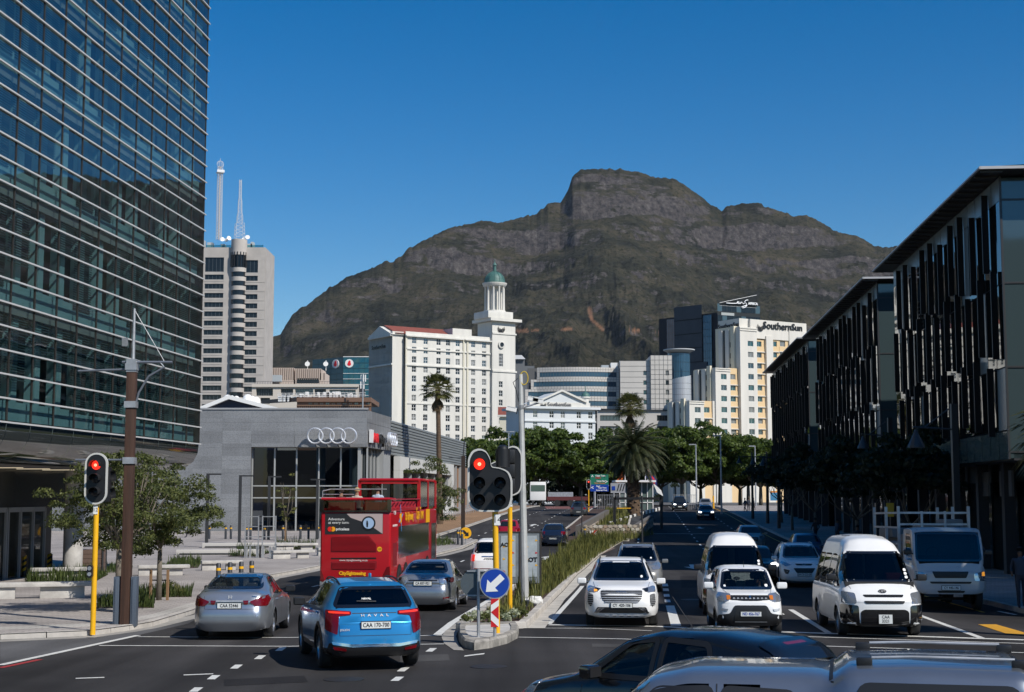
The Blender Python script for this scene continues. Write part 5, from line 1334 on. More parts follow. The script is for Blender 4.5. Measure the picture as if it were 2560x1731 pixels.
m = MB(); m.quad((A.x,A.y,zs0-1),(B.x,B.y,zs0-1),(B.x,B.y,zs1),(A.x,A.y,zs0)); m.build("rooftop_screen", mat("screen_dark", (.01,.014,.016), .9), en)
m = MB(); m.tube([(A.x,A.y,zs0),(B.x,B.y,zs1)], .09, 6); m.tube([(A.x,A.y,zs0-1),(B.x,B.y,zs0-1)], .05, 6); m.build("screen_rail", M_STEEL, en)
ea = math.atan2(ED.y, ED.x)
def epos(u, v): t = et(u, ED); p = ED*t - EI*.4; return (p.x, p.y, zof(v, EY_ + p.y))
mw = mat("lit_white_sign", (.85,.85,.85), .5)
text("AFRICA", 1.25, mw, en, Matrix.Translation(epos(1885,760)) @ RZ(ea) @ FACE, "sign_lettering", .1, bold=.04, sx=1.0)
m = MB()
for path in (((1818,758),(1830,759),(1843,759)), ((1843,759),(1848,757),(1850,754.5),(1847,754),(1845,757),(1848,760),(1852,758)),((1852,760),(1853,755.5),(1853,760),(1857,755.5),(1859,758),(1861,760),(1864,758)),((1873,750.5),(1868,751),(1864,755),(1868,759),(1870,764),(1865,769),(1859,770.5),(1856,768),(1862,766),(1870,763))):
 m.tube([epos(u, v) for u, v in path], .17, 6)
m.build("handwritten_sign", mw, en)
# cream stepped hotel
CY = 380.; CX = P(1718, 0, CY).x
CDv = Vector((.85,.527,0)).normalized(); CI = Vector((-.527,.85,0)).normalized()
ch = thing("stepped_hotel", (CX, CY, 0), 0, "cream hotel rising in three steps with yellow window recesses", "building")
M_CW = mat("hotel_plaster", (.62,.59,.53), .8, noise_s=.5, noise_a=.08, stretch=(1,1,.12)); M_CY = mat("yellow_plaster", (.66,.48,.27), .8); M_CS = mat("hotel_side_cream", (.66,.60,.46), .8)
def ct(u): return loc_t(u, CX, CY, CDv)
def ub(x): return 1600 + x/4.028
def cz(y, u): t = ct(u); return zof(730 + y/4.028, CY + CDv.y*t)
def proud(name, u0, u1, ytop, mt, d, wx=None, wy=(), ww=None, bal=False):
 a, b = ct(u0), ct(u1); z1 = cz(ytop, (u0+u1)/2); Oo = O - CI*d
 hs = []
 if wx is not None:
  t = ct(wx)
  for y in wy: z = cz(y, wx); hs.append((t-.98, z-.72, t+.98, z+.72))
 m = MB(); wall_holes(m, Oo, CDv, CI, a, b, GZ0, z1, hs, .25);
 m.build(name, mt, ch)
 mm = MB()
 for s in (a, b): p0 = Oo + CDv*s; p1 = Oo + CDv*s + CI*(d+.5); mm.quad((p0.x,p0.y,GZ0),(p1.x,p1.y,GZ0),(p1.x,p1.y,z1),(p0.x,p0.y,z1))
 p = [Oo+CDv*a, Oo+CDv*b, Oo+CDv*b+CI*(d+.6), Oo+CDv*a+CI*(d+.6)]; mm.add([(q.x,q.y,z1) for q in p], [(0,1,2,3)]); mm.build("bay_return", mt, ch)
 put_windows(ch, Oo, CDv, CI, hs, 'ch', mat("frame_grey_blue", (.4,.45,.45), .5), M_PANE_T, .2, 2, 1, .06)
 if bal:
  for y in wy:
   z = cz(y, wx) - 1.55; m = MB(); q0 = Oo;
   obox(m, a+.1, b-.1, -.1, .75, z-.9+.35, z+.75, CDv, CI, Oo); m.build("balcony_front", M_CY, ch)
   m = MB(); obox(m, a, b, -.35, .4, z-.75, z-.55, CDv, CI, Oo); m.build("balcony_slab", M_CW, ch)
P_ = 110.8
ys1 = [1190 + P_*k for k in range(0,6)]; ys2 = [857 + P_*k for k in range(0,8)]; ys3 = [526 + P_*k for k in range(0,11)]
def hole_y(y): return y
proud("bay_wall", ub(475), ub(622), 1100, M_CW, 1.0, ub(558), ys1)
proud("bay_wall", ub(622), ub(722), 1100, M_CY, .2, ub(668), ys1, bal=True)
proud("bay_wall", ub(742), ub(892), 770, M_CW, 1.0, ub(826), ys2)
proud("bay_wall", ub(892), ub(992), 770, M_CY, .2, ub(936), ys2, bal=True)
proud("bay_wall", ub(988), ub(1158), 362, M_CW, 1.3, ub(1094), ys3)
proud("bay_wall", ub(1158), ub(1262), 480, M_CY, .2, ub(1204), ys3, bal=True)
proud("bay_wall", ub(1262), ub(1330), 450, M_CW, 1.0)
proud("bay_wall", ub(1330), ub(1405), 480, M_CY, .3, ub(1358), ys3[:4], bal=True)
proud("bay_wall", ub(1405), ub(1500), 480, M_CY, .3, ub(1442), ys3[:4], bal=True)
proud("bay_wall", ub(1500), ub(1690), 400, M_CW, .8)
proud("bay_wall", ub(720), ub(744), 1100, M_CW, .6);
m = MB(); obox(m, ct(ub(1112)), ct(ub(1680)), -.6, 9, cz(480,ub(1300)), cz(300,ub(1400)), CDv, CI); m.build("sign_parapet", M_CW, ch)
m = MB(); obox(m, ct(ub(1020)), ct(ub(1112)), .2, 9, cz(480,ub(1100)), cz(268,ub(1060)), CDv, CI); m.build("lift_house", M_CW, ch)
for u0, u1, y in ((475,722,1095),(742,992,765),(988,1158,358)):
 for dy in (0, 22):
  m = MB(); dd_ = 1.0 if u0 < 900 else 1.3; b_ = u1 if u0 > 900 else u0+148; obox(m, ct(ub(u0))-.15, ct(ub(b_))+.15, -dd_-.2, -dd_, cz(y+dy+12,ub(u0)), cz(y+dy+3,ub(u0)), CDv, CI); m.build("cornice", M_CW, ch)
# cores and shaded left faces with slots
for u0, u1, y, dep in ((475,744,1095,8),(742,992,765,8),(988,1690,365,9)):
 m = MB(); a, b = ct(ub(u0)), ct(ub(u1)); obox(m, a+.05, b, .7, dep, GZ0, cz(y,ub((u0+u1)/2))-.2, CDv, CI); m.build("core", M_CS, ch)
 for k, (d0, d1, mt, pr) in enumerate((a_*.58, b_*.58, c_, d_*.6) for a_, b_, c_, d_ in ((1.0,3.4,M_CS,.9),(5.0,7.6,M_CW,.7),(8.6,9.6,M_DARK,.15),(9.9,12.5,M_CW,.7),(12.8,13.9,M_CS,.4))):
  m = MB(); obox(m, a-pr, a+.05, d0, d1, GZ0, cz(y,ub(u0)) - (.2 if k else -.6), CDv, CI); m.build("side_fin", mt, ch)
 for y_ in (ys1 if u0 == 475 else ys2 if u0 == 742 else ys3):
  m = MB(); z = cz(y_, ub(u0)); obox(m, a-.1, a+.05, 2.1, 2.75, z-.7, z+.7, CDv, CI); m.build("side_window", M_PANE_D, ch)
can = math.atan2(CDv.y, CDv.x)
q = CDv*ct(ub(1212)) - CI*.85; sun_logo(ch, Matrix.Translation((q.x,q.y,cz(352,ub(1212)))) @ RZ(can), 1.15)
q = CDv*ct(ub(1438)) - CI*.8
text("SouthernSun", 2.75, mat("sign_black", (.02,.02,.02), .4), ch, Matrix.Translation((q.x,q.y,cz(356,ub(1438)))) @ RZ(can) @ FACE, "sign_lettering", .08, bold=.045, sx=1.02)
q = CDv*(ct(ub(1020))) + CI*4.5
text("SouthernSun", 1.7, mat("sign_black", (.02,.02,.02), .4), ch, Matrix.Translation((q.x-.15,q.y,cz(320,ub(960)))) @ RZ(math.atan2(-CI.y,-CI.x)) @ FACE, "sign_lettering", .06, bold=.03)
# ================================================================ VEHICLES
def paint(name, col, metal=0., rough=.35): return mat(name, col, rough, metal, coat=1., noise_s=1.3, noise_a=.07)
CG = glass("car_glass", (.30,.33,.32), 1.52); CGD = glass("tinted_car_glass", (.10,.11,.11), 1.52)
M_TAIL = mat("tail_lamp_red", (.13,.002,.005), .2, coat=.4); M_TAILL = mat("tail_lamp_lit", (.6,.02,.01), .2, coat=1., emit=(1,.06,.02), es=.5)
M_LENS = mat("lamp_lens", (.42,.44,.47), .08, .7, coat=1.); M_LENSD = mat("lamp_dark_lens", (.05,.055,.06), .08, .3, coat=1.)
M_AMB = mat("amber_lamp", (.8,.28,.03), .2, emit=(1,.4,.05), es=.6); M_AMBO = mat("amber_reflector", (.5,.15,.02), .2)
M_GRIL = mat("grille_black", (.006,.006,.006), .5)
M_GLOS = mat("gloss_black", (.008,.008,.009), .12, coat=1.)
M_PLATE = mat("number_plate", (.66,.67,.64), .5); M_SEAT = mat("seat_fabric", (.045,.045,.048), .9); M_SEATL = mat("seat_grey", (.20,.19,.18), .9)
M_RIM = mat("alloy_rim", (.42,.43,.45), .28, .8); M_CABIN = mat("cabin_trim", (.02,.02,.021), .8); M_ARCH = mat("arch_liner", (.008,.008,.008), .9)
M_SHEEN = mat("seam_black", (.01,.01,.01), .6)
_wm = {}
def wheel(parent, x, y, r, side, M_R=None, wd=.21):
 k = (round(r, 2), side, (M_R or M_RIM).name, wd)
 if k not in _wm:
  t = MB(); t.lathe([(r*.66,-wd/2),(r*.93,-wd/2),(r,-wd*.36),(r,wd*.36),(r*.93,wd/2),(r*.66,wd/2),(r*.66,-wd/2)], 28, RX(R(90)), cap=False)
  rm = MB(); rm.lathe([(r*.66,-wd/2),(r*.68,wd*.42),(r*.62,wd*.44),(r*.58,wd*.1)], 28, RX(R(-90*side)), cap=False)
  for i in range(5):
   a = 2*math.pi*i/5; rm.box(-r*.09, r*.09, wd*.26, wd*.38, r*.1, r*.64, RX(R(-90*side)) @ RZ(a) @ RX(R(-90)) if False else RY(a) @ (T() if side > 0 else RZ(math.pi)))
  rm.lathe([(r*.16,wd*.2),(r*.16,wd*.42),(.01,wd*.43)], 12, RX(R(-90*side)))
  bk = MB(); bk.lathe([(r*.60,wd*.0),(.01,wd*.01)], 20, RX(R(-90*side)), cap=False)  # black disc standing in for the shade behind the spokes
  a = t.mesh("tyre", M_RUBBER); b = rm.mesh("rim", M_R or M_RIM); c = bk.mesh("brake_shadow", M_ARCH)
  for q in (a, b): q.polygons.foreach_set("use_smooth", [True]*len(q.polygons)); q.set_sharp_from_angle(angle=R(40))
  _wm[k] = (a, b, c)
 a, b, c = _wm[k]
 w_ = link("wheel", a, parent); w_.location = (x, y, r)
 link("rim", b, w_); link("brake_shade", c, w_)
 return w_
def interp(pts, x):
 xs = [p[0] for p in pts]; return float(np.interp(x, xs, [p[1] for p in pts]))
class Car:
 """body lofted from a side profile; windows, lamps and trim are cut or laid on that surface.
 s = metres behind the front bumper, y = to the car's left, z = up"""
 def __init__(c, name, L, W, top, belt, plan, roofw, loc, head, label, cat, pm, zb=.22, wheels=(), wr=.33, front=(), rear=(), drop=.05, res=.06, group=None, rim=None, lower=None):
  c.L, c.W, c.pm, c.zb = L, W, pm, zb
  c.root = thing(name, loc, head, label, cat, group); c.root['kind'] = 'thing'
  n = int(L / res) + 1; ss = np.linspace(0, L, n)
  def sm(pts, k=5):
   fine = np.linspace(-.5, L + .5, int((L + 1) / .02)); v = np.interp(fine, [p[0] for p in pts], [p[1] for p in pts])
   ker = np.hanning(2*k+3)[1:-1]; ker /= ker.sum(); vv = np.convolve(np.pad(v, k, mode='edge'), ker, 'valid'); return lambda x: np.interp(x, fine, vv)
  ft, fb, fw, fr = sm(top), sm(belt), sm(plan, 4), sm(roofw)
  c.ft, c.fb, c.fw = ft, fb, fw
  rings = []
  fz = lambda z, P_: float(np.interp(z, [p[0] for p in P_], [p[1] for p in P_])) if P_ else 0
  for s in ss:
   w_ = float(fw(s)) ; zt = float(ft(s)); zs = min(float(fb(s)), zt - .015); wt = min(float(fr(s)), w_ - .04)
   d = min(drop, (zt - zs) * .35)
   ctl = [(0, zb), (w_*.80, zb), (w_-.035, zb+.05), (w_-.005, zb+.16), (w_, zb+(zs-zb)*.52), (w_-.018, zs-.10), (w_-.04, zs-.03), (w_-.065, zs), None, (wt+.02, zt-d*1.3), (wt-.05, zt-d*.6), (wt*.72, zt-d*.18), (wt*.36, zt-d*.04), (0, zt)]
   a, b = ctl[7], ctl[9]; ins = [(a[0]+(b[0]-a[0])*t, a[1]+(b[1]-a[1])*t + 0) for t in (.2,.4,.6,.8)]
   ctl = ctl[:8] + [(y + .018*math.sin(math.pi*t), z) for (y, z), t in zip(ins, (.2,.4,.6,.8))] + ctl[9:]
   # denser flanks
   out = []
   for i, (p, q) in enumerate(zip(ctl, ctl[1:])):
    m_ = 3 if i in (3, 4) else 1
    for j in range(m_): out.append((p[0]+(q[0]-p[0])*j/m_, p[1]+(q[1]-p[1])*j/m_))
   out.append(ctl[-1])
   ring = []
   for y, z in out:
    e = math.exp(-(s/.55)**2) * fz(z, front); e2 = math.exp(-((L-s)/.55)**2) * fz(z, rear)
    yy = y
    ring.append((s + e - e2, yy, z))
   rings.append(ring)
  nr = len(rings[0]); full = []
  for r in rings: full.append([(x, -y, z) for x, y, z in r] + [(x, y, z) for x, y, z in reversed(r[1:-1])])
  m = len(full[0]); vs = [c.P(*p) for r in full for p in r]; fs = []
  for i in range(n - 1):
   for k in range(m): fs.append((i*m+k, (i+1)*m+k, (i+1)*m+(k+1) % m, i*m+(k+1) % m))
  # bulged caps, rows joining the two flanks
  for end in (0, 1):
   r = full[0] if end == 0 else full[-1]; base = 0 if end == 0 else (n-1)*m; NC = 10; rows = []
   for k in range(nr):
    li = base + k; ri = base + ((m - k) % m)
    if k in (0, nr - 1): rows.append([li]); continue
    xl, yl, zl = r[k]; row = [li]
    for j in range(1, NC):
     t = j / NC; y = yl * (1 - 2*t); b_ = (1 - (2*t-1)**4) * abs(yl) * .10
     vs.append(c.P(xl + (-b_ if end == 0 else b_*.7), y, zl)); row.append(len(vs) - 1)
    row.append(ri); rows.append(row)
   for a, b in zip(rows, rows[1:]):
    if len(a) == 1:
     for j in range(NC): fs.append((a[0], b[j], b[j+1]))
    elif len(b) == 1:
     for j in range(NC): fs.append((a[j], b[0], a[j+1]))
    else:
     for j in range(NC): fs.append((a[j], b[j], b[j+1], a[j+1]))
  c.bm = bmesh.new(); bv = [c.bm.verts.new(v) for v in vs]
  for f in fs:
   try: c.bm.faces.new([bv[i] for i in f])
   except ValueError: pass
  bmesh.ops.remove_doubles(c.bm, verts=c.bm.verts, dist=.0008)
  bmesh.ops.recalc_face_normals(c.bm, faces=c.bm.faces)
  c.bvh = BVHTree.FromBMesh(c.bm)
  c.wheels = wheels; c.wr = wr
  for s in wheels:
   for sd in (-1, 1):
    c.arch(s, sd, wr, lower)
    wheel(c.root, c.L/2 - s, sd*(float(fw(s)) - .125), wr, sd, rim)
 def P(c, s, y, z): return (c.L/2 - s, y, z)
 def cast(c, view, a, b):
  if view == 'front': o, d = (c.L, a, b), (-1, 0, 0)
  elif view == 'rear': o, d = (-c.L, a, b), (1, 0, 0)
  elif view == 'left': o, d = (c.L/2 - a, 3, b), (0, -1, 0)
  elif view == 'right': o, d = (c.L/2 - a, -3, b), (0, 1, 0)
  else: o, d = (c.L/2 - a, b, 6), (0, 0, -1)
  h = c.bvh.ray_cast(Vector(o), Vector(d)); return h[0], h[1]
 def v2(c, view, co): return (co.y, co.z) if view in ('front', 'rear') else (c.L/2 - co.x, co.z) if view in ('left', 'right') else (c.L/2 - co.x, co.y)
 @staticmethod
 def rnd(poly, r=.04, k=3):
  out = []; n = len(poly)
  for i in range(n):
   p0, p1, p2 = Vector(poly[i-1]), Vector(poly[i]), Vector(poly[(i+1) % n]); a, b = (p0-p1), (p2-p1)
   q = min(r, a.length*.4, b.length*.4); A, B = p1 + a.normalized()*q, p1 + b.normalized()*q
   for j in range(k+1): t = j/k; out.append(tuple((1-t)**2*A + 2*t*(1-t)*p1 + t*t*B))
  return out
 @staticmethod
 def inside(poly, x, y):
  r = False; n = len(poly); j = n - 1
  for i in range(n):
   xi, yi = poly[i]; xj, yj = poly[j]
   if (yi > y) != (yj > y) and x < (xj-xi)*(y-yi)/(yj-yi) + xi: r = not r
   j = i
  return r
 def patch(c, name, view, poly, m, off=.006, sym=False, r=.03, step=.08, skirt=True, parent=None, smooth=True):
  if sym: c.patch(name, 'right' if view == 'left' else view, [(-p[0], p[1]) for p in poly] if view in ('front','rear') else [(p[0], -p[1]) for p in poly] if view == 'top' else poly, m, off, False, r, step, skirt, parent)
  poly = c.rnd(poly, r) if r else poly
  bm = bmesh.new(); bm.faces.new([bm.verts.new((a, b, 0)) for a, b in poly])
  for ax in (0, 1):
   lo, hi = min(p[ax] for p in poly), max(p[ax] for p in poly); k = int((hi-lo)/step)
   for i in range(1, k+1):
    co = [0,0,0]; no = [0,0,0]; co[ax] = lo + (hi-lo)*i/(k+1); no[ax] = 1
    bmesh.ops.bisect_plane(bm, geom=bm.verts[:]+bm.edges[:]+bm.faces[:], plane_co=co, plane_no=no)
  if skirt:
   be = [e for e in bm.edges if len(e.link_faces) == 1]
   g = bmesh.ops.extrude_edge_only(bm, edges=be)['geom']; sk = {q for q in g if isinstance(q, bmesh.types.BMVert)}
  else: sk = set()
  bad = []
  cxm = sum(p[0] for p in poly)/len(poly); cym = sum(p[1] for p in poly)/len(poly); hc = c.cast(view, cxm, cym)[0]
  for v in bm.verts:
   h, nn = c.cast(view, v.co.x, v.co.y)
   if h is not None and hc is not None and view in ('front', 'rear') and abs(h.x - hc.x) > .5: h = None
   if h is None:
    for dy in (.03, .06, .1):
     h, nn = c.cast(view, v.co.x + (cxm-v.co.x)*dy*4, v.co.y + (cym-v.co.y)*dy*4)
     if h is not None and (hc is None or view not in ('front', 'rear') or abs(h.x - hc.x) < .5): break
   if h is None: bad.append(v); continue
   v.co = h + nn * (off if v not in sk else -.012)
  bmesh.ops.delete(bm, geom=bad, context='VERTS')
  bmesh.ops.recalc_face_normals(bm, faces=bm.faces)
  if bm.faces:
   f = max(bm.faces, key=lambda f: f.calc_area()); dd = {'front':(1,0,0),'rear':(-1,0,0),'left':(0,1,0),'right':(0,-1,0),'top':(0,0,1)}[view]
   if f.normal.dot(Vector(dd)) < 0: bmesh.ops.reverse_faces(bm, faces=bm.faces)
  me = bpy.data.meshes.new(name); bm.to_mesh(me); bm.free(); me.materials.append(m)
  if smooth: me.polygons.foreach_set("use_smooth", [True]*len(me.polygons)); me.set_sharp_from_angle(angle=R(50))
  return link(name, me, parent or c.root)
 def ring(c, name, view, poly, wd, m, off=.006, inner=.012, parent=None):
  """a band round an opening, laid on the body"""
  n = len(poly); A = []; B = []
  cx_ = sum(p[0] for p in poly)/n; cy_ = sum(p[1] for p in poly)/n
  area = sum(poly[i][0]*poly[(i+1)%n][1]-poly[(i+1)%n][0]*poly[i][1] for i in range(n)); sg = 1 if area > 0 else -1
  for i in range(n):
   p0, p1, p2 = Vector(poly[i-1]), Vector(poly[i]), Vector(poly[(i+1) % n]); t = (p2 - p0).normalized(); nn = Vector((t.y, -t.x)) * sg
   A.append(p1 + nn*wd); B.append(p1 - nn*inner)
  vs = []
  for q, o in ((A, off), (B, off), (B, -.03)):
   for p in q:
    h, nn = c.cast(view, p.x, p.y)
    if h is None: h, nn = c.cast(view, p.x + (cx_-p.x)*.15, p.y + (cy_-p.y)*.15)
    if h is None: h, nn = (vs[-1] if vs else Vector(), Vector())
    vs.append(h + nn*o)
  fs = [(i, (i+1) % n, (i+1) % n + n, i + n) for i in range(n)] + [(i+n, (i+1) % n + n, (i+1) % n + 2*n, i + 2*n) for i in range(n)]
  mb = MB(); mb.add(vs, fs); me = mb.mesh(name, m); me.polygons.foreach_set("use_smooth", [True]*len(me.polygons)); me.set_sharp_from_angle(angle=R(50))
  return link(name, me, parent or c.root)
 def cut(c, view, poly):
  dv = Vector({'front':(1,0,0),'rear':(-1,0,0),'left':(0,1,0),'right':(0,-1,0),'top':(0,0,1)}[view]); kill = []
  x0, x1, y0, y1 = min(p[0] for p in poly), max(p[0] for p in poly), min(p[1] for p in poly), max(p[1] for p in poly)
  for f in c.bm.faces:
   if f.normal.dot(dv) < .08: continue
   co = f.calc_center_median(); a, b = c.v2(view, co)
   if x0 <= a <= x1 and y0 <= b <= y1 and c.inside(poly, a, b):
    h, _ = c.cast(view, a, b)
    if h is not None and (h - co).length < .12: kill.append(f)
  bmesh.ops.delete(c.bm, geom=kill, context='FACES')
 def window(c, name, view, poly, m=None, sym=False, r=.06, frame=.03, fm=None):
  if sym: c.window(name, 'right' if view == 'left' else view, [(-p[0], p[1]) for p in poly] if view != 'left' else poly, m, False, r, frame, fm)
  pr = c.rnd(poly, r, 4); dense = []
  for p, q in zip(pr, pr[1:]+pr[:1]):
   k = max(1, int(math.dist(p, q)/.08))
   dense += [(p[0]+(q[0]-p[0])*j/k, p[1]+(q[1]-p[1])*j/k) for j in range(k)]
  c.cut(view, dense)
  pane = c.patch(name, view, poly, m or CG, -.002, r=r, skirt=False)
  c.ring("window_seal", view, dense, frame, fm or M_GLOS, .005, .028, parent=pane)
 def arch(c, s, sd, wr, lower=None):
  view = 'left' if sd > 0 else 'right'; ra = wr*1.17
  poly = [(s + ra*math.cos(t), wr + ra*math.sin(t)) for t in np.linspace(-.75, math.pi+.75, 26)]
  c.cut(view, poly)
  n = len(poly); tl = math.asin(max(-.9, min(.9, (wr - c.zb - .03)/(ra*1.1))))
  vs = []
  for rr, o in ((ra*1.13, .004), (ra*1.02, .018), (ra*.97, .010), (ra*.97, -.35)):
   for t in np.linspace(-tl, math.pi+tl, 26):
    a, b = s + rr*math.cos(t), wr + rr*math.sin(t)
    h, nn = c.cast(view, a, b)
    if h is None or abs(h.y) < c.W/2-.25: h = Vector((c.L/2 - a, sd*float(c.fw(s)), b)); nn = Vector((0, sd, 0))
    q = h + Vector((0, sd*o, 0)); q.z = max(q.z, .16); vs.append(q)
  fs = [(k*n+i, k*n+i+1, (k+1)*n+i+1, (k+1)*n+i) for k in range(3) for i in range(n-1)]
  mb = MB(); mb.v = [tuple(v) for v in vs]; mb.f = fs; mb.m = [1 if f[0] >= 2*n else 0 for f in fs]
  o = mb.build("wheel_arch", [lower or c.pm, M_ARCH], c.root, smooth=True, ang=60)
  m2 = MB(); y = sd*(c.W/2 - .38); m2.box(c.L/2-s-ra, c.L/2-s+ra, min(y, y-sd*.02), max(y, y-sd*.02), .2, wr+ra); m2.build("arch_liner", M_ARCH, c.root)
 def seam(c, view, pts, wd=.008, parent=None, m=None, name="panel_seam", off=.0035):
  vs = []; k_ = []
  dense = [pts[0]]
  for p, q in zip(pts, pts[1:]):
   k = max(1, int(math.dist(p, q)/.08)); dense += [(p[0]+(q[0]-p[0])*(j+1)/k, p[1]+(q[1]-p[1])*(j+1)/k) for j in range(k)]
  for i, p in enumerate(dense):
   a, b = dense[max(i-1, 0)], dense[min(i+1, len(dense)-1)]; t = Vector((b[0]-a[0], b[1]-a[1])).normalized(); nn = Vector((-t.y, t.x))*wd/2
   row = []
   for sg in (1, -1):
    h, no = c.cast(view, p[0]+sg*nn.x, p[1]+sg*nn.y)
    if h is None: row = None; break
    row.append(h + no*off)
   k_.append(row)
  mb = MB()
  for a, b in zip(k_, k_[1:]):
   if a and b: mb.quad(a[0], b[0], b[1], a[1])
  if mb.v: return mb.build(name, m or M_SHEEN, parent or c.root)
 def finish(c, mirror=None, mz=1.0, ms=1.35, my=None, handles=(), hz=.9, hm=None, seats='dark', sill=None):
  if handles:
   for vw in ('left', 'right'):
    for s in (handles[0]+.22, handles[-1]+.2): c.seam(vw, [(s, float(c.fb(s))-.02), (s-.04, c.zb+.2)], .009)
  for sd in (-1, 1): c.seam('top', [(.35, sd*(c.W/2-.26)), (max(.6, ms-.35), sd*(c.W/2-.2))], .008)
  me = bpy.data.meshes.new("body"); c.bm.to_mesh(me); c.bm.free(); me.materials.append(c.pm)
  if sill:
   me.materials.append(M_BLACK);
   for p in me.polygons:
    if p.center.z < sill: p.material_index = 1
  me.polygons.foreach_set("use_smooth", [True]*len(me.polygons)); me.set_sharp_from_angle(angle=R(42)); link("body", me, c.root)
  y0 = float(c.fw(ms))
  for sd in (-1, 1):
   mb = MB(); mb.box(-.09, .07, -.115, .115, -.075, .075, T(c.L/2-ms, sd*(y0+.10), mz)); o = mb.build("mirror", mirror or c.pm, c.root, bevel=.045, seg=3)
   mb = MB(); mb.box(-.03,.02, -.06,.06,-.02,.02, T(c.L/2-ms, sd*(y0-.02), mz-.05)); mb.box(-.095,-.088,-.095,.095,-.055,.055, T(c.L/2-ms, sd*(y0+.10), mz)); mb.build("mirror_glass", M_LENS if False else M_BLACK, o)
   for s in handles:
    h, nn = c.cast('left' if sd > 0 else 'right', s, hz)
    if h is not None:
     mb = MB(); mb.box(-.10,.10,-.018,.018,-.016,.016, Matrix.Translation(h + Vector((0, sd*.015, 0)))); mb.build("door_handle", hm or c.pm, c.root, bevel=.01)
  # cabin: floor, dashboard, seats, wheel
  ms_ = M_SEATL if seats == 'grey' else M_SEAT; mb = MB(); L2 = c.L/2; zt = float(c.ft(c.L*.5)); wi = c.W/2 - .16
  mb.box(L2-c.L+.35, L2-1.0, -wi, wi, .28, .34); mb.box(L2-ms-.05, min(L2-ms+.35, L2-.35), -wi, wi, .55, mz-.09); mb.build("cabin_floor", M_CABIN, c.root)
  for y in (-.36, .36):
   for s, nm in ((ms+1.05, "front_seat"), (ms+1.95, "rear_seat")):
    if s > c.L - .6: continue
    mb = MB(); mb.box(-.12,.05,-.24,.24,.5,zt-.36, T(L2-s, y, 0)); mb.box(-.05,.5,-.25,.25,.42,.58, T(L2-s, y, 0)); mb.box(-.10,.0,-.13,.13,zt-.34,zt-.17, T(L2-s, y, 0)); mb.build(nm, ms_, c.root, bevel=.05)
  mb = MB(); mb.lathe([(.17,-.012),(.19,0),(.17,.012)], 16, T(L2-ms-.42, -.36, mz-.02) @ RY(R(-65)), cap=False); mb.build("steering_wheel", M_CABIN, c.root)
 def plate(c, view, z, txt, w_=.52, h_=.112, y=0, col=None, s=None, two=None):
  h, nn = c.cast(view, y, z); sg = 1 if view == 'front' else -1
  if h is None: h = Vector((sg*c.L/2, y, z))
  M = Matrix.Translation(Vector((h.x + sg*.03, y, z))) @ RZ(R(90 if sg > 0 else -90))
  mb = MB(); mb.box(-w_/2, w_/2, -.012, .012, -h_/2, h_/2, M); o = mb.build("number_plate", M_PLATE, c.root)
  mb = MB(); mb.box(-w_/2-.014, w_/2+.014, .002, .016, -h_/2-.014, h_/2+.014, M); mb.build("plate_frame", M_BLACK, o)
  if two:
   for i, t in enumerate(two): text(t, h_*.48, col or M_BLACK, o, M @ T(0, -.0145, h_*(.23-.46*i)) @ FACE, "lettering", .001, bold=.0015, sx=.9)
  else: text(txt, h_*.92, col or M_BLACK, o, M @ T(0, -.0145, 0) @ FACE, "lettering", .001, bold=.002, sx=.82 if len(txt) > 8 else .95)
  return o
 def badge(c, view, txt, z, size, m=None, y=0, sx=1., off=.012, bold=.001):
  h, nn = c.cast(view, y, z)
  if h is None: return
  sg = 1 if view == 'front' else -1; tilt = math.atan2(nn.z, abs(nn.x))
  return text(txt, size, m or M_CHROME, c.root, Matrix.Translation(h + nn*off) @ RZ(R(90 if sg > 0 else -90)) @ RX(-tilt) @ FACE, "badge_lettering", .002, bold=bold, sx=sx)
 def rails(c, s0, s1, y, m=None, h=.05, r=.016):
  for sd in (-1, 1):
   pts = []
   for t in np.linspace(0, 1, 11):
    hh, _ = c.cast('top', s0+(s1-s0)*t, sd*y)
    if hh is None: continue
    pts.append(hh + Vector((0, 0, h*min(1, 5*t, 5*(1-t)) + .004)))
   mb = MB(); mb.tube(pts, r, 8); mb.build("roof_rail", m or M_STEEL, c.root, smooth=True)
 def stick(c, view, a, z, w_, h_, m, name="sticker"):
  c.patch(name, view, [(a-w_/2,z-h_/2),(a+w_/2,z-h_/2),(a+w_/2,z+h_/2),(a-w_/2,z+h_/2)], m, .004, r=min(w_,h_)/2.01, step=1, skirt=False)
def oval_badge(c, view, z, rx, rz, m=None, inner=True, y=0):
 h, nn = c.cast(view, y, z)
 if h is None: return
 sg = 1 if view == 'front' else -1; M = Matrix.Translation(h + nn*.015) @ RZ(R(90 if sg > 0 else -90)) @ RX(-math.atan2(nn.z, abs(nn.x)))
 def el(a, b, th=.008):
  mb = MB(); mb.tube([(a*math.cos(t), 0, b*math.sin(t)) for t in np.linspace(0, 2*math.pi, 25)], th, 5, False, M); return mb
 o = el(rx, rz).build("emblem", m or M_CHROME, c.root)
 if inner: el(rx*.4, rz*.95, .006).build("emblem", m or M_CHROME, o); el(rx*.75, rz*.4, .006).build("emblem", m or M_CHROME, o)
WSH = mat("white_car_paint", (.76,.755,.74), .3, coat=.5, noise_s=1.6, noise_a=.06); SILV = paint("silver_car_paint", (.36,.38,.41), .75, .32); SILV2 = paint("grey_silver_paint", (.33,.345,.36), .75, .3)
BLUEP = paint("bright_blue_paint", (.025,.25,.52), .55, .3); DKB = paint("dark_blue_paint", (.012,.02,.04), .3, .25); GUN = paint("gunmetal_paint", (.20,.20,.195), .15, .35)
REDP = paint("red_car_paint", (.35,.01,.02), .3, .3); BLKP = mat("black_car_paint", (.004,.005,.007), .25, coat=.6)
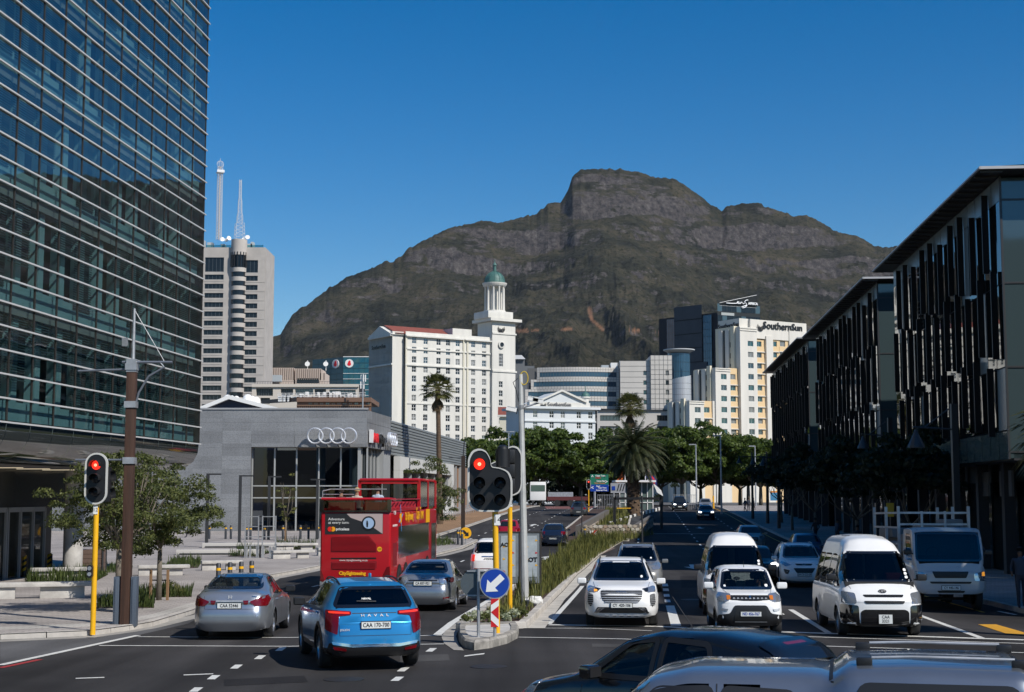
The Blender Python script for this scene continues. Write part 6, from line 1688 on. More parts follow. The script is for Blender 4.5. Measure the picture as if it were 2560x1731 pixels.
def place(u, v, dz=0): p = gp(u, v); return (p.x, p.y, p.z + .006)
AWAY = R(90) - STREET; TOWARD = AWAY + math.pi
def ahead(loc, head, d):  # shift a point d metres along a heading
 return (loc[0] + d*math.cos(head), loc[1] + d*math.sin(head), loc[2])
def setz(c, tilt=True):
 o = c.root; y = o.location.y; o.location.z = gz(y) + .01
 sl = (gz(y+2) - gz(y-2)) / 4; a = o.rotation_euler.z
 o.rotation_euler = (0, -math.atan(sl)*math.sin(a), a)
def suv(loc, head, label, pm, L=4.5, W=1.84, H=1.66, detail=True, name="suv", cat="suv", group=None, **k):
 c = Car(name, L, W, [(0,.78),(.06,.93),(.25,1.0),(1.15,1.10),(1.95,H-.10),(2.3,H-.02),(3.0,H),(3.9,H-.05),(L-.42,H-.12),(L-.16,1.10),(L-.06,1.0),(L,.82)],
  [(0,.70),(.2,.88),(1.1,1.02),(2.5,1.06),(L-.5,1.12),(L-.1,.98),(L,.78)], [(0,.66),(.10,.78),(.3,.87),(.7,W/2),(L-.7,W/2),(L-.25,W/2-.05),(L-.08,W/2-.13),(L,W/2-.22)],
  [(0,.5),(.3,.66),(1.1,.70),(1.95,.60),(2.6,.62),(L-.5,.60),(L-.1,.68),(L,.6)], loc, head, label, cat, pm, zb=.24, wheels=(.88, L-.88), wr=.36,
  front=[(.2,.10),(.35,.0),(.6,.0),(.8,.05),(1.0,.16)], rear=[(.2,.10),(.4,.0),(.65,.02),(.9,.05),(1.1,.08)], group=group, **k)
 return c
# ---- blue SUV seen from behind
loc = Vector(place(930, 1668)); hd = R(90+15)
c = suv(ahead((-2.45, 26.1, 0), hd, 2.15), hd, "bright blue SUV with its rear towards us, wiper and black lower bumper", BLUEP, lower=M_BLACK, H=1.585)
c.window("rear_window", 'rear', [(-.70,1.12),(.70,1.12),(.57,1.43),(-.57,1.43)], CGD)
c.window("front_side_window", 'left', [(1.55,1.08),(2.55,1.09),(2.55,1.46),(2.2,1.44)], CGD, sym=True); c.window("rear_side_window", 'left', [(2.66,1.09),(3.62,1.15),(3.45,1.50),(2.66,1.52)], CGD, sym=True)
c.window("windscreen", 'front', [(-.68,1.12),(.68,1.12),(.55,1.54),(-.55,1.54)])
c.patch("tail_lamp", 'rear', [(.42,1.03),(.84,1.06),(.86,.72),(.68,.64),(.64,.95),(.42,.97)], M_TAIL, .015, sym=True)
c.patch("brake_lamp", 'rear', [(.45,1.015),(.80,1.035),(.80,1.0),(.45,.985)], M_TAILL, .02, sym=True, r=.01)
c.patch("lower_bumper", 'rear', [(-.86,.28),(.86,.28),(.80,.50),(.60,.46),(-.60,.46),(-.80,.50)], M_BLACK, .012, r=.03)
c.patch("chrome_skid", 'rear', [(-.44,.475),(.44,.475),(.76,.52),(.74,.47),(.42,.42),(-.42,.42),(-.74,.47),(-.76,.52)], M_CHROME, .02, r=.01)
c.patch("rear_reflector", 'rear', [(.52,.40),(.74,.44),(.72,.39),(.52,.36)], M_TAIL, .02, sym=True, r=.01)
c.seam('rear', [(-.66,1.06),(-.64,.62),(.64,.62),(.66,1.06)]); c.seam('rear', [(-.40,1.0),(.40,1.0)], .012)
c.plate('rear', .80, "CAA 170-700"); c.badge('rear', "H  A  V  A  L", .955, .075, M_STEEL, sx=1.25); c.badge('rear', "HAVAL", 1.24, .055, M_WHITE, y=.12); c.badge('rear', "JOLION", .72, .05, M_STEEL, y=.55)
c.seam('rear', [(-.05,1.19),(.30,1.20)], .012, m=M_BLACK, name="wiper", off=.02)
c.rails(1.7, 3.9, .56, M_BLACK, .03); c.seam('left', [(2.6,1.08),(2.6,.45)]); c.seam('left', [(3.5,1.1),(3.4,.8)])
mb = MB(); mb.box(-.09,.06,-.02,.02,0,.09, T(-1.55,0,1.60)); mb.build("shark_fin_antenna", BLUEP, c.root, bevel=.015)
c.finish(mirror=M_BLACK, mz=1.08, ms=1.55, handles=(2.4,3.35), hz=.98, sill=.40); setz(c)
# ---- sedans
def sedan(loc, head, label, pm, L=4.55, W=1.76, H=1.46, **k):
 return Car("sedan", L, W, [(0,.62),(.06,.72),(.3,.80),(1.15,.93),(2.0,H-.06),(2.4,H),(3.0,H-.01),(3.35,H-.07),(4.0,1.09),(L-.12,1.06),(L-.03,.99),(L,.8)],
  [(0,.58),(.3,.72),(1.1,.86),(2.5,.92),(L-.6,.98),(L-.1,.95),(L,.75)], [(0,.6),(.1,.72),(.3,.81),(.7,W/2),(L-.8,W/2),(L-.3,W/2-.06),(L-.1,W/2-.14),(L,W/2-.24)],
  [(0,.45),(.3,.62),(1.1,.66),(2.0,.57),(3.0,.57),(3.5,.60),(4.0,.66),(L-.1,.64),(L,.55)], loc, head, label, "car", pm, zb=.19, wheels=(.9, L-1.0), wr=.315,
  front=[(.2,.08),(.4,.0),(.7,.08)], rear=[(.2,.10),(.38,.0),(.6,.0),(.75,.06),(1.05,.03)], group="silver saloon cars", **k)
def sedan_glass(c, m=None):
 c.window("rear_window", 'rear', [(-.62,1.12),(.62,1.12),(.49,1.36),(-.49,1.36)], m); c.window("windscreen", 'front', [(-.62,.99),(.62,.99),(.52,1.36),(-.52,1.36)], m)
 c.window("front_side_window", 'left', [(1.5,.95),(2.42,.96),(2.42,1.36),(2.1,1.33)], m, sym=True); c.window("rear_side_window", 'left', [(2.5,.96),(3.30,1.0),(3.05,1.34),(2.5,1.36)], m, sym=True)
hd = R(90+1.5)
c = sedan(ahead((-6.28, 32.4, 0), hd, 2.27), hd, "silver saloon with wrap-round red tail lamps beside the kerb at the stop", SILV, seats=None) if False else sedan(ahead((-6.28, 32.4, 0), hd, 2.27), hd, "silver saloon with large red tail lamps, closest to the four bollards", SILV, H=1.41)
sedan_glass(c)
c.patch("tail_lamp", 'rear', [(.44,.84),(.80,.98),(.84,.92),(.80,.74),(.56,.74)], M_TAIL, .014, sym=True); c.patch("tail_lamp_inner", 'rear', [(.30,.86),(.42,.86),(.40,.78),(.33,.78)], M_TAIL, .012, sym=True, r=.01)
c.patch("chrome_bar", 'rear', [(-.30,.865),(.30,.865),(.30,.84),(-.30,.84)], M_STEEL, .016, r=.005)
c.plate('rear', .755, "CAA 52446"); c.seam('rear', [(-.58,1.03),(-.55,.68),(.55,.68),(.58,1.03)]); c.seam('left', [(2.46,.93),(2.44,.35)]); c.seam('left', [(1.5,.9),(1.42,.5)]); c.seam('left', [(3.3,.98),(3.2,.75),(3.05,.6)])
h_ = c.cast('rear', 0, .95)
if h_[0] is not None: c.badge('rear', "H", .93, .12, M_STEEL, bold=.004)
c.badge('rear', "HYBRID", .95, .04, M_CHROME, y=-.55); c.finish(mirror=M_BLACK, mz=1.0, ms=1.62, handles=(2.25,3.1), hz=.84, seats='grey'); setz(c)
hd = AWAY
c = sedan(ahead((-2.60, 42.4, 0), hd, 2.27), hd, "silver saloon with clear tail lamps, between the bus and the keep-left signs", SILV2)
sedan_glass(c, CGD)
c.patch("tail_lamp", 'rear', [(.46,.98),(.70,.97),(.80,.86),(.76,.78),(.50,.76)], M_LENS, .014, sym=True); c.patch("tail_lamp_smoked", 'rear', [(.62,.96),(.82,.95),(.83,.83),(.70,.82)], mat("smoked_lamp", (.08,.02,.02), .1, coat=1.), .02, sym=True)
c.patch("trunk_strip", 'rear', [(-.42,.895),(.42,.895),(.42,.87),(-.42,.87)], M_GLOS, .016, r=.005); c.plate('rear', .80, "CA 837-921"); c.seam('rear', [(-.56,1.04),(-.50,.70),(.50,.70),(.56,1.04)]); oval_badge(c, 'rear', .985, .075, .05)
c.patch("rear_reflector", 'rear', [(.60,.40),(.76,.42),(.76,.38),(.60,.36)], M_TAIL, .016, sym=True, r=.008); c.seam('left', [(2.46,.93),(2.44,.35)]); c.seam('right', [(2.46,.93),(2.44,.35)])
c.finish(mirror=M_BLACK, mz=1.0, ms=1.62, handles=(2.25,3.1), hz=.84); setz(c)
# ---- oncoming cars
def front_face(c, kind, lamp=M_LENS):
 if kind == 'white_suv':
  c.patch("bonnet_edge_seam", 'front', [(-.66,.985),(.66,.985),(.66,.975),(-.66,.975)], M_SHEEN, .004, r=0) if False else None
  g = c.patch("grille", 'front', [(-.52,.90),(.52,.90),(.50,.72),(.40,.60),(-.40,.60),(-.50,.72)], M_GRIL, .01, r=.05)
  for i in range(6):
   z = .875 - i*.05; hw = .50 if z > .72 else .50 - (.72-z)*.9; c.patch("grille_bar", 'front', [(-hw,z+.009),(hw,z+.009),(hw,z-.009),(-hw,z-.009)], M_STEEL, .022, r=.003, parent=g)
  c.patch("headlamp", 'front', [(.50,.93),(.84,1.0),(.84,.86),(.66,.84)], M_LENS, .014, sym=True); c.patch("headlamp_mask", 'front', [(.52,.93),(.66,.95),(.66,.86),(.60,.86)], M_GLOS, .02, sym=True, r=.01)
  c.patch("indicator", 'front', [(-.60,.90),(-.68,.91),(-.68,.86),(-.60,.86)], M_AMB, .026, r=.01)
  v = c.patch("air_vent", 'front', [(.70,.80),(.82,.82),(.84,.60),(.76,.50),(.70,.62)], M_GRIL, .012, sym=True);
  for i in range(6): z = .78 - i*.045; c.patch("vent_bar", 'front', [(.70,z+.008),(.83,z+.008),(.83,z-.008),(.71,z-.008)], M_STEEL, .02, sym=True, r=.002)
  c.patch("lower_intake", 'front', [(-.60,.50),(.60,.50),(.66,.38),(.50,.36),(-.50,.36),(-.66,.38)], M_GRIL, .012, r=.03)
  c.patch("chrome_blade", 'front', [(.42,.47),(.54,.49),(.68,.37),(.60,.36)], M_CHROME, .022, sym=True, r=.01)
  for i in range(5): y = -.36+.18*i; c.patch("skid_notch", 'front', [(y-.06,.30),(y+.06,.30),(y+.04,.27),(y-.04,.27)], M_STEEL, .014, r=.01)
hd = TOWARD + R(1)
c = suv(ahead((2.72, 36.2, 0), hd, -2.2), hd, "white SUV with a wide barred grille waiting at the stop line", WSH)
c.window("windscreen", 'front', [(-.70,1.13),(.70,1.13),(.55,1.55),(-.55,1.55)], CGD); c.window("rear_window", 'rear', [(-.62,1.14),(.62,1.14),(.50,1.48),(-.50,1.48)], CGD)
c.window("front_side_window", 'left', [(1.55,1.08),(2.55,1.09),(2.55,1.52),(2.15,1.50)], CGD, sym=True); c.window("rear_side_window", 'left', [(2.66,1.09),(3.62,1.15),(3.45,1.50),(2.66,1.52)], CGD, sym=True)
front_face(c, 'white_suv'); c.plate('front', .545, "CY  420-106"); c.badge('front', "HAVAL", .845, .07, M_CHROME, sx=1.2, off=.03)
c.rails(1.8, 3.8, .56, M_BLACK, .03); c.stick('front', .52, 1.2, .06, .06, M_WHITE, "licence_disc"); c.seam('front', [(-.60,1.0),(-.62,.95)], .01)
c.finish(mz=1.08, ms=1.5, handles=(2.4,3.3), hz=.98); setz(c)
c = suv(ahead((4.55, 52.8, 0), TOWARD, -2.2), TOWARD, "grey SUV waiting directly behind the white barred-grille SUV", GUN, H=1.72)
c.window("windscreen", 'front', [(-.70,1.13),(.70,1.13),(.56,1.60),(-.56,1.60)], CGD); c.window("front_side_window", 'left', [(1.55,1.08),(2.55,1.09),(2.55,1.54),(2.15,1.52)], CGD, sym=True); c.window("rear_side_window", 'left', [(2.66,1.09),(3.62,1.15),(3.45,1.52),(2.66,1.54)], CGD, sym=True)
c.patch("grille", 'front', [(-.45,.88),(.45,.88),(.40,.60),(-.40,.60)], M_GRIL, .012); c.patch("headlamp", 'front', [(.50,.92),(.84,.98),(.82,.84),(.56,.82)], M_LENS, .014, sym=True)
c.rails(1.8, 3.8, .58, M_STEEL, .04); c.stick('front', .5, 1.22, .06, .06, M_WHITE, "licence_disc"); c.plate('front', .5, "CA 614-208") if False else None; c.finish(mz=1.1, ms=1.5); setz(c)
c = suv(ahead((11.35, 56.5, 0), TOWARD, -2.2), TOWARD, "white SUV with slanted swept headlamps between the two minibuses", WSH, L=4.4, W=1.82)
c.window("windscreen", 'front', [(-.68,1.12),(.68,1.12),(.55,1.54),(-.55,1.54)], CGD); c.window("front_side_window", 'left', [(1.55,1.08),(2.55,1.09),(2.55,1.50),(2.15,1.48)], CGD, sym=True)
c.patch("upper_grille", 'front', [(-.34,.90),(.34,.90),(.28,.84),(-.28,.84)], M_GRIL, .012); c.patch("lower_grille", 'front', [(-.42,.74),(.42,.74),(.30,.56),(-.30,.56)], M_GRIL, .012); c.patch("headlamp", 'front', [(.46,.86),(.86,1.0),(.86,.90),(.70,.80)], M_LENS, .014, sym=True); c.patch("fog_recess", 'front', [(.55,.66),(.78,.70),(.72,.52),(.62,.52)], M_GLOS, .012, sym=True)
oval_badge(c, 'front', .87, .07, .045, inner=False); c.plate('front', .50, "DN 70 ZZ-GP"); c.rails(1.8, 3.7, .56, M_STEEL, .045); c.finish(mz=1.08, ms=1.5); setz(c)
# small hatch with black lower bumper, two people inside
L, W = 3.565, 1.52
hd = TOWARD + R(2)
loc = ahead((5.42, 33.15, 0), hd, -L/2)
c = Car("small_hatchback", L, W, [(0,.80),(.05,.92),(.2,.98),(.75,1.06),(1.30,1.49),(1.6,1.56),(2.2,1.57),(3.1,1.53),(L-.25,1.40),(L-.08,1.0),(L,.8)],
 [(0,.74),(.2,.9),(.8,.98),(2,1.02),(L-.3,1.05),(L,.8)], [(0,.62),(.08,.69),(.25,.74),(.5,W/2),(L-.5,W/2),(L-.1,W/2-.08),(L,W/2-.16)], [(0,.5),(.2,.58),(.8,.62),(1.4,.54),(3,.53),(L,.5)],
 loc, hd, "small white hatchback with black lower bumper, two people inside", "car", WSH, zb=.26, wheels=(.62, L-.6), wr=.29, front=[(.2,.06),(.45,0),(.7,.02),(.95,.08)], rear=[(.2,.05),(.5,0),(1.0,.05)], lower=M_BLACK)
c.window("windscreen", 'front', [(-.58,1.07),(.58,1.07),(.49,1.46),(-.49,1.46)], CG); c.window("rear_window", 'rear', [(-.50,1.10),(.50,1.10),(.44,1.42),(-.44,1.42)], CG)
c.window("front_side_window", 'left', [(1.15,1.03),(1.9,1.04),(1.9,1.44),(1.42,1.43)], CG, sym=True); c.window("rear_side_window", 'left', [(1.98,1.04),(2.8,1.08),(2.7,1.42),(1.98,1.44)], CG, sym=True)
g = c.patch("grille", 'front', [(-.50,.93),(.50,.93),(.48,.84),(.2,.82),(-.2,.82),(-.48,.84)], M_GRIL, .012)
for i in range(9): y = -.36 + .09*i; c.patch("grille_tooth", 'front', [(y-.03,.845),(y+.03,.845),(y+.015,.875),(y-.015,.875)], M_STEEL, .022, r=.004, parent=g)
c.patch("headlamp", 'front', [(.42,.96),(.70,.98),(.72,.80),(.56,.78),(.44,.83)], M_LENS, .02, sym=True, r=.05); c.patch("headlamp_indicator", 'front', [(.44,.92),(.52,.92),(.52,.82),(.44,.84)], M_AMBO, .028, sym=True, r=.02)
c.patch("lower_bumper", 'front', [(-.72,.27),(.72,.27),(.72,.50),(.46,.54),(.36,.72),(-.36,.72),(-.46,.54),(-.72,.50)], M_BLACK, .014, r=.05); c.patch("intake", 'front', [(-.34,.66),(.34,.66),(.38,.36),(-.38,.36)], M_GRIL, .022); c.patch("fog_slot", 'front', [(.50,.64),(.66,.65),(.64,.60),(.52,.59)], M_STEEL, .016, sym=True, r=.01)
c.seam('front', [(-.36,.36),(.36,.36)], .012, m=M_STEEL, off=.03); c.plate('front', .53, "ND 456-767", .46, .10, col=M_BLUE); c.badge('front', "S", .885, .10, M_CHROME, bold=.006, off=.03)
c.stick('front', .46, 1.13, .07, .06, M_WHITE, "licence_disc"); c.stick('front', -.50, 1.12, .05, .05, M_WHITE, "licence_disc")
mb = MB(); mb.tube([(.45,0,1.53),(.40,0,1.68)], .006, 4); mb.build("antenna", M_BLACK, c.root)
c.finish(mz=1.12, ms=1.1, sill=.42); setz(c); HATCH = c.root
# black estate/dark cars behind in the shade and beyond
def simple_car(u, v, Y, head, label, pm, front=True, H=1.5, W=1.78, lit=False, group="cars far up the street", name="parked_car", white=None):
 p = P(u, v, Y); hd = head
 c = Car("distant_car", 4.3, W, [(0,.7),(.1,.85),(1.1,.98),(1.8,H-.1),(2.2,H),(3.4,H-.04),(3.95,1.05),(4.2,.98),(4.3,.7)], [(0,.6),(1,.9),(4,.98),(4.3,.7)], [(0,.62),(.3,.8),(.7,W/2),(3.7,W/2),(4.3,.68)], [(0,.5),(1,.66),(2,.58),(3.4,.58),(4.3,.6)],
  ahead((p.x, Y, 0), hd, -2.1 if front else 2.1), hd, label, "car", pm, wheels=(.85,3.45), wr=.32, res=.12, group=group)
 c.patch("windscreen", 'front', [(-.60,1.04),(.60,1.04),(.52,H-.12),(-.52,H-.12)], M_PANE_D, .008, skirt=False); c.patch("rear_window", 'rear', [(-.58,1.08),(.58,1.08),(.50,H-.14),(-.50,H-.14)], M_PANE_D, .008, skirt=False)
 c.patch("side_windows", 'left', [(1.5,1.0),(3.5,1.02),(3.2,H-.12),(2.0,H-.12)], M_PANE_D, .008, sym=True, skirt=False)
 c.patch("headlamp", 'front', [(.46,.84),(.78,.88),(.78,.74),(.5,.72)], mat("headlamp_lit", (.9,.9,.9), .2, emit=(1,.97,.9), es=3.) if lit else M_LENS, .012, sym=True); c.patch("grille", 'front', [(-.38,.80),(.38,.80),(.36,.55),(-.36,.55)], M_GRIL, .012)
 c.patch("tail_lamp", 'rear', [(.52,.98),(.80,.98),(.80,.78),(.56,.78)], M_TAIL, .012, sym=True)
 mb = MB(); h, _ = c.cast('front' if front else 'rear', 0, .5); sg = 1 if front else -1; mb.box(h.x-.01, h.x+.02*sg+.01, -.24, .24, .46, .57); mb.build("number_plate", M_PLATE, c.root)
 me = bpy.data.meshes.new("body"); c.bm.to_mesh(me); c.bm.free(); me.materials.append(pm); me.polygons.foreach_set("use_smooth", [True]*len(me.polygons)); me.set_sharp_from_angle(angle=R(42)); link("body", me, c.root)
 for sd in (-1, 1): mb = MB(); mb.box(-.07,.05,-.1,.1,-.06,.06, T(.7, sd*(W/2+.08), 1.0)); mb.build("mirror", pm, c.root)
 setz(c); return c
simple_car(1382.5, 1360, 97, AWAY, "dark blue hatchback driving away, midway up the left carriageway", DKB, False, 1.48, 1.70)
simple_car(1269, 1345, 104, AWAY, "red hatchback driving away, seen above the poster boards", REDP, False, 1.56, 1.78)
simple_car(1446, 1287, 160, AWAY, "dark estate car climbing away near the crest of the left carriageway", paint("slate_paint", (.06,.065,.07), .5), False, 1.62, 1.85)
simple_car(1700, 1272, 184, TOWARD, "dark off-roader with headlamps lit coming over the crest", BLKP, True, 1.8, 1.95, lit=True)
simple_car(1766, 1290, 150, TOWARD, "dark saloon with headlamps lit below the pale car near the crest", DKB, True, 1.5, 1.8, lit=True)
simple_car(1765, 1272, 186, TOWARD, "light blue-grey car coming over the crest behind a dark saloon", GUN, True, 1.5, 1.75)
simple_car(1898, 1400, 58.5, TOWARD, "black car with one headlamp lit, half hidden by the rear minibus", BLKP, True, 1.5, 1.8, lit=True)
simple_car(2026, 1375, 78, TOWARD, "blue car in the shade behind the swept-headlamp SUV", paint("mid_blue_paint", (.02,.08,.18), .4), True, 1.48, 1.78)
simple_car(1880, 1340, 92, TOWARD, "dark grey car whose roof shows above the rear minibus", GUN, True, 1.5, 1.8)
# white off-roader seen from behind, half hidden by the yellow poles
p = P(1205, 1420, 63)
c = suv(ahead((p.x+.4, 61.5, 0), AWAY, 2.2), AWAY, "white off-roader seen from behind, half hidden by the yellow poles", WSH, H=1.76, W=1.86)
c.window("rear_window", 'rear', [(-.70,1.18),(.70,1.18),(.60,1.58),(-.60,1.58)], CGD); c.window("side_window", 'left', [(1.6,1.1),(3.7,1.15),(3.6,1.56),(2.2,1.56)], CGD, sym=True); c.patch("tail_lamp", 'rear', [(.68,1.08),(.88,1.10),(.88,.82),(.70,.80)], M_TAILL, .014, sym=True)
c.patch("chrome_strip", 'rear', [(-.40,1.02),(.40,1.02),(.40,.98),(-.40,.98)], M_CHROME, .014, r=.01); c.patch("lower_bumper", 'rear', [(-.86,.30),(.86,.30),(.86,.40),(-.86,.40)], M_BLACK, .012); c.patch("rear_reflector", 'rear', [(-.7,.52),(.7,.52),(.7,.49),(-.7,.49)], M_TAIL, .012, r=.01)
c.plate('rear', .88, "CA 62-818"); c.rails(1.8, 3.9, .60, M_BLACK, .04); c.finish(mirror=M_BLACK, mz=1.1, ms=1.55); setz(c)
# ---- minibuses
def minibus(loc, head, label, plate=None, two=None, full=True):
 L, W = 4.85, 1.88
 c = Car("minibus", L, W, [(0,.86),(.04,.98),(.25,1.10),(.55,1.24),(1.25,1.90),(1.65,2.20),(2.2,2.28),(4.4,2.27),(L-.2,2.16),(L-.03,1.4),(L,.9)],
  [(0,.76),(.3,1.0),(.7,1.06),(2,1.10),(L-.2,1.10),(L,.9)], [(0,.68),(.08,.80),(.25,.88),(.5,W/2),(L-.3,W/2),(L-.05,W/2-.06),(L,W/2-.14)], [(0,.6),(.25,.72),(.6,.76),(1.25,.74),(1.7,.62),(2.2,.60),(4.4,.60),(L,.6)],
  loc, head, label, "minibus", WSH, zb=.25, wheels=(.85, 3.75), wr=.33, drop=.20, front=[(.2,.04),(.4,0),(.8,.0),(1.05,.10),(1.2,.12)], group="white minibuses")
 c.window("windscreen", 'front', [(-.80,1.24),(.80,1.24),(.74,1.88),(-.74,1.88)], CGD, r=.07)
 c.window("cab_window", 'left', [(.75,1.14),(1.55,1.14),(1.55,1.80),(1.28,1.80)], CGD, sym=True)
 for a, b in ((1.7,2.65),(2.75,3.65),(3.75,4.6)): c.window("side_window", 'left', [(a,1.16),(b,1.16),(b,1.76),(a,1.76)], CGD, sym=True)
 c.patch("headlamp", 'front', [(.62,.98),(.88,1.02),(.90,.76),(.62,.76)], M_LENS, .014, sym=True, r=.04)
 g = c.patch("upper_grille", 'front', [(-.46,.95),(.46,.95),(.42,.90),(-.42,.90)], M_GRIL, .012, r=.02); c.patch("lower_grille", 'front', [(-.46,.82),(.46,.82),(.42,.76),(-.42,.76)], M_GRIL, .012, r=.02)
 c.patch("black_bumper", 'front', [(-.54,.28),(.54,.28),(.54,.58),(.46,.63),(-.46,.63),(-.54,.58)], M_GLOS, .012, r=.05); c.patch("bumper_corner", 'front', [(.56,.28),(.92,.28),(.92,.74),(.58,.72)], M_GLOS, .014, sym=True, r=.05)
 oval_badge(c, 'front', 1.02, .085, .058, M_DARK); c.seam('front', [(-.60,.32),(.60,.32)], .03, m=M_GLOS, off=.04)
 for i in range(6): c.seam('top', [(1.9+i*.45,-.5),(1.9+i*.45,.5)], .03, m=WSH, off=.012, name="roof_rib")
 for i in range(3): c.stick('front', .66, 1.33+i*.08, .07, .06, M_WHITE, "licence_disc")
 if two: c.plate('front', .42, '', .30, .20, two=two)
 c.seam('left', [(.62,1.1),(.70,.5)]); c.seam('left', [(1.62,1.85),(1.62,.35)]); c.seam('left', [(.7,.98),(4.6,.98)], .03, m=M_AMBO, name="gold_stripe")
 c.seam('right', [(1.62,1.85),(1.62,.35)])
 return c
hd = TOWARD + R(2)
c = minibus(ahead((8.45, 33.1, 0), hd, -2.42), hd, "white minibus with a black bumper standing nearest the stop line", two=("CAA", "3321"))
c.patch("roof_hatch", 'top', [(2.4,-.35),(3.4,-.35),(3.4,.35),(2.4,.35)], M_STEEL, .02, r=.06); c.finish(mirror=M_BLACK, mz=1.32, ms=.85, sill=.3); setz(c)
mb = MB(); mb.box(-.25,.1,-.2,.2,1.15,1.42, T(1.45,.42,0)); o = mb.build("red_garment", mat("red_cloth", (.45,.04,.04), .9), c.root, bevel=.08)
c = minibus(ahead((6.22, 40.2, 0), TOWARD, -2.42), TOWARD, "plain white minibus standing just behind the small white hatchback")
c.patch("fog_lamp", 'front', [(.62,.60),(.78,.60),(.78,.46),(.62,.46)], M_GLOS, .02, sym=True, r=.05); c.finish(mirror=M_BLACK, mz=1.32, ms=.85); setz(c)
# ---- foreground, crossing in front: black hatch and pickup with canopy
hd = R(180 - 42)
L, W = 3.97, 1.70
c = Car("black_hatchback", L, W, [(0,.62),(.08,.75),(.4,.84),(1.05,.96),(1.75,1.38),(2.15,1.47),(2.8,1.48),(3.4,1.42),(L-.28,1.33),(L-.05,.98),(L,.7)],
 [(0,.55),(.4,.78),(1.1,.9),(2,.96),(L-.4,1.05),(L,.8)], [(0,.6),(.12,.72),(.4,.82),(.8,W/2),(L-.7,W/2),(L-.15,W/2-.1),(L,W/2-.2)], [(0,.45),(.4,.6),(1.1,.66),(1.9,.56),(3.2,.54),(L-.1,.56),(L,.5)],
 ahead((P(1690,1600,16.4).x-.02, 16.6, 0), hd, -.05), hd, "black hatchback passing across the foreground, tail towards the minibus side", "car", BLKP, zb=.2, wheels=(.8, L-.75), wr=.3, front=[(.2,.08),(.4,0),(.7,.1)], rear=[(.2,.05),(.5,0),(1.0,.06)])
c.window("front_side_window", 'left', [(1.35,.96),(2.2,.97),(2.2,1.38),(1.85,1.34)], CG, sym=True, fm=M_BLACK); c.window("rear_side_window", 'left', [(2.30,.98),(3.02,1.04),(2.86,1.36),(2.30,1.385)], CG, sym=True, fm=M_BLACK)
c.window("rear_window", 'rear', [(-.56,1.06),(.56,1.06),(.46,1.33),(-.46,1.33)], CGD); c.window("windscreen", 'front', [(-.60,1.0),(.60,1.0),(.50,1.36),(-.50,1.36)], CG)
c.patch("rear_spoiler", 'top', [(3.42,-.52),(3.72,-.56),(3.72,.56),(3.42,.52)], BLKP, .02, r=.03); c.patch("headlamp", 'left', [(.14,.72),(.62,.84),(.55,.68),(.2,.62)], M_LENS, .012, sym=True); c.patch("tail_lamp", 'rear', [(.56,1.0),(.76,1.0),(.76,.72),(.60,.72)], M_TAIL, .014, sym=True)
c.patch("side_indicator", 'left', [(1.02,.70),(1.12,.70),(1.12,.67),(1.02,.67)], M_AMBO, .008, r=.005); c.seam('left', [(2.25,.96),(2.25,.4)]); c.seam('left', [(1.3,.92),(1.25,.5)]); c.seam('left', [(3.05,1.02),(2.95,.7)]); c.patch("high_stop_lamp", 'rear', [(-.2,1.375),(.2,1.375),(.2,1.355),(-.2,1.355)], M_TAIL, .02, r=.005)
mb = MB(); mb.tube([(-.25,0,1.47),(.02,0,1.80)], .006, 4); mb.build("antenna", M_BLACK, c.root)
c.finish(mz=1.02, ms=1.5, handles=(2.1,2.9), hz=.86, mirror=M_GLOS); setz(c)
hd = R(180 - 13)
L, W = 5.25, 1.80
SB = paint("silver_blue_paint", (.26,.285,.32), .75, .28)
c = Car("pickup", L, W, [(0,.95),(.1,1.05),(1.35,1.18),(2.0,1.68),(2.35,1.75),(3.45,1.755),(3.52,1.72),(3.56,1.74),(3.62,1.82),(4.2,1.84),(L-.15,1.83),(L-.04,1.5),(L,.9)],
 [(0,.85),(.5,1.05),(2,1.14),(L-.1,1.16),(L,.9)], [(0,.7),(.2,.82),(.6,W/2),(L-.3,W/2),(L,W/2-.1)], [(0,.6),(1.3,.72),(2,.62),(3.4,.62),(3.6,.70),(L-.2,.72),(L,.68)],
 ahead((1.62, 11.0, 0), hd, 0), hd, "silver double-cab pickup with a railed canopy, nearest of all the vehicles", "pickup truck", SB, zb=.4, wheels=(.95, 4.05), wr=.37, drop=.07)
c.window("front_side_window", 'left', [(1.62,1.18),(2.55,1.18),(2.55,1.62),(2.1,1.60)], CGD, sym=True, fm=M_BLACK, r=.05); c.window("rear_side_window", 'left', [(2.66,1.18),(3.28,1.18),(3.22,1.60),(2.66,1.62)], CGD, sym=True, fm=M_BLACK, r=.05)
c.window("canopy_window", 'left', [(3.74,1.24),(5.02,1.24),(4.95,1.66),(3.78,1.66)], CGD, sym=True, fm=M_BLACK, r=.06, frame=.05); c.window("windscreen", 'front', [(-.66,1.24),(.66,1.24),(.56,1.62),(-.56,1.62)], CG)
c.seam('left', [(3.54,1.70),(3.54,.6)], .025); c.seam('top', [(3.53,-.62),(3.53,.62)], .03); c.seam('left', [(2.60,1.66),(2.60,.6)], .01)
for sd in (-1, 1):
 pts = [c.cast('top', s, sd*.52)[0] + Vector((0,0,.055)) for s in np.linspace(3.86, 4.98, 8)]
 mb = MB(); mb.tube(pts, .011, 8); o = mb.build("canopy_rail", M_STEEL, c.root, smooth=True)
 for s in (3.80, 5.02):
  h = c.cast('top', s, sd*.52)[0]; mb = MB(); mb.box(-.065,.065,-.017,.017,-.01,.058, Matrix.Translation(h)); mb.build("rail_foot", M_BLACK, o, bevel=.018)
c.finish(mz=1.28, ms=1.75, handles=(2.4,3.2), hz=1.0); setz(c); c.root.scale = (.85, 1, .925)
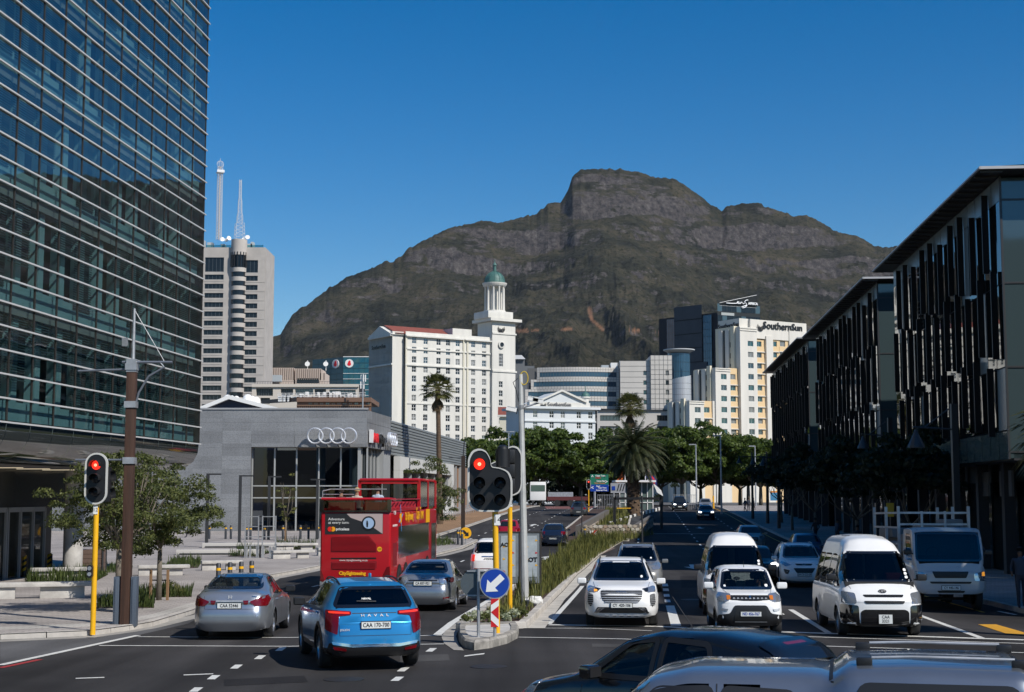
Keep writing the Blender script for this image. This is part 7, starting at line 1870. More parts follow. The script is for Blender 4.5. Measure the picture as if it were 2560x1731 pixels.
# ---- open-top double-decker bus
hd = R(90 - 4.6); rear = Vector((P(888,1400,50.5).x, 50.5, 0)); L, W = 12., 2.5
bus = thing("sightseeing_bus", ahead(rear, hd, 6), hd, "red open-top double-decker sightseeing bus with adverts and yellow lettering", "bus"); bus.location.z = gz(56.5)
BR = mat("bus_red", (.40,.004,.010), .4, coat=.35); M_LIT = mat("advert_grey", (.35,.32,.32), .4)
m = MB(); m.box(-6,6,-1.25,1.25,.32,3.0); m.build("body", BR, bus, bevel=.13, seg=3)
def shell(name, x0, x1, z0, z1, mt, t=.06, ends=(1,1), bev=.02):
 m = MB(); m.box(x0,x1,-1.25,-1.25+t,z0,z1); m.box(x0,x1,1.25-t,1.25,z0,z1)
 if ends[0]: m.box(x0,x0+t,-1.25+t,1.25-t,z0,z1)
 if ends[1]: m.box(x1-t,x1,-1.25+t,1.25-t,z0,z1)
 return m.build(name, mt, bus, bevel=bev)
m = MB()
for y in (-1.22, 1.22): m.box(-5.95,1,y-.03,y+.03,3.0,3.12); m.tube([(-5.9,y,3.42),(1,y,3.42)], .025, 6)
m.build("upper_side_rail", BR, bus)
m = MB(); m.quad((-5.96,1.13,2.72),(-5.96,-1.13,2.72),(-5.96,-1.13,3.36),(-5.96,1.13,3.36));
m = MB(); m.box(-6.04,-5.98,-1.23,1.23,2.98,3.05); m.box(-6.04,-5.98,1.12,1.25,3.0,3.42); m.box(-6.04,-5.98,-1.25,-1.12,3.0,3.42); m.build("rear_window_frame", M_GLOS, bus)
m = MB(); m.quad((-6.0,1.12,3.05),(-6.0,-1.12,3.05),(-6.0,-1.12,3.40),(-6.0,1.12,3.40)); m.build("rear_screen", CGD, bus)
m = MB(); m.tube([(-5.0,1.22,3.42),(-6,1.2,3.44),(-6,-1.2,3.44),(-5.0,-1.22,3.42)], .05, 8); m.build("rear_rim", BR, bus)
m = MB(); m.tube([(-5.9,1.2,3.45),(-5.9,1.2,3.72),(-5.5,1.0,3.78),(-5.5,-1.0,3.78)], .02, 6); m.tube([(-5.9,1.2,3.6),(0,1.22,3.6)], .018, 6); m.build("handrail", M_STEEL, bus)
# canopy over the front
m = MB(); m.box(.95,6,-1.2,1.2,4.12,4.24); m.build("canopy_roof", BR, bus, bevel=.06)
m = MB()
for x, l in ((1.0,.12),(3.4,.12),(5.6,.3)):
 for y in (-1.25, 1.13): m.box(x,x+l,y,y+.12,3.0,4.18)
m.box(1.0,1.12,-1.2,1.2,4.02,4.14); m.build("canopy_post", BR, bus)
for y in (-1.22, 1.22):
 m = MB(); m.quad((1.15,y,3.1),(5.6,y,3.1),(5.6,y,4.1),(1.15,y,4.1)); m.build("canopy_window", M_PANE_D, bus)
m = MB(); m.quad((5.9,-1.1,3.1),(5.9,1.1,3.1),(5.9,1.1,4.1),(5.9,-1.1,4.1)); m.build("front_upper_window", CGD, bus)
RS = mat("seat_red", (.35,.01,.02), .5)
for i in range(12):
 for y in (-.92,-.48,.48,.92):
  m = MB(); x = -5.3 + i*.85; m.box(x,x+.08,y-.2,y+.2,2.75,3.32); m.box(x+.05,x+.4,y-.2,y+.2,2.95,3.0); m.build("seat", RS, bus, bevel=.035)
for sd in (-1, 1):   # lower deck glazing, panels, wheels
 y = sd*1.256
 def q(name, x0, x1, z0, z1, mt, o=0., pts=None):
  m = MB(); p = pts or [(x0,z0),(x1,z0),(x1,z1),(x0,z1)]
  if sd > 0: p = [(a,b) for a, b in p][::-1]
  m.add([(a,y+sd*o,b) for a,b in p], [tuple(range(len(p)))]); return m.build(name, mt, bus)
 for x0, x1 in ((-4.3,-2.6),(-2.5,-.6),(-.5,1.4),(1.5,3.4)): q("side_window", x0, x1, 1.36, 2.42, M_PANE_D)
 q("door_glass", 4.3, 5.7, .5, 2.4, M_PANE_D); q("window_band", -4.4, 3.5, 1.32, 2.46, M_GLOS, -.002); q("side_vent", -5.6, -4.7, 1.1, 1.9, mat("bus_dark_red", (.2,.005,.01), .5))
 for x in (-4.2,-2.7,3.0) if True else ():
  w_ = wheel(bus, x, sd*1.10, .50, sd, M_RIM, .3)
  m = MB(); m.lathe([(.60,0),(.60,.012)], 24, T(x, y - (0 if sd > 0 else .004), .52) @ RX(R(-90 if sd > 0 else 90))); m.build("wheel_arch", M_ARCH, bus); w_.location.y = sd*1.13
YL = mat("bus_yellow", (.85,.42,.01), .4)
text("City Sightseeing", .42, YL, bus, T(-1.9,-1.262,2.78) @ FACE, "lettering", .002, bold=.012, sx=.75); text("Cape Town", .66, YL, bus, T(.9,-1.262,2.84) @ FACE, "lettering", .002, bold=.012, sx=.65)
text("HOP ON HOP OFF", .12, M_WHITE, bus, T(-5.2,-1.262,2.5) @ FACE, "lettering", .002); text("+Y.AB", .2, M_WHITE, bus, T(-5.3,-1.262,2.95) @ FACE, "lettering", .002)
m = MB(); m.box(2.6,3.7,-1.262,-1.257,2.46,3.0); m.build("yellow_panel", YL, bus)
m = MB(); disc(m, .2, 20, T(-3.9,-1.262,2.75) @ RX(R(90))); m.build("sun_emblem", YL, bus)
for k in range(4):
 m = MB(); m.prism([(-.05,.18),(.05,.18),(.02,.5),(-.02,.5)], 0, .006, T(-3.9,-1.262,2.75) @ RX(R(90)) @ RZ(k*math.pi/2+.3)); m.build("emblem_ray", mat("sign_sky_blue", (.1,.3,.6), .5), bus)
def rr(x, y): return (1.79 - x/203.6, 4.558 - y/203.6)
def rp(name, pts, mt, o=.004, parent=None):
 p = [rr(*a) for a in pts]; n = len(p); d = -6.0 - o
 ar = sum(p[i][0]*p[(i+1)%n][1]-p[(i+1)%n][0]*p[i][1] for i in range(n))
 if ar > 0: p = p[::-1]
 m = MB(); m.add([(d,a,b) for a,b in p] + [(d+.02,a,b) for a,b in p], [tuple(range(n))] + [(i,i+n,(i+1)%n+n,(i+1)%n) for i in range(n)]); return m.build(name, mt, parent or bus)
def rt(s, x, y, size, mt, sx=1., bold=0., al='CENTER'): a, b = rr(x, y); return text(s, size, mt, bus, T(-6.014,a,b) @ RZ(R(-90)) @ FACE, "lettering", .002, al, bold, sx)
ad = rp("advert", [(145,330),(560,326),(560,474),(145,478)], mat("advert_black", (.02,.02,.022), .4))
rp("advert_sky", [(300,332),(558,330),(558,472),(450,400),(330,360)], mat("advert_pale", (.45,.36,.34), .5), .006, ad)
for x, c_, r in ((458,(.01,.01,.01),.245),(458,(.35,.48,.66),.19)):
 a, b = rr(x, 398); m = MB(); m.lathe([(r,0),(r,.01)], 24, T(-6.008-(.006 if r<.2 else 0),a,b) @ RY(R(-90))); m.build("advert_lens", mat("lens_%d" % int(r*1000), c_, .4), ad)
rp("advert_hiker", [(444,380),(452,380),(456,400),(454,425),(444,425),(442,400)], M_BLACK, .03, ad)
rt("Adventure", 168, 370, .135, M_WHITE, al='LEFT'); rt("at every turn:", 168, 394, .135, M_WHITE, al='LEFT'); rt("priceless", 272, 440, .135, M_WHITE, bold=.003)
for x, c_ in ((182,(.7,.02,.01)),(203,(.85,.35,.01))):
 a, b = rr(x, 440); m = MB(); m.lathe([(.085,0),(.085,.006)], 18, T(-6.012,a,b) @ RY(R(-90))); m.build("advert_circle", mat("circle_%d" % x, c_, .4), ad)
DR = mat("bus_dark_red", (.2,.005,.01), .5)
g = rp("engine_grille", [(195,492),(460,486),(515,545),(515,602),(190,602),(188,520)], DR)
for i in range(13):
 y_ = 498+i*8; x1 = 455 + min(60, max(0, (y_-488)*1.0)); rp("louvre", [(195,y_),(x1,y_),(x1,y_-3),(195,y_-3)], BR, .03, g)
rp("black_slot", [(190,642),(515,638),(515,650),(190,652)], M_GRIL); g = rp("lower_grille", [(192,668),(518,664),(518,712),(500,722),(210,724),(192,712)], DR)
for i in range(6): rp("louvre", [(200,678+i*8),(510,676+i*8),(510,673+i*8),(200,675+i*8)], BR, .03, g)
rt("www.citysightseeing.co.za", 352, 658, .095, M_WHITE); rt("CitySightseeing", 345, 750, .17, YL, .9, .008); rt("Hop On", 230, 793, .11, M_WHITE); rt("Hop Off", 482, 785, .11, M_WHITE)
rp("number_plate", [(310,778),(402,778),(402,804),(310,804)], M_PLATE, .02); rt("CSS 11 WP", 356, 791, .11, M_BLACK, .8).location.x = -.012
a, b = rr(538, 580); m = MB(); m.lathe([(.085,0),(.085,.008)], 18, T(-6.004,a,b) @ RY(R(-90))); m.build("speed_disc", YL, bus); rt("100", 538, 580, .09, M_BLACK)
rp("yellow_line", [(185,826),(528,824),(528,836),(185,838)], YL)
for i in range(9):
 x = 172 + i*42; s_ = -1 if i < 4 else 1
 if i == 4: rp("chevron", [(x-2,846),(x+22,876),(x+2,876),(x-12,860),(x-22,876),(x-36,876)], YL)
 elif x < 530: rp("chevron", [(x-s_*12,878),(x-s_*12+22,878),(x+s_*12+18,846),(x+s_*12-4,846)][::1], YL)
rp("tail_lamp", [(612,700),(616,800),(536,832),(560,770),(590,705)], M_TAIL, .02); rp("reverse_lamp", [(612,800),(612,834),(532,836),(560,812)], M_LENS, .025); rp("reverse_lamp", [(114,805),(150,815),(186,838),(114,840)], M_LENS, .025); rp("tail_lamp", [(114,705),(120,800),(150,812),(138,770)], M_TAIL, .02)
# ---- flat-bed truck in the shade
hd = TOWARD; p = (P(2385,1500,42).x, 42.3, 0); TP = mat("truck_white", (.42,.43,.44), .35, coat=.6)
c = Car("flatbed_truck", 1.8, 2.12, [(0,1.0),(.02,1.35),(.10,1.5),(.32,2.28),(.5,2.42),(1.75,2.42),(1.8,2.3)], [(0,.9),(.1,1.3),(1.8,1.4)], [(0,.92),(.06,1.0),(.2,1.06),(1.8,1.06)], [(0,.8),(.1,.98),(.35,.96),(1.8,.96)], ahead(p, hd, -.9), hd,
 "white flat-bed truck with a railed load waiting in the shade", "truck", TP, zb=.5, wheels=(.95,), wr=.42)
c.window("windscreen", 'front', [(-.92,1.46),(.92,1.46),(.88,2.24),(-.88,2.24)], CGD, r=.1); c.window("side_window", 'left', [(.40,1.48),(1.3,1.48),(1.3,2.2),(.55,2.2)], CGD, sym=True)
c.patch("grille", 'front', [(-.52,1.14),(.52,1.14),(.44,.96),(-.44,.96)], M_GRIL, .012); c.patch("grille_slot", 'front', [(-.6,.86),(.6,.86),(.56,.80),(-.56,.80)], M_GRIL, .012); c.patch("headlamp", 'front', [(.66,1.08),(.98,1.16),(.98,.88),(.68,.88)], M_LENS, .014, sym=True)
c.patch("indicator", 'front', [(.90,1.12),(.98,1.14),(.98,1.02),(.90,1.02)], M_AMB, .03, r=.01); c.badge('front', "F  U  S  O", 1.26, .10, M_STEEL, sx=1.4); c.plate('front', .68, "CY 440-146"); c.patch("lower_slot", 'front', [(-.4,.60),(.4,.60),(.36,.54),(-.36,.54)], M_GRIL, .012)
c.finish(mirror=M_BLACK, mz=1.7, ms=.2, hz=1.2); setz(c); tr = c.root
m = MB(); m.box(-6.0,-1.2,-1.1,1.1,.85,1.05); m.box(-6,-1.0,-.4,.4,.5,.85); m.build("flat_bed", M_DARK, tr)
for x in (-3.9,-4.6):
 for sd in (-1,1): wheel(tr, x, sd*.9, .42, sd)
m = MB()
for y in (-1.05,1.05):
 for x in (-1.25,-3.5,-5.9): m.box(x-.04,x+.04,y-.04,y+.04,1.0,3.05)
 for z in (1.9,2.4,2.85): m.box(-5.9,-1.25,y-.02,y+.02,z-.03,z+.03)
for z in (2.5,2.85): m.box(-1.28,-1.22,-1.05,1.05,z-.03,z+.03)
for y in (-.35,.35): m.box(-1.29,-1.21,y-.03,y+.03,2.4,2.9)
m.build("load_frame", M_STEEL, tr)
rn = random.Random(9)
for i in range(30):
 m = MB(); x, y, z = -1.8-rn.random()*3.6, rn.uniform(-.8,.8), 1.1+rn.random()*1.4; m.box(-.45,.45,-.3,.3,-.16,.16, T(x,y,z) @ RZ(rn.random())); m.build("sack", mat("sack_grey", (.22,.21,.2), .9), tr, bevel=.08)
# white articulated truck at the crest, plus two distant vans
p = P(1345,1262,226); tk = thing("white_box_truck", (p.x, 226, gz(226)), 0, "white lorry with a raised box body crossing at the crest", "truck")
m = MB(); m.box(-1.25,1.25,0,2.2,.9,3.8); m.build("cab", M_WHITE, tk, bevel=.15); m = MB(); m.box(-1.1,1.1,-.02,0,2.3,3.3); m.build("rear_window", M_PANE_T, tk); m = MB(); m.box(1.4,8,0,2.2,.9,1.5); m.build("flat_trailer", mat("trailer_dark", (.10,.02,.02), .6), tk)
m = MB(); m.box(1.6,5.5,.3,2,1.5,2.2); m.build("load", M_STEEL, tk)
for x in (-.8,.8,3,5,7): m = MB(); m.lathe([(.5,-.15),(.5,.15)], 16, T(x,.1,.5) @ RX(R(90)) if x > 1 else T(x,.3,.5) @ RY(R(90))); m.build("wheel", M_RUBBER, tk)
# ================================================================ STREET FURNITURE
def stadium(w_, h_, r, n=8):
 pts = []
 for cx_, cz_, a0 in ((w_/2-r,h_/2-r,0),(-w_/2+r,h_/2-r,90),(-w_/2+r,-h_/2+r,180),(w_/2-r,-h_/2+r,270)):
  for i in range(n+1): a = R(a0+90*i/n); pts.append((cx_+r*math.cos(a), cz_+r*math.sin(a)))
 return pts
M_RLAMP = mat("red_signal_lit", (.9,.02,.01), .3, emit=(1,.03,.015), es=1.6); M_SOFF = mat("signal_lens_dark", (.02,.02,.022), .25); M_BORD = mat("signal_border", (.55,.54,.50), .5)
def lamp(parent, x, z, r, lit=False):
 m = MB(); m.lathe([(r,0),(r*.9,.03),(r*.5,.06),(.01,.07)], 24, T(x,-.05,z) @ RX(R(90)), cap=False); o = m.build("signal_lens", M_RLAMP if lit else M_SOFF, parent, smooth=True)
 if lit: m = MB(); m.lathe([(r*.32,.066),(.01,.08)], 16, T(x,-.05,z) @ RX(R(90)), cap=False); m.build("lens_glow", mat("signal_hot", (1,.4,.3), .3, emit=(1,.35,.2), es=2.5), o)
 m = MB(); m.lathe([(r*1.14,0),(r*1.16,.24),(r*1.08,.24),(r*1.06,0)], 24, T(x,-.04,z) @ RX(R(90)), a0=R(-15), a1=R(195), cap=False); m.build("visor", M_BLACK, parent, smooth=True)
def robot(loc, label, H=4.0, dots=3, back=True, rz=0, group=None, scale=1., lit=True, plate=None, button=False):
 o = thing("traffic_light", loc, rz, label, "traffic light", group); hw, hh = .265*scale, .60*scale; zc_ = H - hh
 m = MB(); m.tube([(0,.06,-.1),(0,.06,zc_)], .062, 14); m.build("pole", M_YELLOW, o, smooth=True)
 m = MB(); m.prism(stadium(2*hw*.88, 2*hh*.95, hw*.86), -.02, .02, T(0,-.02,zc_) @ RX(R(90))); m.build("backing_board", M_BLACK, o)
 a, b = stadium(2*hw, 2*hh, hw), stadium(2*hw*.84, 2*hh*.93, hw*.82); n = len(a); m = MB()
 m.add([(x,-.05,z+zc_) for x,z in a]+[(x,-.05,z+zc_) for x,z in b]+[(x,.02,z+zc_) for x,z in a]+[(x,.0,z+zc_) for x,z in b], [(i,(i+1)%n,(i+1)%n+n,i+n) for i in range(n)]+[(i+2*n,(i+1)%n+2*n,(i+1)%n,i) for i in range(n)]+[(i+n,(i+1)%n+n,(i+1)%n+3*n,i+3*n) for i in range(n)]); m.build("board_border", M_BORD, o)
 for k in range(3): lamp(o, 0, zc_+hh*.52-k*hh*.52, .105*scale, lit and k == 0)
 if plate: m = MB(); m.box(-.05,.05,-.01,.0,zc_-hh-.22,zc_-hh-.02); q_ = m.build("number_plate", M_WHITE, o); text(plate, .12, M_BLACK, q_, T(0,-.012,zc_-hh-.12) @ FACE, "lettering", .001)
 if button: m = MB(); m.prism(stadium(.13,.30,.065), 0, .1, T(-.07,0,1.35) @ RX(R(90))); q_ = m.build("push_button_box", M_BLACK, o); m = MB(); m.lathe([(.045,0),(.045,.02)], 16, T(-.07,-.1,1.42) @ RX(R(90))); m.lathe([(.045,0),(.045,.02)], 16, T(-.07,-.1,1.29) @ RX(R(90))); m.build("button", M_STEEL, q_)
 return o
KHz = .13
g1 = gp(230, 1577, KHz); o = robot(g1, "traffic light with white oval border and crossing button on the near pavement", 4.08, plate="12", button=True)
for z in (3.5, 3.1): m = MB(); m.lathe([(.11,0),(.12,.28)], 14, T(.12,.1,z) @ RY(R(80)), a0=0, a1=R(200), cap=False); m.build("side_visor", M_BLACK, o)
m = MB(); m.box(.05,.3,.0,.2,2.95,3.75); m.build("side_housing", M_BLACK, o)
# five-lamp signal on the median
g = gp(1243, 1584, .16)
def five(loc, label, H, backview=False, plate=None):
 o = thing("traffic_light", loc, 0, label, "traffic light", "traffic lights on yellow poles in the median")
 m = MB(); m.tube([(0,.06,-.1),(-.06 if not backview else 0,.06,H-.9)], .066, 14); m.build("pole", M_YELLOW, o, smooth=True)
 out = [(-.5,.1),(-.5,-.42),(-.44,-.60),(-.26,-.70),(.26,-.70),(.44,-.62),(.50,-.42),(.50,.02),(.42,.20),(.24,.28),(.06,.30),(.02,.34),(.0,.50),(-.10,.67),(-.25,.72),(-.40,.67),(-.5,.50)]
 rd = Car.rnd(out, .1, 3)
 cx_, cz_ = -.05, -.08; z0 = H - .74; x0 = -.16; n = len(rd)
 inn = [(cx_+(x-cx_)*.92, cz_+(z-cz_)*.945) for x, z in rd]
 if backview: rd = [(-x, z) for x, z in rd]; inn = [(-x, z) for x, z in inn]
 m = MB(); m.prism(inn, -.02, .02, T(x0,-.02,z0) @ RX(R(90))); m.build("backing_board", M_BLACK, o)
 m = MB(); m.add([(x+x0,-.06,z+z0) for x,z in rd]+[(x+x0,-.06,z+z0) for x,z in inn]+[(x+x0,.02,z+z0) for x,z in rd]+[(x+x0,.0,z+z0) for x,z in inn], [(i,(i+1)%n,(i+1)%n+n,i+n) for i in range(n)]+[(i+2*n,(i+1)%n+2*n,(i+1)%n,i) for i in range(n)]+[(i+n,(i+1)%n+n,(i+1)%n+3*n,i+3*n) for i in range(n)]); m.build("board_border", M_BORD, o)
 if not backview:
  for x, z, l in ((-.24,.36,1),(-.24,-.06,0),(-.24,-.44,0),(.22,-.06,0),(.22,-.44,0)): lamp(o, x+x0, z+z0, .125, l)
  m = MB(); m.tube([(.12,.2,z0+.3),(.12,.2,z0+.70)], .16, 12); m.lathe([(.13,0),(.12,.06),(.04,.1)], 14, T(.12,.2,z0+.70)); m.build("rear_lamp_housing", M_BLACK, o, smooth=True)
 else:
  for x, z in ((.14,.4),(.14,0),(.14,-.4),(-.3,0),(-.3,-.4)): m = MB(); m.box(x+x0-.16,x+x0+.16,-.25,-.03,z+z0-.19,z+z0+.19); m.build("lamp_housing", M_BLACK, o, bevel=.04)
 if plate: m = MB(); m.box(-.07,.07,-.012,-.002,z0-1.0,z0-.76); q_ = m.build("number_plate", M_WHITE, o); text(plate, .2, M_BLACK, q_, T(0,-.014,z0-.88) @ FACE, "lettering", .001)
 return o
five(g, "five-lamp traffic light showing red, on the nearer yellow pole", 4.12, plate="14")
g = gp(1275, 1524, .16); five(g, "five-lamp traffic light seen from its black back, behind the lit one", 4.6, True, plate="13")
# wooden catenary pole with steel arms
g = gp(313, 1561, KHz); zt = zof(931, g.y) - g.z
wp = thing("wooden_pole", g, 0, "tall square brown timber pole carrying steel arms and a thin grey mast", "pole")
m = MB(); m.box(-.11,.11,-.11,.11,-.1,zt); m.build("timber_shaft", mat("stained_timber", (.055,.025,.014), .7, noise_s=1.5, noise_a=.45, stretch=(6,6,.35), bump=.4, bs=12), wp, bevel=.01)
for v in (918, 1012, 1152):
 z = zof(v, g.y) - g.z; m = MB(); m.box(-.14,.14,-.14,.14,z-.08,z+.08); m.build("steel_band", M_STEEL, wp)
m = MB(); m.box(-.12,.12,-.12,.12,zt,zt+.32); m.tube([(.02,0,zt+.3),(.02,0,zof(772,g.y)-g.z)], [.045,.03], 8); m.build("mast", M_STEEL, wp)
za = zof(906, g.y) - g.z; xr = P(443,0,g.y).x - g.x
M_ARM = mat("arm_grey", (.16,.18,.21), .5, .4)
m = MB(); m.tube([(-.25,0,za),(xr+.1,0,za)], .035, 8); m.tube([(.12,0,za-1.0),(.18,0,za-.75),(.42,0,za-.35),(.8,0,za-.12),(xr-.2,0,za-.01)], .03, 8); m.tube([(-.15,0,za-.18),(P(224,0,g.y).x-g.x,0,za-.22)], .028, 8); m.tube([(-.1,0,zof(1150,g.y)-g.z),(P(224,0,g.y).x-g.x,0,zof(1150,g.y)-g.z)], .025, 8); m.build("arm", M_ARM, wp, smooth=True)
m = MB(); m.tube([(.02,0,zof(775,g.y)-g.z),(xr-.1,0,za+.02)], .008, 4); m.build("stay_wire", M_STEEL, wp)
m = MB(); m.box(-.07,.03,-.12,.08,-.1,.1, T(-.17,0,zof(855,g.y)-g.z) @ RX(R(10))); m.build("camera_box", M_STEEL, wp)
for x in (-.22, .2):
 m = MB(); m.box(x-.07,x+.07,-.08,.16,-.05,1.15); m.box(x-.03,x+.03,-.1,-.08,-.05,1.1); m.build("base_channel", mat("channel_slate", (.10,.125,.16), .55, .3), wp, bevel=.02)
# steel CCTV mast
g = gp(1308, 1512, .16); zt = zof(936, g.y) - g.z
cm = thing("camera_mast", g, 0, "tall tapering galvanised mast with cameras and a yellow cable coil", "mast")
m = MB(); m.tube([(.06,0,-.1),(-.08,0,zt)], [.125,.075], 10); m.build("shaft", mat("mast_zinc", (.50,.50,.48), .5, .3, noise_s=2, noise_a=.15), cm, smooth=True)
for x, z in ((-.35,1.05),(.3,.75),(.45,.8)): m = MB(); m.box(-.16,.16,-.06,.06,-.06,.06, T(x,0,zt-z) @ RY(R(12))); m.box(-.13,.13,-.07,.07,.06,.075, T(x,0,zt-z) @ RY(R(12))); m.build("camera", M_WHITE, cm)
m = MB(); m.tube([(-.3,0,zt-1.1),(.5,0,zt-.85)], .03, 6); m.lathe([(.1,0),(.12,.12)], 12, T(-.07,0,zt-1.05)); m.build("bracket", M_STEEL, cm)
for k in range(5): m = MB(); m.tube([(.03+.12*math.cos(t), -.06+k*.015, zt-.12+.2*math.sin(t)) for t in np.linspace(0,6.28,18)], .015, 5, False); m.build("cable_coil", mat("cable_yellow", (.6,.42,.03), .5), cm)
m = MB(); m.tube([(-.12,-.02,zt-.1),(-.3,-.02,zt-.25),(-.2,-.02,zt-.5),(-.12,-.02,zt-.9),(-.2,-.04,zt-1.2)], .012, 5); m.build("loose_cable", M_BLACK, cm)
# keep-left sign, chevron, the back of its twin
g = gp(1237, 1592, .19); zc_ = zof(1459, g.y) - g.z
bs_ = thing("keep_left_sign", g, 0, "blue round sign with a white arrow above a red and white chevron", "road sign")
m = MB(); m.tube([(0,.03,-.1),(0,.03,zc_+.2)], .035, 10); m.build("post", M_STEEL, bs_, smooth=True)
m = MB(); m.lathe([(.325,0),(.325,.012)], 40, T(0,-.01,zc_) @ RX(R(90))); m.build("disc_rim", M_STEEL, bs_); m = MB(); m.lathe([(.30,0),(.30,.005)], 40, T(0,-.022,zc_) @ RX(R(90))); m.build("disc_face", M_BLUE, bs_)
ar = [(0,-.26),(.17,-.06),(.07,-.06),(.07,.22),(-.07,.22),(-.07,-.06),(-.17,-.06)]
m = MB(); m.prism(ar, 0, .004, T(.0,-.028,zc_) @ RY(R(47)) @ RX(R(90))); m.build("arrow", M_WHITE, bs_)
z1, z0 = zof(1497, g.y)-g.z, zof(1568, g.y)-g.z; m = MB(); m.box(-.085,.085,-.02,0,z0,z1); m.build("chevron_board", M_WHITE, bs_)
h_ = (z1-z0)/2
for pts in (((-.083,z1-h_*.95-.0),(.083,z1-h_*.5),(.083,z1-h_*1.45)), ((-.083,z1),(.083,z1),(.083,z1-.02),(-.083,z1-h_*.45)), ((-.083,z0),(.083,z0),(-.083,z0+h_*.5))):
 m = MB(); n = len(pts); m.add([(x,-.024,z) for x,z in pts], [tuple(range(n))[::-1]]); m.build("red_stripe", M_RED, bs_)
g = gp(1196, 1590, .19); zc_ = zof(1460, g.y) - g.z; bk_ = thing("sign_back", g, 0, "grey back of a round road sign on a thin galvanised post", "road sign")
m = MB(); m.tube([(0,0,-.1),(0,0,zc_+.32)], .036, 10); m.build("post", M_STEEL, bk_, smooth=True)
m = MB(); m.lathe([(.31,0),(.31,.01)], 36, T(-.08,.06,zc_) @ RX(R(90))); m.build("disc", mat("sign_back_grey", (.09,.11,.12), .5, .3), bk_)
for z in (zc_+.27, zc_-.25): m = MB(); m.box(-.25,.12,.02,.045,z-.015,z+.015); m.build("clamp_bar", M_STEEL, bk_)
# poster boards
a, b = gp(1243,1492,.15), gp(1352,1492,.15); Wb = b.x - a.x
pb_ = thing("poster_board", a, 0, "pair of weathered framed poster boards standing in the median grass", "notice board")
z1, z0 = zof(1332,a.y)-a.z, zof(1458,a.y)-a.z
for x0, x1 in ((0,.72),(.76,Wb)):
 m = MB(); m.box(x0,x1,0,.03,z0,z1); m.build("board_panel", mat("board_grey", (.17,.19,.20), .6, noise_s=3, noise_a=.2), pb_)
 m = MB(); m.box(x0+.12,x1-.12,-.012,0,z0+.2,z1-.1); m.build("poster", mat("poster_pale", (.34,.38,.40), .7, noise_s=5, noise_a=.15), pb_)
 for k in range(6): m = MB(); x, z = x0+.18+.3*(k%2), z0+.35+k*.2; m.prism([(0,0),(.09,.02),(.02,.07)], 0, .004, T(x,-.016,z) @ RX(R(90))); m.build("poster_mark", M_YELLOW if k % 3 else M_RED, pb_)
m = MB()
for x in (0,.74,Wb): m.box(x-.025,x+.025,-.02,.04,-.1,z1+.02)
m.box(0,Wb,-.02,.04,z1,z1+.04); m.box(0,Wb,-.02,.04,z0-.03,z0); m.build("board_frame", mat("board_frame", (.03,.025,.022), .7), pb_)
text("AOT", .2, M_BLACK, pb_, T(Wb-.33,-.02,z0+.75) @ FACE, "lettering", .001, bold=.01); text("AOT", .18, M_BLACK, pb_, T(.3,-.02,z1-.4) @ FACE, "lettering", .001, bold=.008)
m = MB(); m.v = []; g = gp(1335,1512,.16); me_ = bpy.data.meshes.new("sack"); bm = bmesh.new(); bmesh.ops.create_icosphere(bm, subdivisions=3, radius=1)
for v in bm.verts: v.co = Vector((v.co.x*.32, v.co.y*.2, v.co.z*.15)) * (1+.35*noise.noise(v.co*1.6))
bm.to_mesh(me_); bm.free(); me_.materials.append(mat("white_sack", (.62,.61,.58), .8)); o = link("white_sack", me_); o.location = g + Vector((0,0,.1)); tag(o, "crumpled white sack lying beside the foot of the galvanised mast", "sack")
# bollards
def bollard(loc, label, h=1.0, group="black bollards with a yellow band"):
 if 'bol' not in globals():
  global bol, bol_p
  a = MB().lathe([(.085,-.05),(.085,h-.03),(.06,h)], 14).mesh("post", mat("bollard_slate", (.030,.034,.042), .5)); b = MB().lathe([(.088,h-.26),(.088,h-.17)], 14, cap=False).mesh("yellow_band", M_YELLOW); bol = 1; bol_p = (a, b)
  for q in bol_p: q.polygons.foreach_set("use_smooth", [True]*len(q.polygons)); q.set_sharp_from_angle(angle=R(40))
 o = thing("bollard", loc, 0, label, "bollard", group); link("post", bol_p[0], o); link("yellow_band", bol_p[1], o); return o
for i, (u, v) in enumerate(((545,1480),(574,1477),(602,1474),(628,1471))): bollard(gp(u,v,KHz), ["leftmost of the four bollards by the silver saloon's roof","second from left of the four bollards by the silver saloon","third from left of the four bollards by the silver saloon","rightmost of the four bollards by the silver saloon"][i])
fb = [(564,1348),(577,1348),(616,1350),(626,1350),(661,1350),(707,1348),(751,1348),(771,1348),(523,1348),(795,1347)]
for i, (u, v) in enumerate(fb): bollard(gp(u,v,KHz), "small bollard, %s from the left in the row along the showroom front" % "second third fourth fifth sixth seventh eighth ninth first tenth".split()[i], group="bollards in front of the showroom")
for u, v in ((1145,1362),(1155,1363)): bollard(gp(u,v,KHz), "black bollard %s beside the yellow arrow sign" % ("left" if u < 1150 else "right"), group="bollards by the yellow arrow sign")
g = gp(1151,1362,KHz); ys_ = thing("arrow_sign", g + Vector((.1,0,0)), 0, "round yellow sign with a black arrow behind two bollards", "road sign"); zc_ = zof(1333,g.y)-g.z
m = MB(); m.lathe([(.38,0),(.38,.02)], 32, T(.25,-.05,zc_) @ RX(R(90))); m.build("disc_face", YL, ys_); m = MB(); m.prism([(x*1.1,z*1.1) for x,z in ar], 0, .01, T(.25,-.08,zc_) @ RY(R(-47)) @ RX(R(90))); m.build("arrow", M_BLACK, ys_); m = MB(); m.tube([(.25,0,0),(.25,0,zc_)], .04, 8); m.build("post", M_STEEL, ys_)
m = MB()
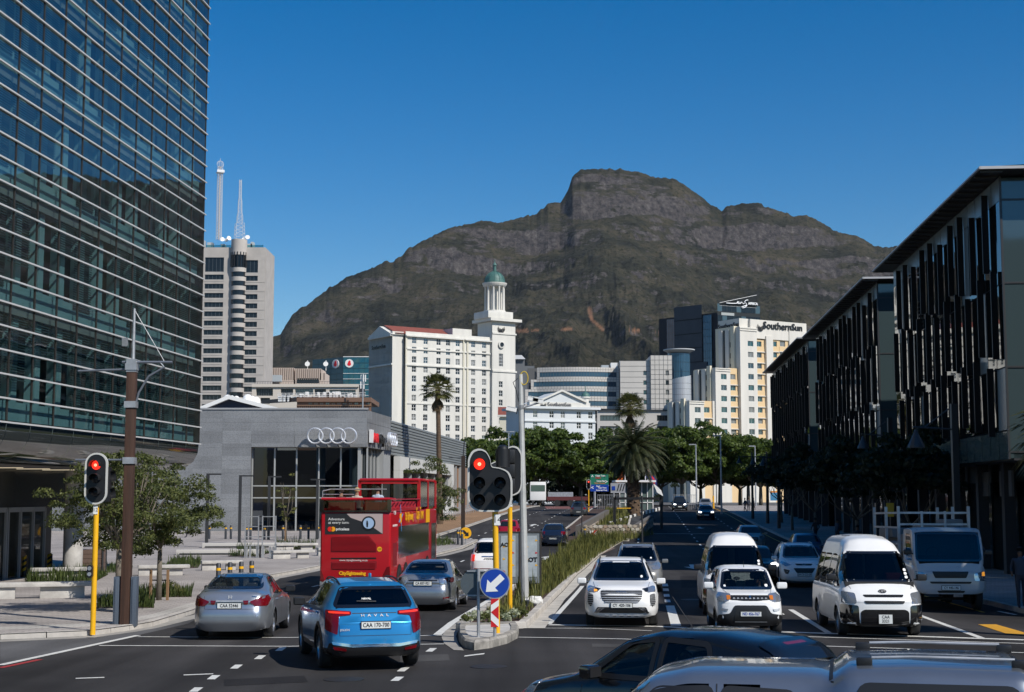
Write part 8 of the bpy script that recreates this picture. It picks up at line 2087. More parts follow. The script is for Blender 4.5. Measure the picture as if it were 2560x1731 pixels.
# slim plaza lamps
for i, (u, v, vt, s_) in enumerate(((516,1369,1188,.9),(598,1359,1192,.9),(671,1350,1194,.9),(792,1349,1201,.9))):
 g = gp(u,v,KHz); o = thing("plaza_lamp", g, 0, ["leftmost slim plaza lamp, in front of the perforated wall","second slim plaza lamp, before the left edge of the glazing","third slim plaza lamp, in front of the showroom glazing","rightmost slim plaza lamp, beside the red bus"][i], "lamp post", "slim black plaza lamps"); z = zof(vt,g.y)-g.z
 m = MB(); m.box(-.09,.09,-.09,.09,-.05,z); m.build("post", M_DARK, o); m = MB(); m.box(-.09 if i < 3 else -.5,.85 if i < 3 else .55,-.07,.07,z,z+.1); m.build("lamp_arm", M_DARK, o)
# concrete benches and low walls
def bench(u, v, ln, label, rz=0, h=.45, name="concrete_bench"):
 g = gp(u,v,KHz); o = thing(name, g, rz, label, "bench", "concrete benches in the plaza")
 m = MB(); m.box(0,ln,-.1,.42,h-.14,h); m.build("seat_slab", M_CONC, o, bevel=.02); m = MB(); m.box(.02,ln*.42,0,.36,-.05,h-.145); m.box(ln*.6,ln-.3,.05,.3,-.05,h-.145); m.build("plinth", M_CONC, o, bevel=.02); return o
bench(504,1427,1.9,"concrete bench behind the first of the four bollards", .35); bench(682,1398,2.4,"concrete bench right of the steel trellis frames", .5); bench(690,1378,2.6,"concrete bench hidden behind the planting by the trellis", .4)
bench(345,1440,2.2,"concrete bench among the plants behind the timber pole", .3); bench(795,1390,1.8,"concrete bench end beside the rear of the bus", .4)
o = bench(75,1452,2.4,"pale concrete bench with a slot, behind the long grass", .35, .5); bench(-110,1500,4.2,"long concrete bench cut off by the picture's left edge", .3, .5)
for i, (u, v, ln) in enumerate(((440,1388,5),(505,1370,6))):
 g = gp(u,v,KHz); o = thing("low_wall", g, .12, ["low white plaza wall behind the tree","longer low white plaza wall at the slim lamps"][i], "wall"); m = MB(); m.box(0,ln,0,.5,-.1,.30); m.build("wall", mat("white_concrete", (.50,.48,.45), .8), o, bevel=.02); m = MB(); m.box(.2,ln*.7,-.1,0,.02,.1); m.build("shadow_strip", M_DARK, o)  # dark bar on the wall face stands in for shade along its foot
for i, u in enumerate((612, 645)):
 g = gp(u,1395,KHz); o = thing("trellis_frame", g, 0, ["left one of two bare steel trellis frames","right one of two bare steel trellis frames"][i], "trellis"); z = zof(1290,g.y)-g.z
 m = MB()
 for x in (0,.95): m.box(x-.03,x+.03,-.03,.03,0,z)
 for zz in (z*.98,z*.75,z*.5,z*.3): m.box(0,.95,-.02,.02,zz-.02,zz+.02)
 for x in (.1,.28,.66,.84): m.box(x-.05,x+.05,.0,.06,0,z*.27)
 m.build("steel_frame", M_STEEL, o)
g = gp(218,1434,KHz); o = thing("timber_planter", g, .1, "brown slatted timber planter box with a dark frame by the tower column", "planter")
for k in range(5): m = MB(); m.box(-.72,.72,-.4,.4,.08+k*.2,.265+k*.2); m.build("slat", mat("brown_slat", (.13,.085,.065), .8), o)
m = MB()
for x in (-.74,.74):
 for y in (-.42,.42): m.box(x-.03,x+.03,y-.03,y+.03,0,1.25)
m.box(-.74,.74,-.44,-.40,1.2,1.25); m.build("frame", M_DARK, o)
for i, u in enumerate((61, 124)):
 g = gp(u,1443-i*10,KHz); o = thing("warning_post", g, 0, ["yellow and black warning post nearer the glass doors","yellow and black warning post behind the concrete bench"][i], "bollard", "yellow and black warning posts"); m = MB(); m.lathe([(.11,0),(.11,.85),(.0,.87)], 14); m.box(-.18,.18,-.14,.14,-.02,.08); m.build("post", M_BLACK, o)
 for k in range(3): m = MB(); m.add([(-.1,-.115,.2+k*.24),(.1,-.115,.32+k*.24),(.1,-.115,.44+k*.24),(-.1,-.115,.32+k*.24)], [(0,1,2,3)]); m.build("yellow_stripe", M_YELLOW, o)
# signs, barrier frame, kiosk and flags by the underpass
def post_sign(name, u, vb, label, cat, parts, th=.05, pole=M_STEEL, vt=None, rz=0, Y=None, lift=.0):
 g = gp(u, vb, lift) if Y is None else Vector((P(u,vb,Y).x, Y, gz(Y))); o = thing(name, g, rz, label, cat)
 if vt: m = MB(); m.tube([(0,.05,-.1),(0,.05,zof(vt,g.y)-g.z)], th, 8); m.build("post", pole, o)
 for nm, u0, u1, v0, v1, mt, d in parts:
  m = MB(); m.box(P(u0,0,g.y).x-g.x, P(u1,0,g.y).x-g.x, -d-.03, -d, zof(v1,g.y)-g.z, zof(v0,g.y)-g.z); m.build(nm, mt, o)
 return o, g
o, g = post_sign("direction_sign", 1487, 1262, "green over blue direction sign hanging in front of the trees", "road sign", (("green_panel",1469,1513,1186,1212,M_GREEN,.0),("green_panel",1469,1513,1199,1212,M_GREEN,.02),("blue_panel",1469,1513,1212,1229,M_BLUE,.02)), .15, vt=1229, Y=200)
def pt(s, u, v, size, sx=1., mt=M_WHITE): text(s, size, mt, o, T(P(u,0,g.y).x-g.x,-.07,zof(v,g.y)-g.z) @ FACE, "lettering", .001, bold=.01, sx=sx)
pt("Cape Town",1494,1190,.30); pt("CTICC",1488,1195.5,.26,mt=M_RED); pt("Camps Bay",1494,1203,.26); pt("Table Mountain",1492,1208.5,.24,mt=mat("sign_brown",(.5,.2,.1),.5)); pt("Paarl",1488,1216,.26); pt("Cape Town",1498,1220,.24); pt("Somerset West",1496,1226,.24)
pt("^",1474,1193,.7); pt(">",1508,1205,.7); pt("<",1474,1220,.7)
robot(Vector((P(1465,0,175).x,175,gz(175)+.1)), "small red traffic light standing below the green direction sign", 3.9)
o, g = post_sign("parking_sign", 1535, 1262, "wide grey sign with a blue square beside the palm", "road sign", (("panel",1518,1553,1208,1233,mat("sign_pale_grey",(.30,.31,.33),.6),.0),("blue_square",1521,1529,1216,1226,M_BLUE,.04)), .08, vt=1233, Y=150)
pt("///",1543,1220,1.0,mt=M_BLACK)
o, g = post_sign("chevron_sign", 1478, 1344, "small white board with a red chevron at the end of the stone wall", "road sign", (("board",1467,1483,1327,1343,M_WHITE,.0),), lift=.15)
m = MB(); zz = zof(1335,g.y)-g.z; m.prism([(-.2,0),(.1,.26),(.26,.26),(0,0),(.26,-.26),(.1,-.26)], 0, .02, T(P(1476,0,g.y).x-g.x,-.04,zz) @ RX(R(90))); m.build("red_chevron", M_RED, o)
bollard(gp(1462,1352,.15), "bollard half hidden by grass at the end of the stone wall", group="lone median bollard")
post_sign("slim_pole", 1455, 1352, "thin dark pole rising in front of the stone wall's left end", "pole", (), .04, M_DARK, vt=1228, lift=.15)
post_sign("slim_pole", 1606, 1352, "thin dark pole rising in front of the middle of the stone wall", "pole", (), .06, M_DARK, vt=1240, lift=.15)
g = Vector((P(1527,0,128).x, 128, gz(128))); bf = thing("height_barrier", g, 0, "black height-limit frame over the underpass ramp", "barrier"); xr = P(1640,0,128).x-g.x; zt = zof(1247,128)-g.z
m = MB(); m.box(-.12,.12,-.1,.1,0,zt+.12); m.box(xr-.12,xr+.12,-.1,.1,0,zt+.12); m.box(0,xr,-.1,.1,zt-.1,zt+.12); m.build("frame", M_BLACK, bf)
m = MB(); m.box(.2,xr*.35,-.06,.02,zof(1272,128)-g.z,zof(1270,128)-g.z); m.build("yellow_stripe", M_YELLOW, bf)
g = Vector((P(1540,0,190).x, 190, gz(190))); kk = thing("glass_kiosk", g, 0, "small white flat-roofed glass pavilion behind the date palm", "kiosk"); kw = P(1640,0,190).x-g.x; kt = zof(1203,190)-g.z
m = MB(); m.box(-.6,kw*.86,-1,6,kt-.15,kt+.1); m.build("roof", M_WHITE, kk); m = MB()
for i in range(7): x = kw*.8*i/6; m.box(x-.05,x+.05,0,.1,0,kt-.15)
m.box(0,kw*.8,0,.1,.9,1.0); m.build("frame", M_WHITE, kk)
m = MB(); m.box(.1,kw*.78,.1,.14,0,kt-.2); m.build("pane", mat("kiosk_glass", (.10,.14,.13), .1), kk); m = MB(); m.add([(kw*.8,0,kt-.2),(kw*1.0,0,kt-1.2),(kw*1.05,0,kt-2.0),(kw*.9,0,kt-1.5),(kw*.8,3,kt-.2),(kw*1.0,3,kt-1.2)], [(0,3,2,1),(0,1,5,4)]); m.build("awning", M_WHITE, kk)
for a_, b_ in ((-3,1.8),(6.8,10)):
 m = MB(); m.box(a_,b_,-1.52,-1.48,1.9,1.95)
 for k in range(int((b_-a_)/.22)): x = a_+k*.22; m.box(x-.02,x+.02,-1.5,-1.46,0,2.0)
 m.build("fence_panel", M_STEEL, kk)
FC = [("sign_orange",(.6,.12,.02)),("flag_blue",(.02,.05,.3)),("flag_red",(.45,.02,.04)),("flag_navy",(.02,.03,.15))]
for i, (u, cc) in enumerate(((1553,0),(1602,1),(1608,2),(1613,3))):
 g = Vector((P(u,0,200+i).x, 200+i, gz(200))); o = thing("flagpole", g, 0, ["flagpole with an orange-red flag left of the palm trunk","flagpole with a blue flag right of the palm trunk","flagpole with a red flag among those right of the palm","flagpole with a navy flag, farthest right of the palm"][i], "flag", "flagpoles behind the kiosk"); z = zof(1165,200)-g.z
 m = MB(); m.tube([(0,0,0),(0,0,z)], .07, 6); m.build("pole", M_WHITE, o); m = MB(); n = 8; vs = []
 for k in range(n+1):
  for zz in (z-.3, z-1.3): vs.append((-.13*k*(1 if i == 0 else -1), .15*math.sin(k*1.1), zz-.2*k))
 m.add(vs, [(2*k,2*k+1,2*k+3,2*k+2) for k in range(n)]); m.build("flag", mat(FC[cc][0], FC[cc][1], .8), o)
# tall street lights over the far road
for i, (u, vb, vt, Y, s_) in enumerate(((1725,1270,1112,190,-1),(1785,1280,1090,170,-1),(1868,1245,1116,215,-1),(1272,1260,1080,222,-1))):
 g = Vector((P(u,0,Y).x, Y, gz(Y))); o = thing("street_light", g, 0, ["slim grey street light left of the two over the far road","taller slim grey street light right of the first one","thin grey street light against the trees by the dark blocks","thin twin-headed street light behind the yellow-pole signals"][i], "street light", "grey street lights over the far road"); z = zof(vt,Y)-g.z
 m = MB(); m.tube([(0,0,0),(0,0,z)], [.12,.07], 8); m.build("pole", M_STEEL, o); m = MB(); m.box(-.9 if s_ < 0 else 0,.05,-.12,.12,z-.05,z+.08); m.build("lamp_head", M_STEEL, o)
 if i == 3: m = MB(); m.box(0,.9,-.12,.12,z-.05,z+.08); m.build("lamp_head", M_STEEL, o)
post_sign("yellow_post", 1784, 1268, "short yellow and white post at the far crossing", "post", (), .12, YL, vt=1240, Y=200)
# dark ornate posts and trees along the right pavement
for i, (u, Y) in enumerate(((1860,150),(1896,138),(1923,126))):
 g = Vector((P(u,0,Y).x, Y, gz(Y)+.13)); o = thing("ornate_lamp_post", g, 0, ["black ornate twin lamp post farthest up the shaded pavement","middle black ornate twin lamp post on the shaded pavement","black ornate twin lamp post nearest the dark blocks"][i], "lamp post", "black ornate lamp posts"); z = zof(1130,Y)-g.z
 m = MB(); m.tube([(0,0,0),(0,0,z)], [.16,.08], 8); m.tube([(-1.4,0,z-.5),(1.4,0,z-.5)], .04, 6); m.build("post", M_BLACK, o)
 for x in (-1.3,1.3): m = MB(); m.lathe([(.05,z-.55),(.1,z-.75),(.28,z-1.1),(.3,z-1.2)], 12, T(x,0,0)); m.build("lamp_bell", M_BLACK, o)
for i, (u, Y, vt) in enumerate(((2352,56,1010),(2196,80,1045))):
 g = Vector((P(u,0,Y).x, Y, gz(Y)+.13)); o = thing("timber_lamp_post", g, 0, ["dark timber lamp post in front of the nearest dark block","dark timber lamp post in front of the middle dark block"][i], "lamp post", "timber lamp posts on the shaded pavement"); z = zof(vt,Y)-g.z
 m = MB(); m.box(-.12,.12,-.12,.12,0,z); m.build("post", M_BLACK, o); m = MB(); m.tube([(-1.6,0,z-.9),(.1,0,z-1.0)], .04, 6); m.tube([(-1.2,0,z-.95),(-.2,0,z-.2)], .03, 6); m.lathe([(.05,z-1.0),(.12,z-1.2),(.32,z-1.6),(.34,z-1.7)], 12, T(-1.5,0,0)); m.build("lamp_arm", M_DARK, o)
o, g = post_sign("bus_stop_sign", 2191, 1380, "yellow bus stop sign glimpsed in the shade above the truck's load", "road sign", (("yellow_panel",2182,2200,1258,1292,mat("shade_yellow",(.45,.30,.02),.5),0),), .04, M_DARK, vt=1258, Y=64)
post_sign("blue_hoarding", 1912, 1262, "orange and blue hoarding at the far end of the shaded pavement", "hoarding", (("orange_band",1903,1923,1228,1232,mat("sign_orange2",(.7,.25,.02),.5),0),("blue_panel",1903,1923,1232,1252,mat("hoarding_blue",(.05,.2,.35),.5),0)), Y=210)
# railing along the ramp pavement left
m = MB(); o = thing("steel_railing", (0,0,0), 0, "pale steel railing along the brown pavement beside the showroom", "railing")
for k in range(48): y = 112 + k*1.8; x = sx(-14.6, y); m.box(x-.03,x+.03,y-.03,y+.03,gz(y),gz(y)+1.15)
for h in (.4,.8,1.1): m.tube([(sx(-14.6,y),y,gz(y)+h) for y in range(112,198,6)], .03, 5)
m.build("rails", M_STEEL, o)
g = Vector((P(1162,0,118).x, 118, gz(118)+.1)); o = thing("timber_utility_pole", g, 0, "dark timber utility pole rising by the end of the showroom", "pole"); m = MB(); m.box(-.16,.16,-.16,.16,0,zof(1140,118)-g.z); m.build("shaft", mat("dark_timber",(.03,.018,.012),.8), o); m = MB(); m.tube([(0,0,zof(1140,118)-g.z),(.1,0,zof(1100,118)-g.z)], .05, 6); m.tube([(-1.2,0,zof(1145,118)-g.z),(0,0,zof(1145,118)-g.z)], .03, 6); m.build("arm", M_DARK, o)
# ================================================================ VEGETATION
def leafmat(name, c1, c2, s=2.0, tr=.35):
 m = bpy.data.materials.new(name); m.use_nodes = True; n, l = m.node_tree.nodes, m.node_tree.links; b = n["Principled BSDF"]; b.inputs["Roughness"].default_value = .55; b.inputs["Specular IOR Level"].default_value = .35
 g_ = n.new("ShaderNodeNewGeometry"); wn_ = n.new("ShaderNodeTexNoise"); wn_.inputs["Scale"].default_value = s; l.new(g_.outputs["Position"], wn_.inputs[0])
 ad = n.new("ShaderNodeMath"); ad.operation = 'MULTIPLY_ADD'; ad.inputs[1].default_value = .45; l.new(g_.outputs["Random Per Island"], ad.inputs[0]); l.new(wn_.outputs[0], ad.inputs[2])
 r = n.new("ShaderNodeValToRGB"); r.color_ramp.elements[0].position = .42; r.color_ramp.elements[1].position = .95; r.color_ramp.elements[0].color = (*c1, 1); r.color_ramp.elements[1].color = (*c2, 1); l.new(ad.outputs[0], r.inputs[0]); l.new(r.outputs[0], b.inputs["Base Color"])
 t = n.new("ShaderNodeBsdfTranslucent"); l.new(r.outputs[0], t.inputs[0]); mx = n.new("ShaderNodeMixShader"); mx.inputs[0].default_value = tr; l.new(b.outputs[0], mx.inputs[1]); l.new(t.outputs[0], mx.inputs[2]); l.new(mx.outputs[0], n["Material Output"].inputs[0]); return m
ML_TREE = leafmat("dense_foliage", (.018,.042,.007), (.095,.135,.018), .5); ML_NEAR = leafmat("glossy_leaves", (.030,.048,.014), (.13,.145,.04), 3.); ML_PALM = leafmat("palm_leaf", (.016,.030,.012), (.055,.065,.025), 1.)
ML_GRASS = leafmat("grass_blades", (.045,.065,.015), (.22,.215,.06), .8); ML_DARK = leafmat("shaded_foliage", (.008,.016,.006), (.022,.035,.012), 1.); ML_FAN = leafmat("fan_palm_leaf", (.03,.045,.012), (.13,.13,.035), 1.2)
ML_PALE = leafmat("pale_succulent", (.20,.25,.14), (.50,.52,.36), 5.); M_BARK = mat("grey_bark", (.13,.11,.085), .9, noise_s=3, noise_a=.3, bump=.5, bs=14); M_BARKP = mat("palm_trunk", (.10,.065,.04), .9, noise_s=2, noise_a=.35, stretch=(1,1,4), bump=.8, bs=8)
def leaves(pts, nrm, size, asp=.5, rs=None, bend=.0):
 """one quad per leaf: centre, rough facing, size"""
 n = len(pts); rs = rs or np.random
 a = rs.normal(size=(n,3)); nn = nrm + rs.normal(size=(n,3))*.55; nn /= np.linalg.norm(nn, axis=1)[:,None]
 t = np.cross(nn, a); t /= np.linalg.norm(t, axis=1)[:,None]; b = np.cross(nn, t)
 s = size * rs.uniform(.6,1.3,(n,1))
 q = np.stack([pts - t*s*.5, pts - b*s*asp*.5 , pts + t*s*.5 - nn*s*.1, pts + b*s*asp*.5], 1)
 return q.reshape(-1,3), np.arange(n*4).reshape(-1,4)
def quadmesh(name, vs, fs, m):
 me = bpy.data.meshes.new(name); me.vertices.add(len(vs)); me.vertices.foreach_set("co", np.asarray(vs, dtype=np.float32).ravel()); k = fs.shape[1]
 me.loops.add(fs.size); me.loops.foreach_set("vertex_index", fs.ravel().astype(np.int32)); me.polygons.add(len(fs)); me.polygons.foreach_set("loop_start", np.arange(0, fs.size, k, dtype=np.int32)); me.update(calc_edges=True); me.materials.append(m); return me
def crown_mesh(name, rx, rz, zc_, nclump, per, ls, m, seed=0, hole=.0, cr=(.16,.30), asp=.55):
 rs = np.random.RandomState(seed); P_, N_ = [], []
 for i in range(nclump):
  d = rs.normal(size=3); d /= np.linalg.norm(d); rad = rs.uniform(.30,1.12)**.7
  c_ = d*rad*np.array([rx,rx,rz])*(1+.32*math.sin(3*d[0]+seed)*math.cos(4*d[2])); c_[2] = max(c_[2], -rz*.75); r = rs.uniform(*cr)*rx
  dd = rs.normal(size=(per,3)); dd /= np.linalg.norm(dd,axis=1)[:,None]; dd[:,2] = np.abs(dd[:,2])*.9-.25*(rs.rand(per) < .5)
  P_.append(c_ + dd*r*rs.uniform(.7,1.05,(per,1)) * np.array([1,1,.75])); N_.append(dd)
 P_ = np.concatenate(P_); N_ = np.concatenate(N_); P_[:,2] += zc_; v, f = leaves(P_, N_, ls, asp, rs); return quadmesh(name, v, f, m)
def trunk_mesh(h, r, spread, nl, seed, m, multi=1, split=.45):
 rs = random.Random(seed); mb = MB()
 for q in range(multi):
  a = rs.random()*6.28; bx_ = .12*q*math.cos(a); by_ = .12*q*math.sin(a); top = Vector((bx_*3, by_*3, h*split))
  mb.tube([(bx_,by_,-.15),(bx_*1.6+rs.uniform(-.05,.05),by_*1.6,h*split*.5),top], [r,r*.85,r*.7], 8)
  for k in range(nl):
   a = 6.28*k/nl + rs.random(); s_ = spread*rs.uniform(.5,1); e = Vector((top.x+s_*math.cos(a), top.y+s_*math.sin(a), h*rs.uniform(.75,.98))); mid = (top+e)/2 + Vector((rs.uniform(-.1,.1),rs.uniform(-.1,.1),-.05*h)) + Vector((s_*.15*math.cos(a),s_*.15*math.sin(a),0))
   mb.tube([top, mid, e], [r*.5,r*.3,r*.08], 6);
   for j in range(2): e2 = mid + (e-mid)*.6 + Vector((rs.uniform(-1,1),rs.uniform(-1,1),rs.uniform(0,.7)))*spread*.35; mb.tube([mid, e2], [r*.2,r*.05], 5)
 me = mb.mesh("trunk", m); me.polygons.foreach_set("use_smooth", [True]*len(me.polygons)); return me
# row of big dense trees at the end of the street
cms = [crown_mesh("crown", 5.6, 4.3, 7.4, 120, 150, .55, ML_TREE, s_, cr=(.16,.30)) for s_ in (1,2,3)]; tms = [trunk_mesh(7.5, .35, 3.2, 6, s_, M_BARK, split=.42) for s_ in (1,2)]
spots = [(1175,236),(1235,228),(1300,246),(1345,232),(1400,243),(1445,234),(1500,247),(1550,238),(1640,240),(1690,230),(1735,246),(1782,236),(1830,244),(1880,232),(1925,240),(1270,262),(1470,262),(1600,262),(1850,262)]
ORD = 'first second third fourth fifth sixth seventh eighth ninth tenth eleventh twelfth thirteenth fourteenth fifteenth sixteenth seventeenth eighteenth nineteenth'.split()
spots = [(u+i*.01, Y) for i, (u, Y) in enumerate(spots)]
for i, (u, Y) in enumerate(spots):
 s_ = [1.0,.92,1.06,1.1,.95,1.08,1.0,1.02,1.05,1.1,1.0,1.12,.95,1.0,.9][i % 15]
 where = "left of the palms" if u < 1530 else "behind the palms" if u < 1660 else "towards the shaded right pavement"
 o = thing("dense_tree", (P(u,0,Y).x, Y, gz(min(Y,300))), i*1.3, "dense dark-green street tree, %s from the left of the far row" % ORD[sorted(q[0] for q in spots).index(u)], "tree", "dense trees at the end of the street " + where); o.scale = (s_, s_, s_*random.uniform(.88,1.0))
 link("crown", cms[i % 3], o); link("trunk", tms[i % 2], o)
# date palm and fan palms
def frond_palm(g, label, h, nf=110, fl=4.6, r=.5):
 o = thing("date_palm", g, 0, label, "palm tree"); rs = random.Random(4)
 m = MB(); m.tube([(0,0,-.2),(.05,0,h*.5),(0,0,h)], [r*1.15,r*.85,r], 14);
 for k in range(110): a = k*2.4; z = h*k/110; rr_ = r*1.0; m.box(-.09,.09,-.05,.14,-.05,.12, T(rr_*math.cos(a),rr_*math.sin(a),z) @ RZ(a-1.57) @ RX(.5))
 m.build("trunk", M_BARKP, o)
 V = []; rb = MB()
 for k in range(nf):
  a = k*2.39996; el = R(82 - 112*(k/nf)**.8); L_ = fl*rs.uniform(.85,1.08); p = Vector((0,0,h+.1)); d = Vector((math.cos(a)*math.cos(el), math.sin(a)*math.cos(el), math.sin(el))); pts = [p.copy()]
  for j in range(12): d = (d + Vector((0,0,-.10-.05*(j/12)))).normalized(); p = p + d*L_/12; pts.append(p.copy())
  rb.tube(pts, [.05*(1-j/14) for j in range(13)], 4, False); side = Vector((-math.sin(a), math.cos(a), 0))
  for j in range(1, 12):
   for q in range(3):
    t = q/3; b_ = pts[j]*(1-t) + pts[min(j+1,12)]*t; dd = (pts[min(j+1,12)]-pts[j]).normalized(); ll = .62*math.sin(math.pi*min(1,(j+t)/12.5)**.75)+.12
    for sg in (-1,1):
     e = b_ + side*sg*ll*.8 + dd*ll*.5 + Vector((0,0,-ll*.38*rs.uniform(.6,1.3))); w_ = dd*.055; V += [b_-w_, b_+w_, e+w_*.3, e-w_*.3]
 link("fronds", quadmesh("fronds", np.array([tuple(v) for v in V]), np.arange(len(V)).reshape(-1,4), ML_PALM), o); rb.build("frond_ribs", mat("frond_rib", (.09,.085,.03), .7), o); return o
Y = 160; g = Vector((P(1574,0,Y).x, Y, gz(Y)+.1)); frond_palm(g, "large feathery date palm on the median before the pavilion", zof(1128,Y)-g.z, r=.62, fl=4.4)
def fan_palm(g, label, h, nf=48, fr=.9, r=.22, lean=0., spread=1.25, dead=True, group=None):
 o = thing("fan_palm", g, 0, label, "palm tree", group); rs = random.Random(int(h*10)); m = MB(); m.tube([(0,0,-.2),(lean*.3,0,h*.4),(lean*.7,0,h*.75),(lean,0,h)], [r*1.5,r*1.05,r*.9,r], 12); m.build("trunk", M_BARKP, o, smooth=True); V = []; rb = MB(); D_ = []
 top = Vector((lean,0,h+.1))
 for k in range(nf + (12 if dead else 0)):
  a = k*2.39996; dd_ = k >= nf; el = R(80 - 115*(k/nf)**.9) if not dd_ else R(-72 - rs.random()*12); L_ = spread*rs.uniform(.8,1.1)*(1 if not dd_ else .9); d = Vector((math.cos(a)*math.cos(el), math.sin(a)*math.cos(el), math.sin(el))); e = top + d*L_ + Vector((0,0,-.12)); rb.tube([top, top+d*L_*.5, e], .02, 4, False); side = Vector((-math.sin(a), math.cos(a), 0)); up = d.cross(side)
  n_ = 17
  for j in range(n_):
   t = (j/(n_-1)-.5)*R(190 if not dd_ else 60); bd = (d*math.cos(t)+side*math.sin(t)).normalized(); ll = fr*(1-.25*abs(math.sin(t)))*rs.uniform(.85,1.1); m1 = e+bd*ll*.6; m2 = e+bd*ll+Vector((0,0,-.28*ll)); w_ = side*math.cos(t)*.05 - d*math.sin(t)*.05
   (D_ if dd_ else V).extend([e, m1-w_, m2, m1+w_])
 link("fans", quadmesh("fans", np.array([tuple(v) for v in V]), np.arange(len(V)).reshape(-1,4), ML_FAN), o); rb.build("fan_stalks", mat("fan_stalk", (.16,.14,.05), .7), o)
 if D_: link("dead_fans", quadmesh("dead_fans", np.array([tuple(v) for v in D_]), np.arange(len(D_)).reshape(-1,4), mat("dead_fan", (.12,.08,.04), .9)), o)
 return o
Y = 136.7; g = Vector((P(1106,0,Y).x, Y, gz(Y))); fan_palm(g, "tall slender fan palm in front of the showroom's ribbed side wall", zof(975,Y)-g.z, lean=-.25, r=.24, spread=1.15, fr=.95)
Y = 176; g = Vector((P(1566,0,Y).x, Y, gz(Y)+.1)); fan_palm(g, "stout fan palm rising behind the feathery date palm", zof(1020,Y)-g.z, nf=70, fr=1.15, r=.34, spread=1.35)
Y = 33; g = Vector((P(2640,0,Y).x, Y, gz(Y)+.13)); fan_palm(g, "dark fan palm in the shade at the picture's right edge", zof(1085,Y)-g.z, nf=40, fr=.95, r=.2, spread=.75, dead=False)
# near plaza trees
def near_tree(u, vb, label, h, rx, rz, zc_, seed, ncl, per, m=ML_NEAR, ls=.105, multi=3, stakes=True, name="plaza_tree", cr=(.16,.34), group=None):
 g = gp(u, vb, KHz); o = thing(name, g, seed, label, "tree", group); link("crown", crown_mesh("crown", rx, rz, zc_, ncl, per, ls, m, seed, cr=cr, asp=.42), o); link("trunk", trunk_mesh(h, .075*h/3.2, rx*.75, 5, seed, M_BARK, multi, .38), o)
 if stakes:
  for x in (-.28,.28): q = MB(); q.box(x-.035,x+.035,-.035,.035,-.1,.95); q.build("stake", mat("timber_stake", (.24,.14,.07), .8), o)
  q = MB(); q.box(-.34,.34,-.05,-.035,.6,.64); q.build("tie", M_BLACK, o)
 return o
near_tree(397, 1501, "leafy plaza tree with two timber stakes, right of the timber pole", 4.3, 1.65, 1.75, 2.75, 3, 100, 170, multi=1, cr=(.13,.27))
near_tree(296, 1530, "leafy plaza tree crossing behind the timber pole and the near signal", 4.6, 1.85, 1.65, 2.95, 8, 105, 170, cr=(.13,.27))
near_tree(1084, 1352, "bushy grey-green tree beyond the bus", 4.6, 2.1, 2.3, 3.2, 5, 70, 130, ls=.17, group=None, stakes=False)
near_tree(714, 1352, "thin young sapling in front of the showroom glazing", 4.2, .8, 1.7, 2.6, 11, 16, 40, ls=.13, multi=1, m=ML_GRASS, stakes=True, cr=(.2,.4))
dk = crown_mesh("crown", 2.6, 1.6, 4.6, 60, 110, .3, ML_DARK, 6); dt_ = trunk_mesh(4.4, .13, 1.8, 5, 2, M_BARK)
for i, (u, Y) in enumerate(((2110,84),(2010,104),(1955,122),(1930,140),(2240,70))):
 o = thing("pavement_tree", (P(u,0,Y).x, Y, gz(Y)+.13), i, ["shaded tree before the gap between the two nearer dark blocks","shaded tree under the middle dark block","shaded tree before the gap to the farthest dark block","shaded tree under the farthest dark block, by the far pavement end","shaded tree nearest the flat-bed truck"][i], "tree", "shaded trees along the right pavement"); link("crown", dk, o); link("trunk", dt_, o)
# grasses
def blades(regions, name, m, hmin, hmax, label=None, parent=None, wd=.012, lean=.35, seed=1):
 rs = np.random.RandomState(seed); V = []
 for poly, n in regions:
  xs, ys = [p[0] for p in poly], [p[1] for p in poly]; k = 0
  while k < n:
   x, y = rs.uniform(min(xs), max(xs)), rs.uniform(min(ys), max(ys))
   if not Car.inside(poly, x, y): continue
   k += 1; cl_ = fbm(np.array([x*1.1]), np.array([y*1.1]), 3, seed=seed)[0]; h = rs.uniform(hmin, hmax)*(.25+max(0, cl_-.30)*2.6); a = rs.rand()*6.28; l_ = lean*h*rs.rand()
   b_ = np.array([x, y, gz(y)+.12]); w_ = np.array([math.cos(a+1.57), math.sin(a+1.57), 0])*wd*rs.uniform(.7,1.6); t = b_ + np.array([math.cos(a)*l_, math.sin(a)*l_, h]); md = b_*.45+t*.55 + np.array([0,0,.12*h]); V += [b_-w_, b_+w_, md+w_*.8, t*.999+md*.001, md-w_*.8]
 V = np.array(V); f = np.arange(len(V)).reshape(-1,5); o = link(name, quadmesh(name, V, f, m), parent); o['kind'] = 'stuff'; return o
bedpoly = XY((1285,1530),(1330,1520),(1440,1440),(1500,1390),(1560,1356),(1440,1366),(1350,1424),(1300,1465)); far_bed = [tuple(gp(1440,1366)[:2]),tuple(gp(1450,1350)[:2]),tuple(gp(1640,1340)[:2]),tuple(gp(1560,1358)[:2])]
blades([(bedpoly, 12500),(far_bed, 2500)], "median_grass", ML_GRASS, .2, .66, wd=.011)
blades([(XY((1215,1560),(1300,1562),(1335,1528),(1290,1520),(1240,1530)), 700)], "sparse_bed_grass", ML_GRASS, .15, .45, seed=4)
for i, (u, v) in enumerate(((1165,1562),(1182,1556),(1196,1548),(1212,1560),(1228,1548),(1252,1556),(1262,1545),(1280,1550),(1292,1540),(1305,1548),(1240,1538))):
 g = gp(u, v, .15); me_ = crown_mesh("leaves", .20, .13, .12, 9, 26, .06, ML_PALE if i % 3 else ML_NEAR, 60+i, cr=(.3,.5), asp=.7); o = link("pale_bed_plant", me_); o.location = g; tag(o, "low pale-leaved plant in the bark mulch of the median bed", "plant", "pale plants in the median bed")
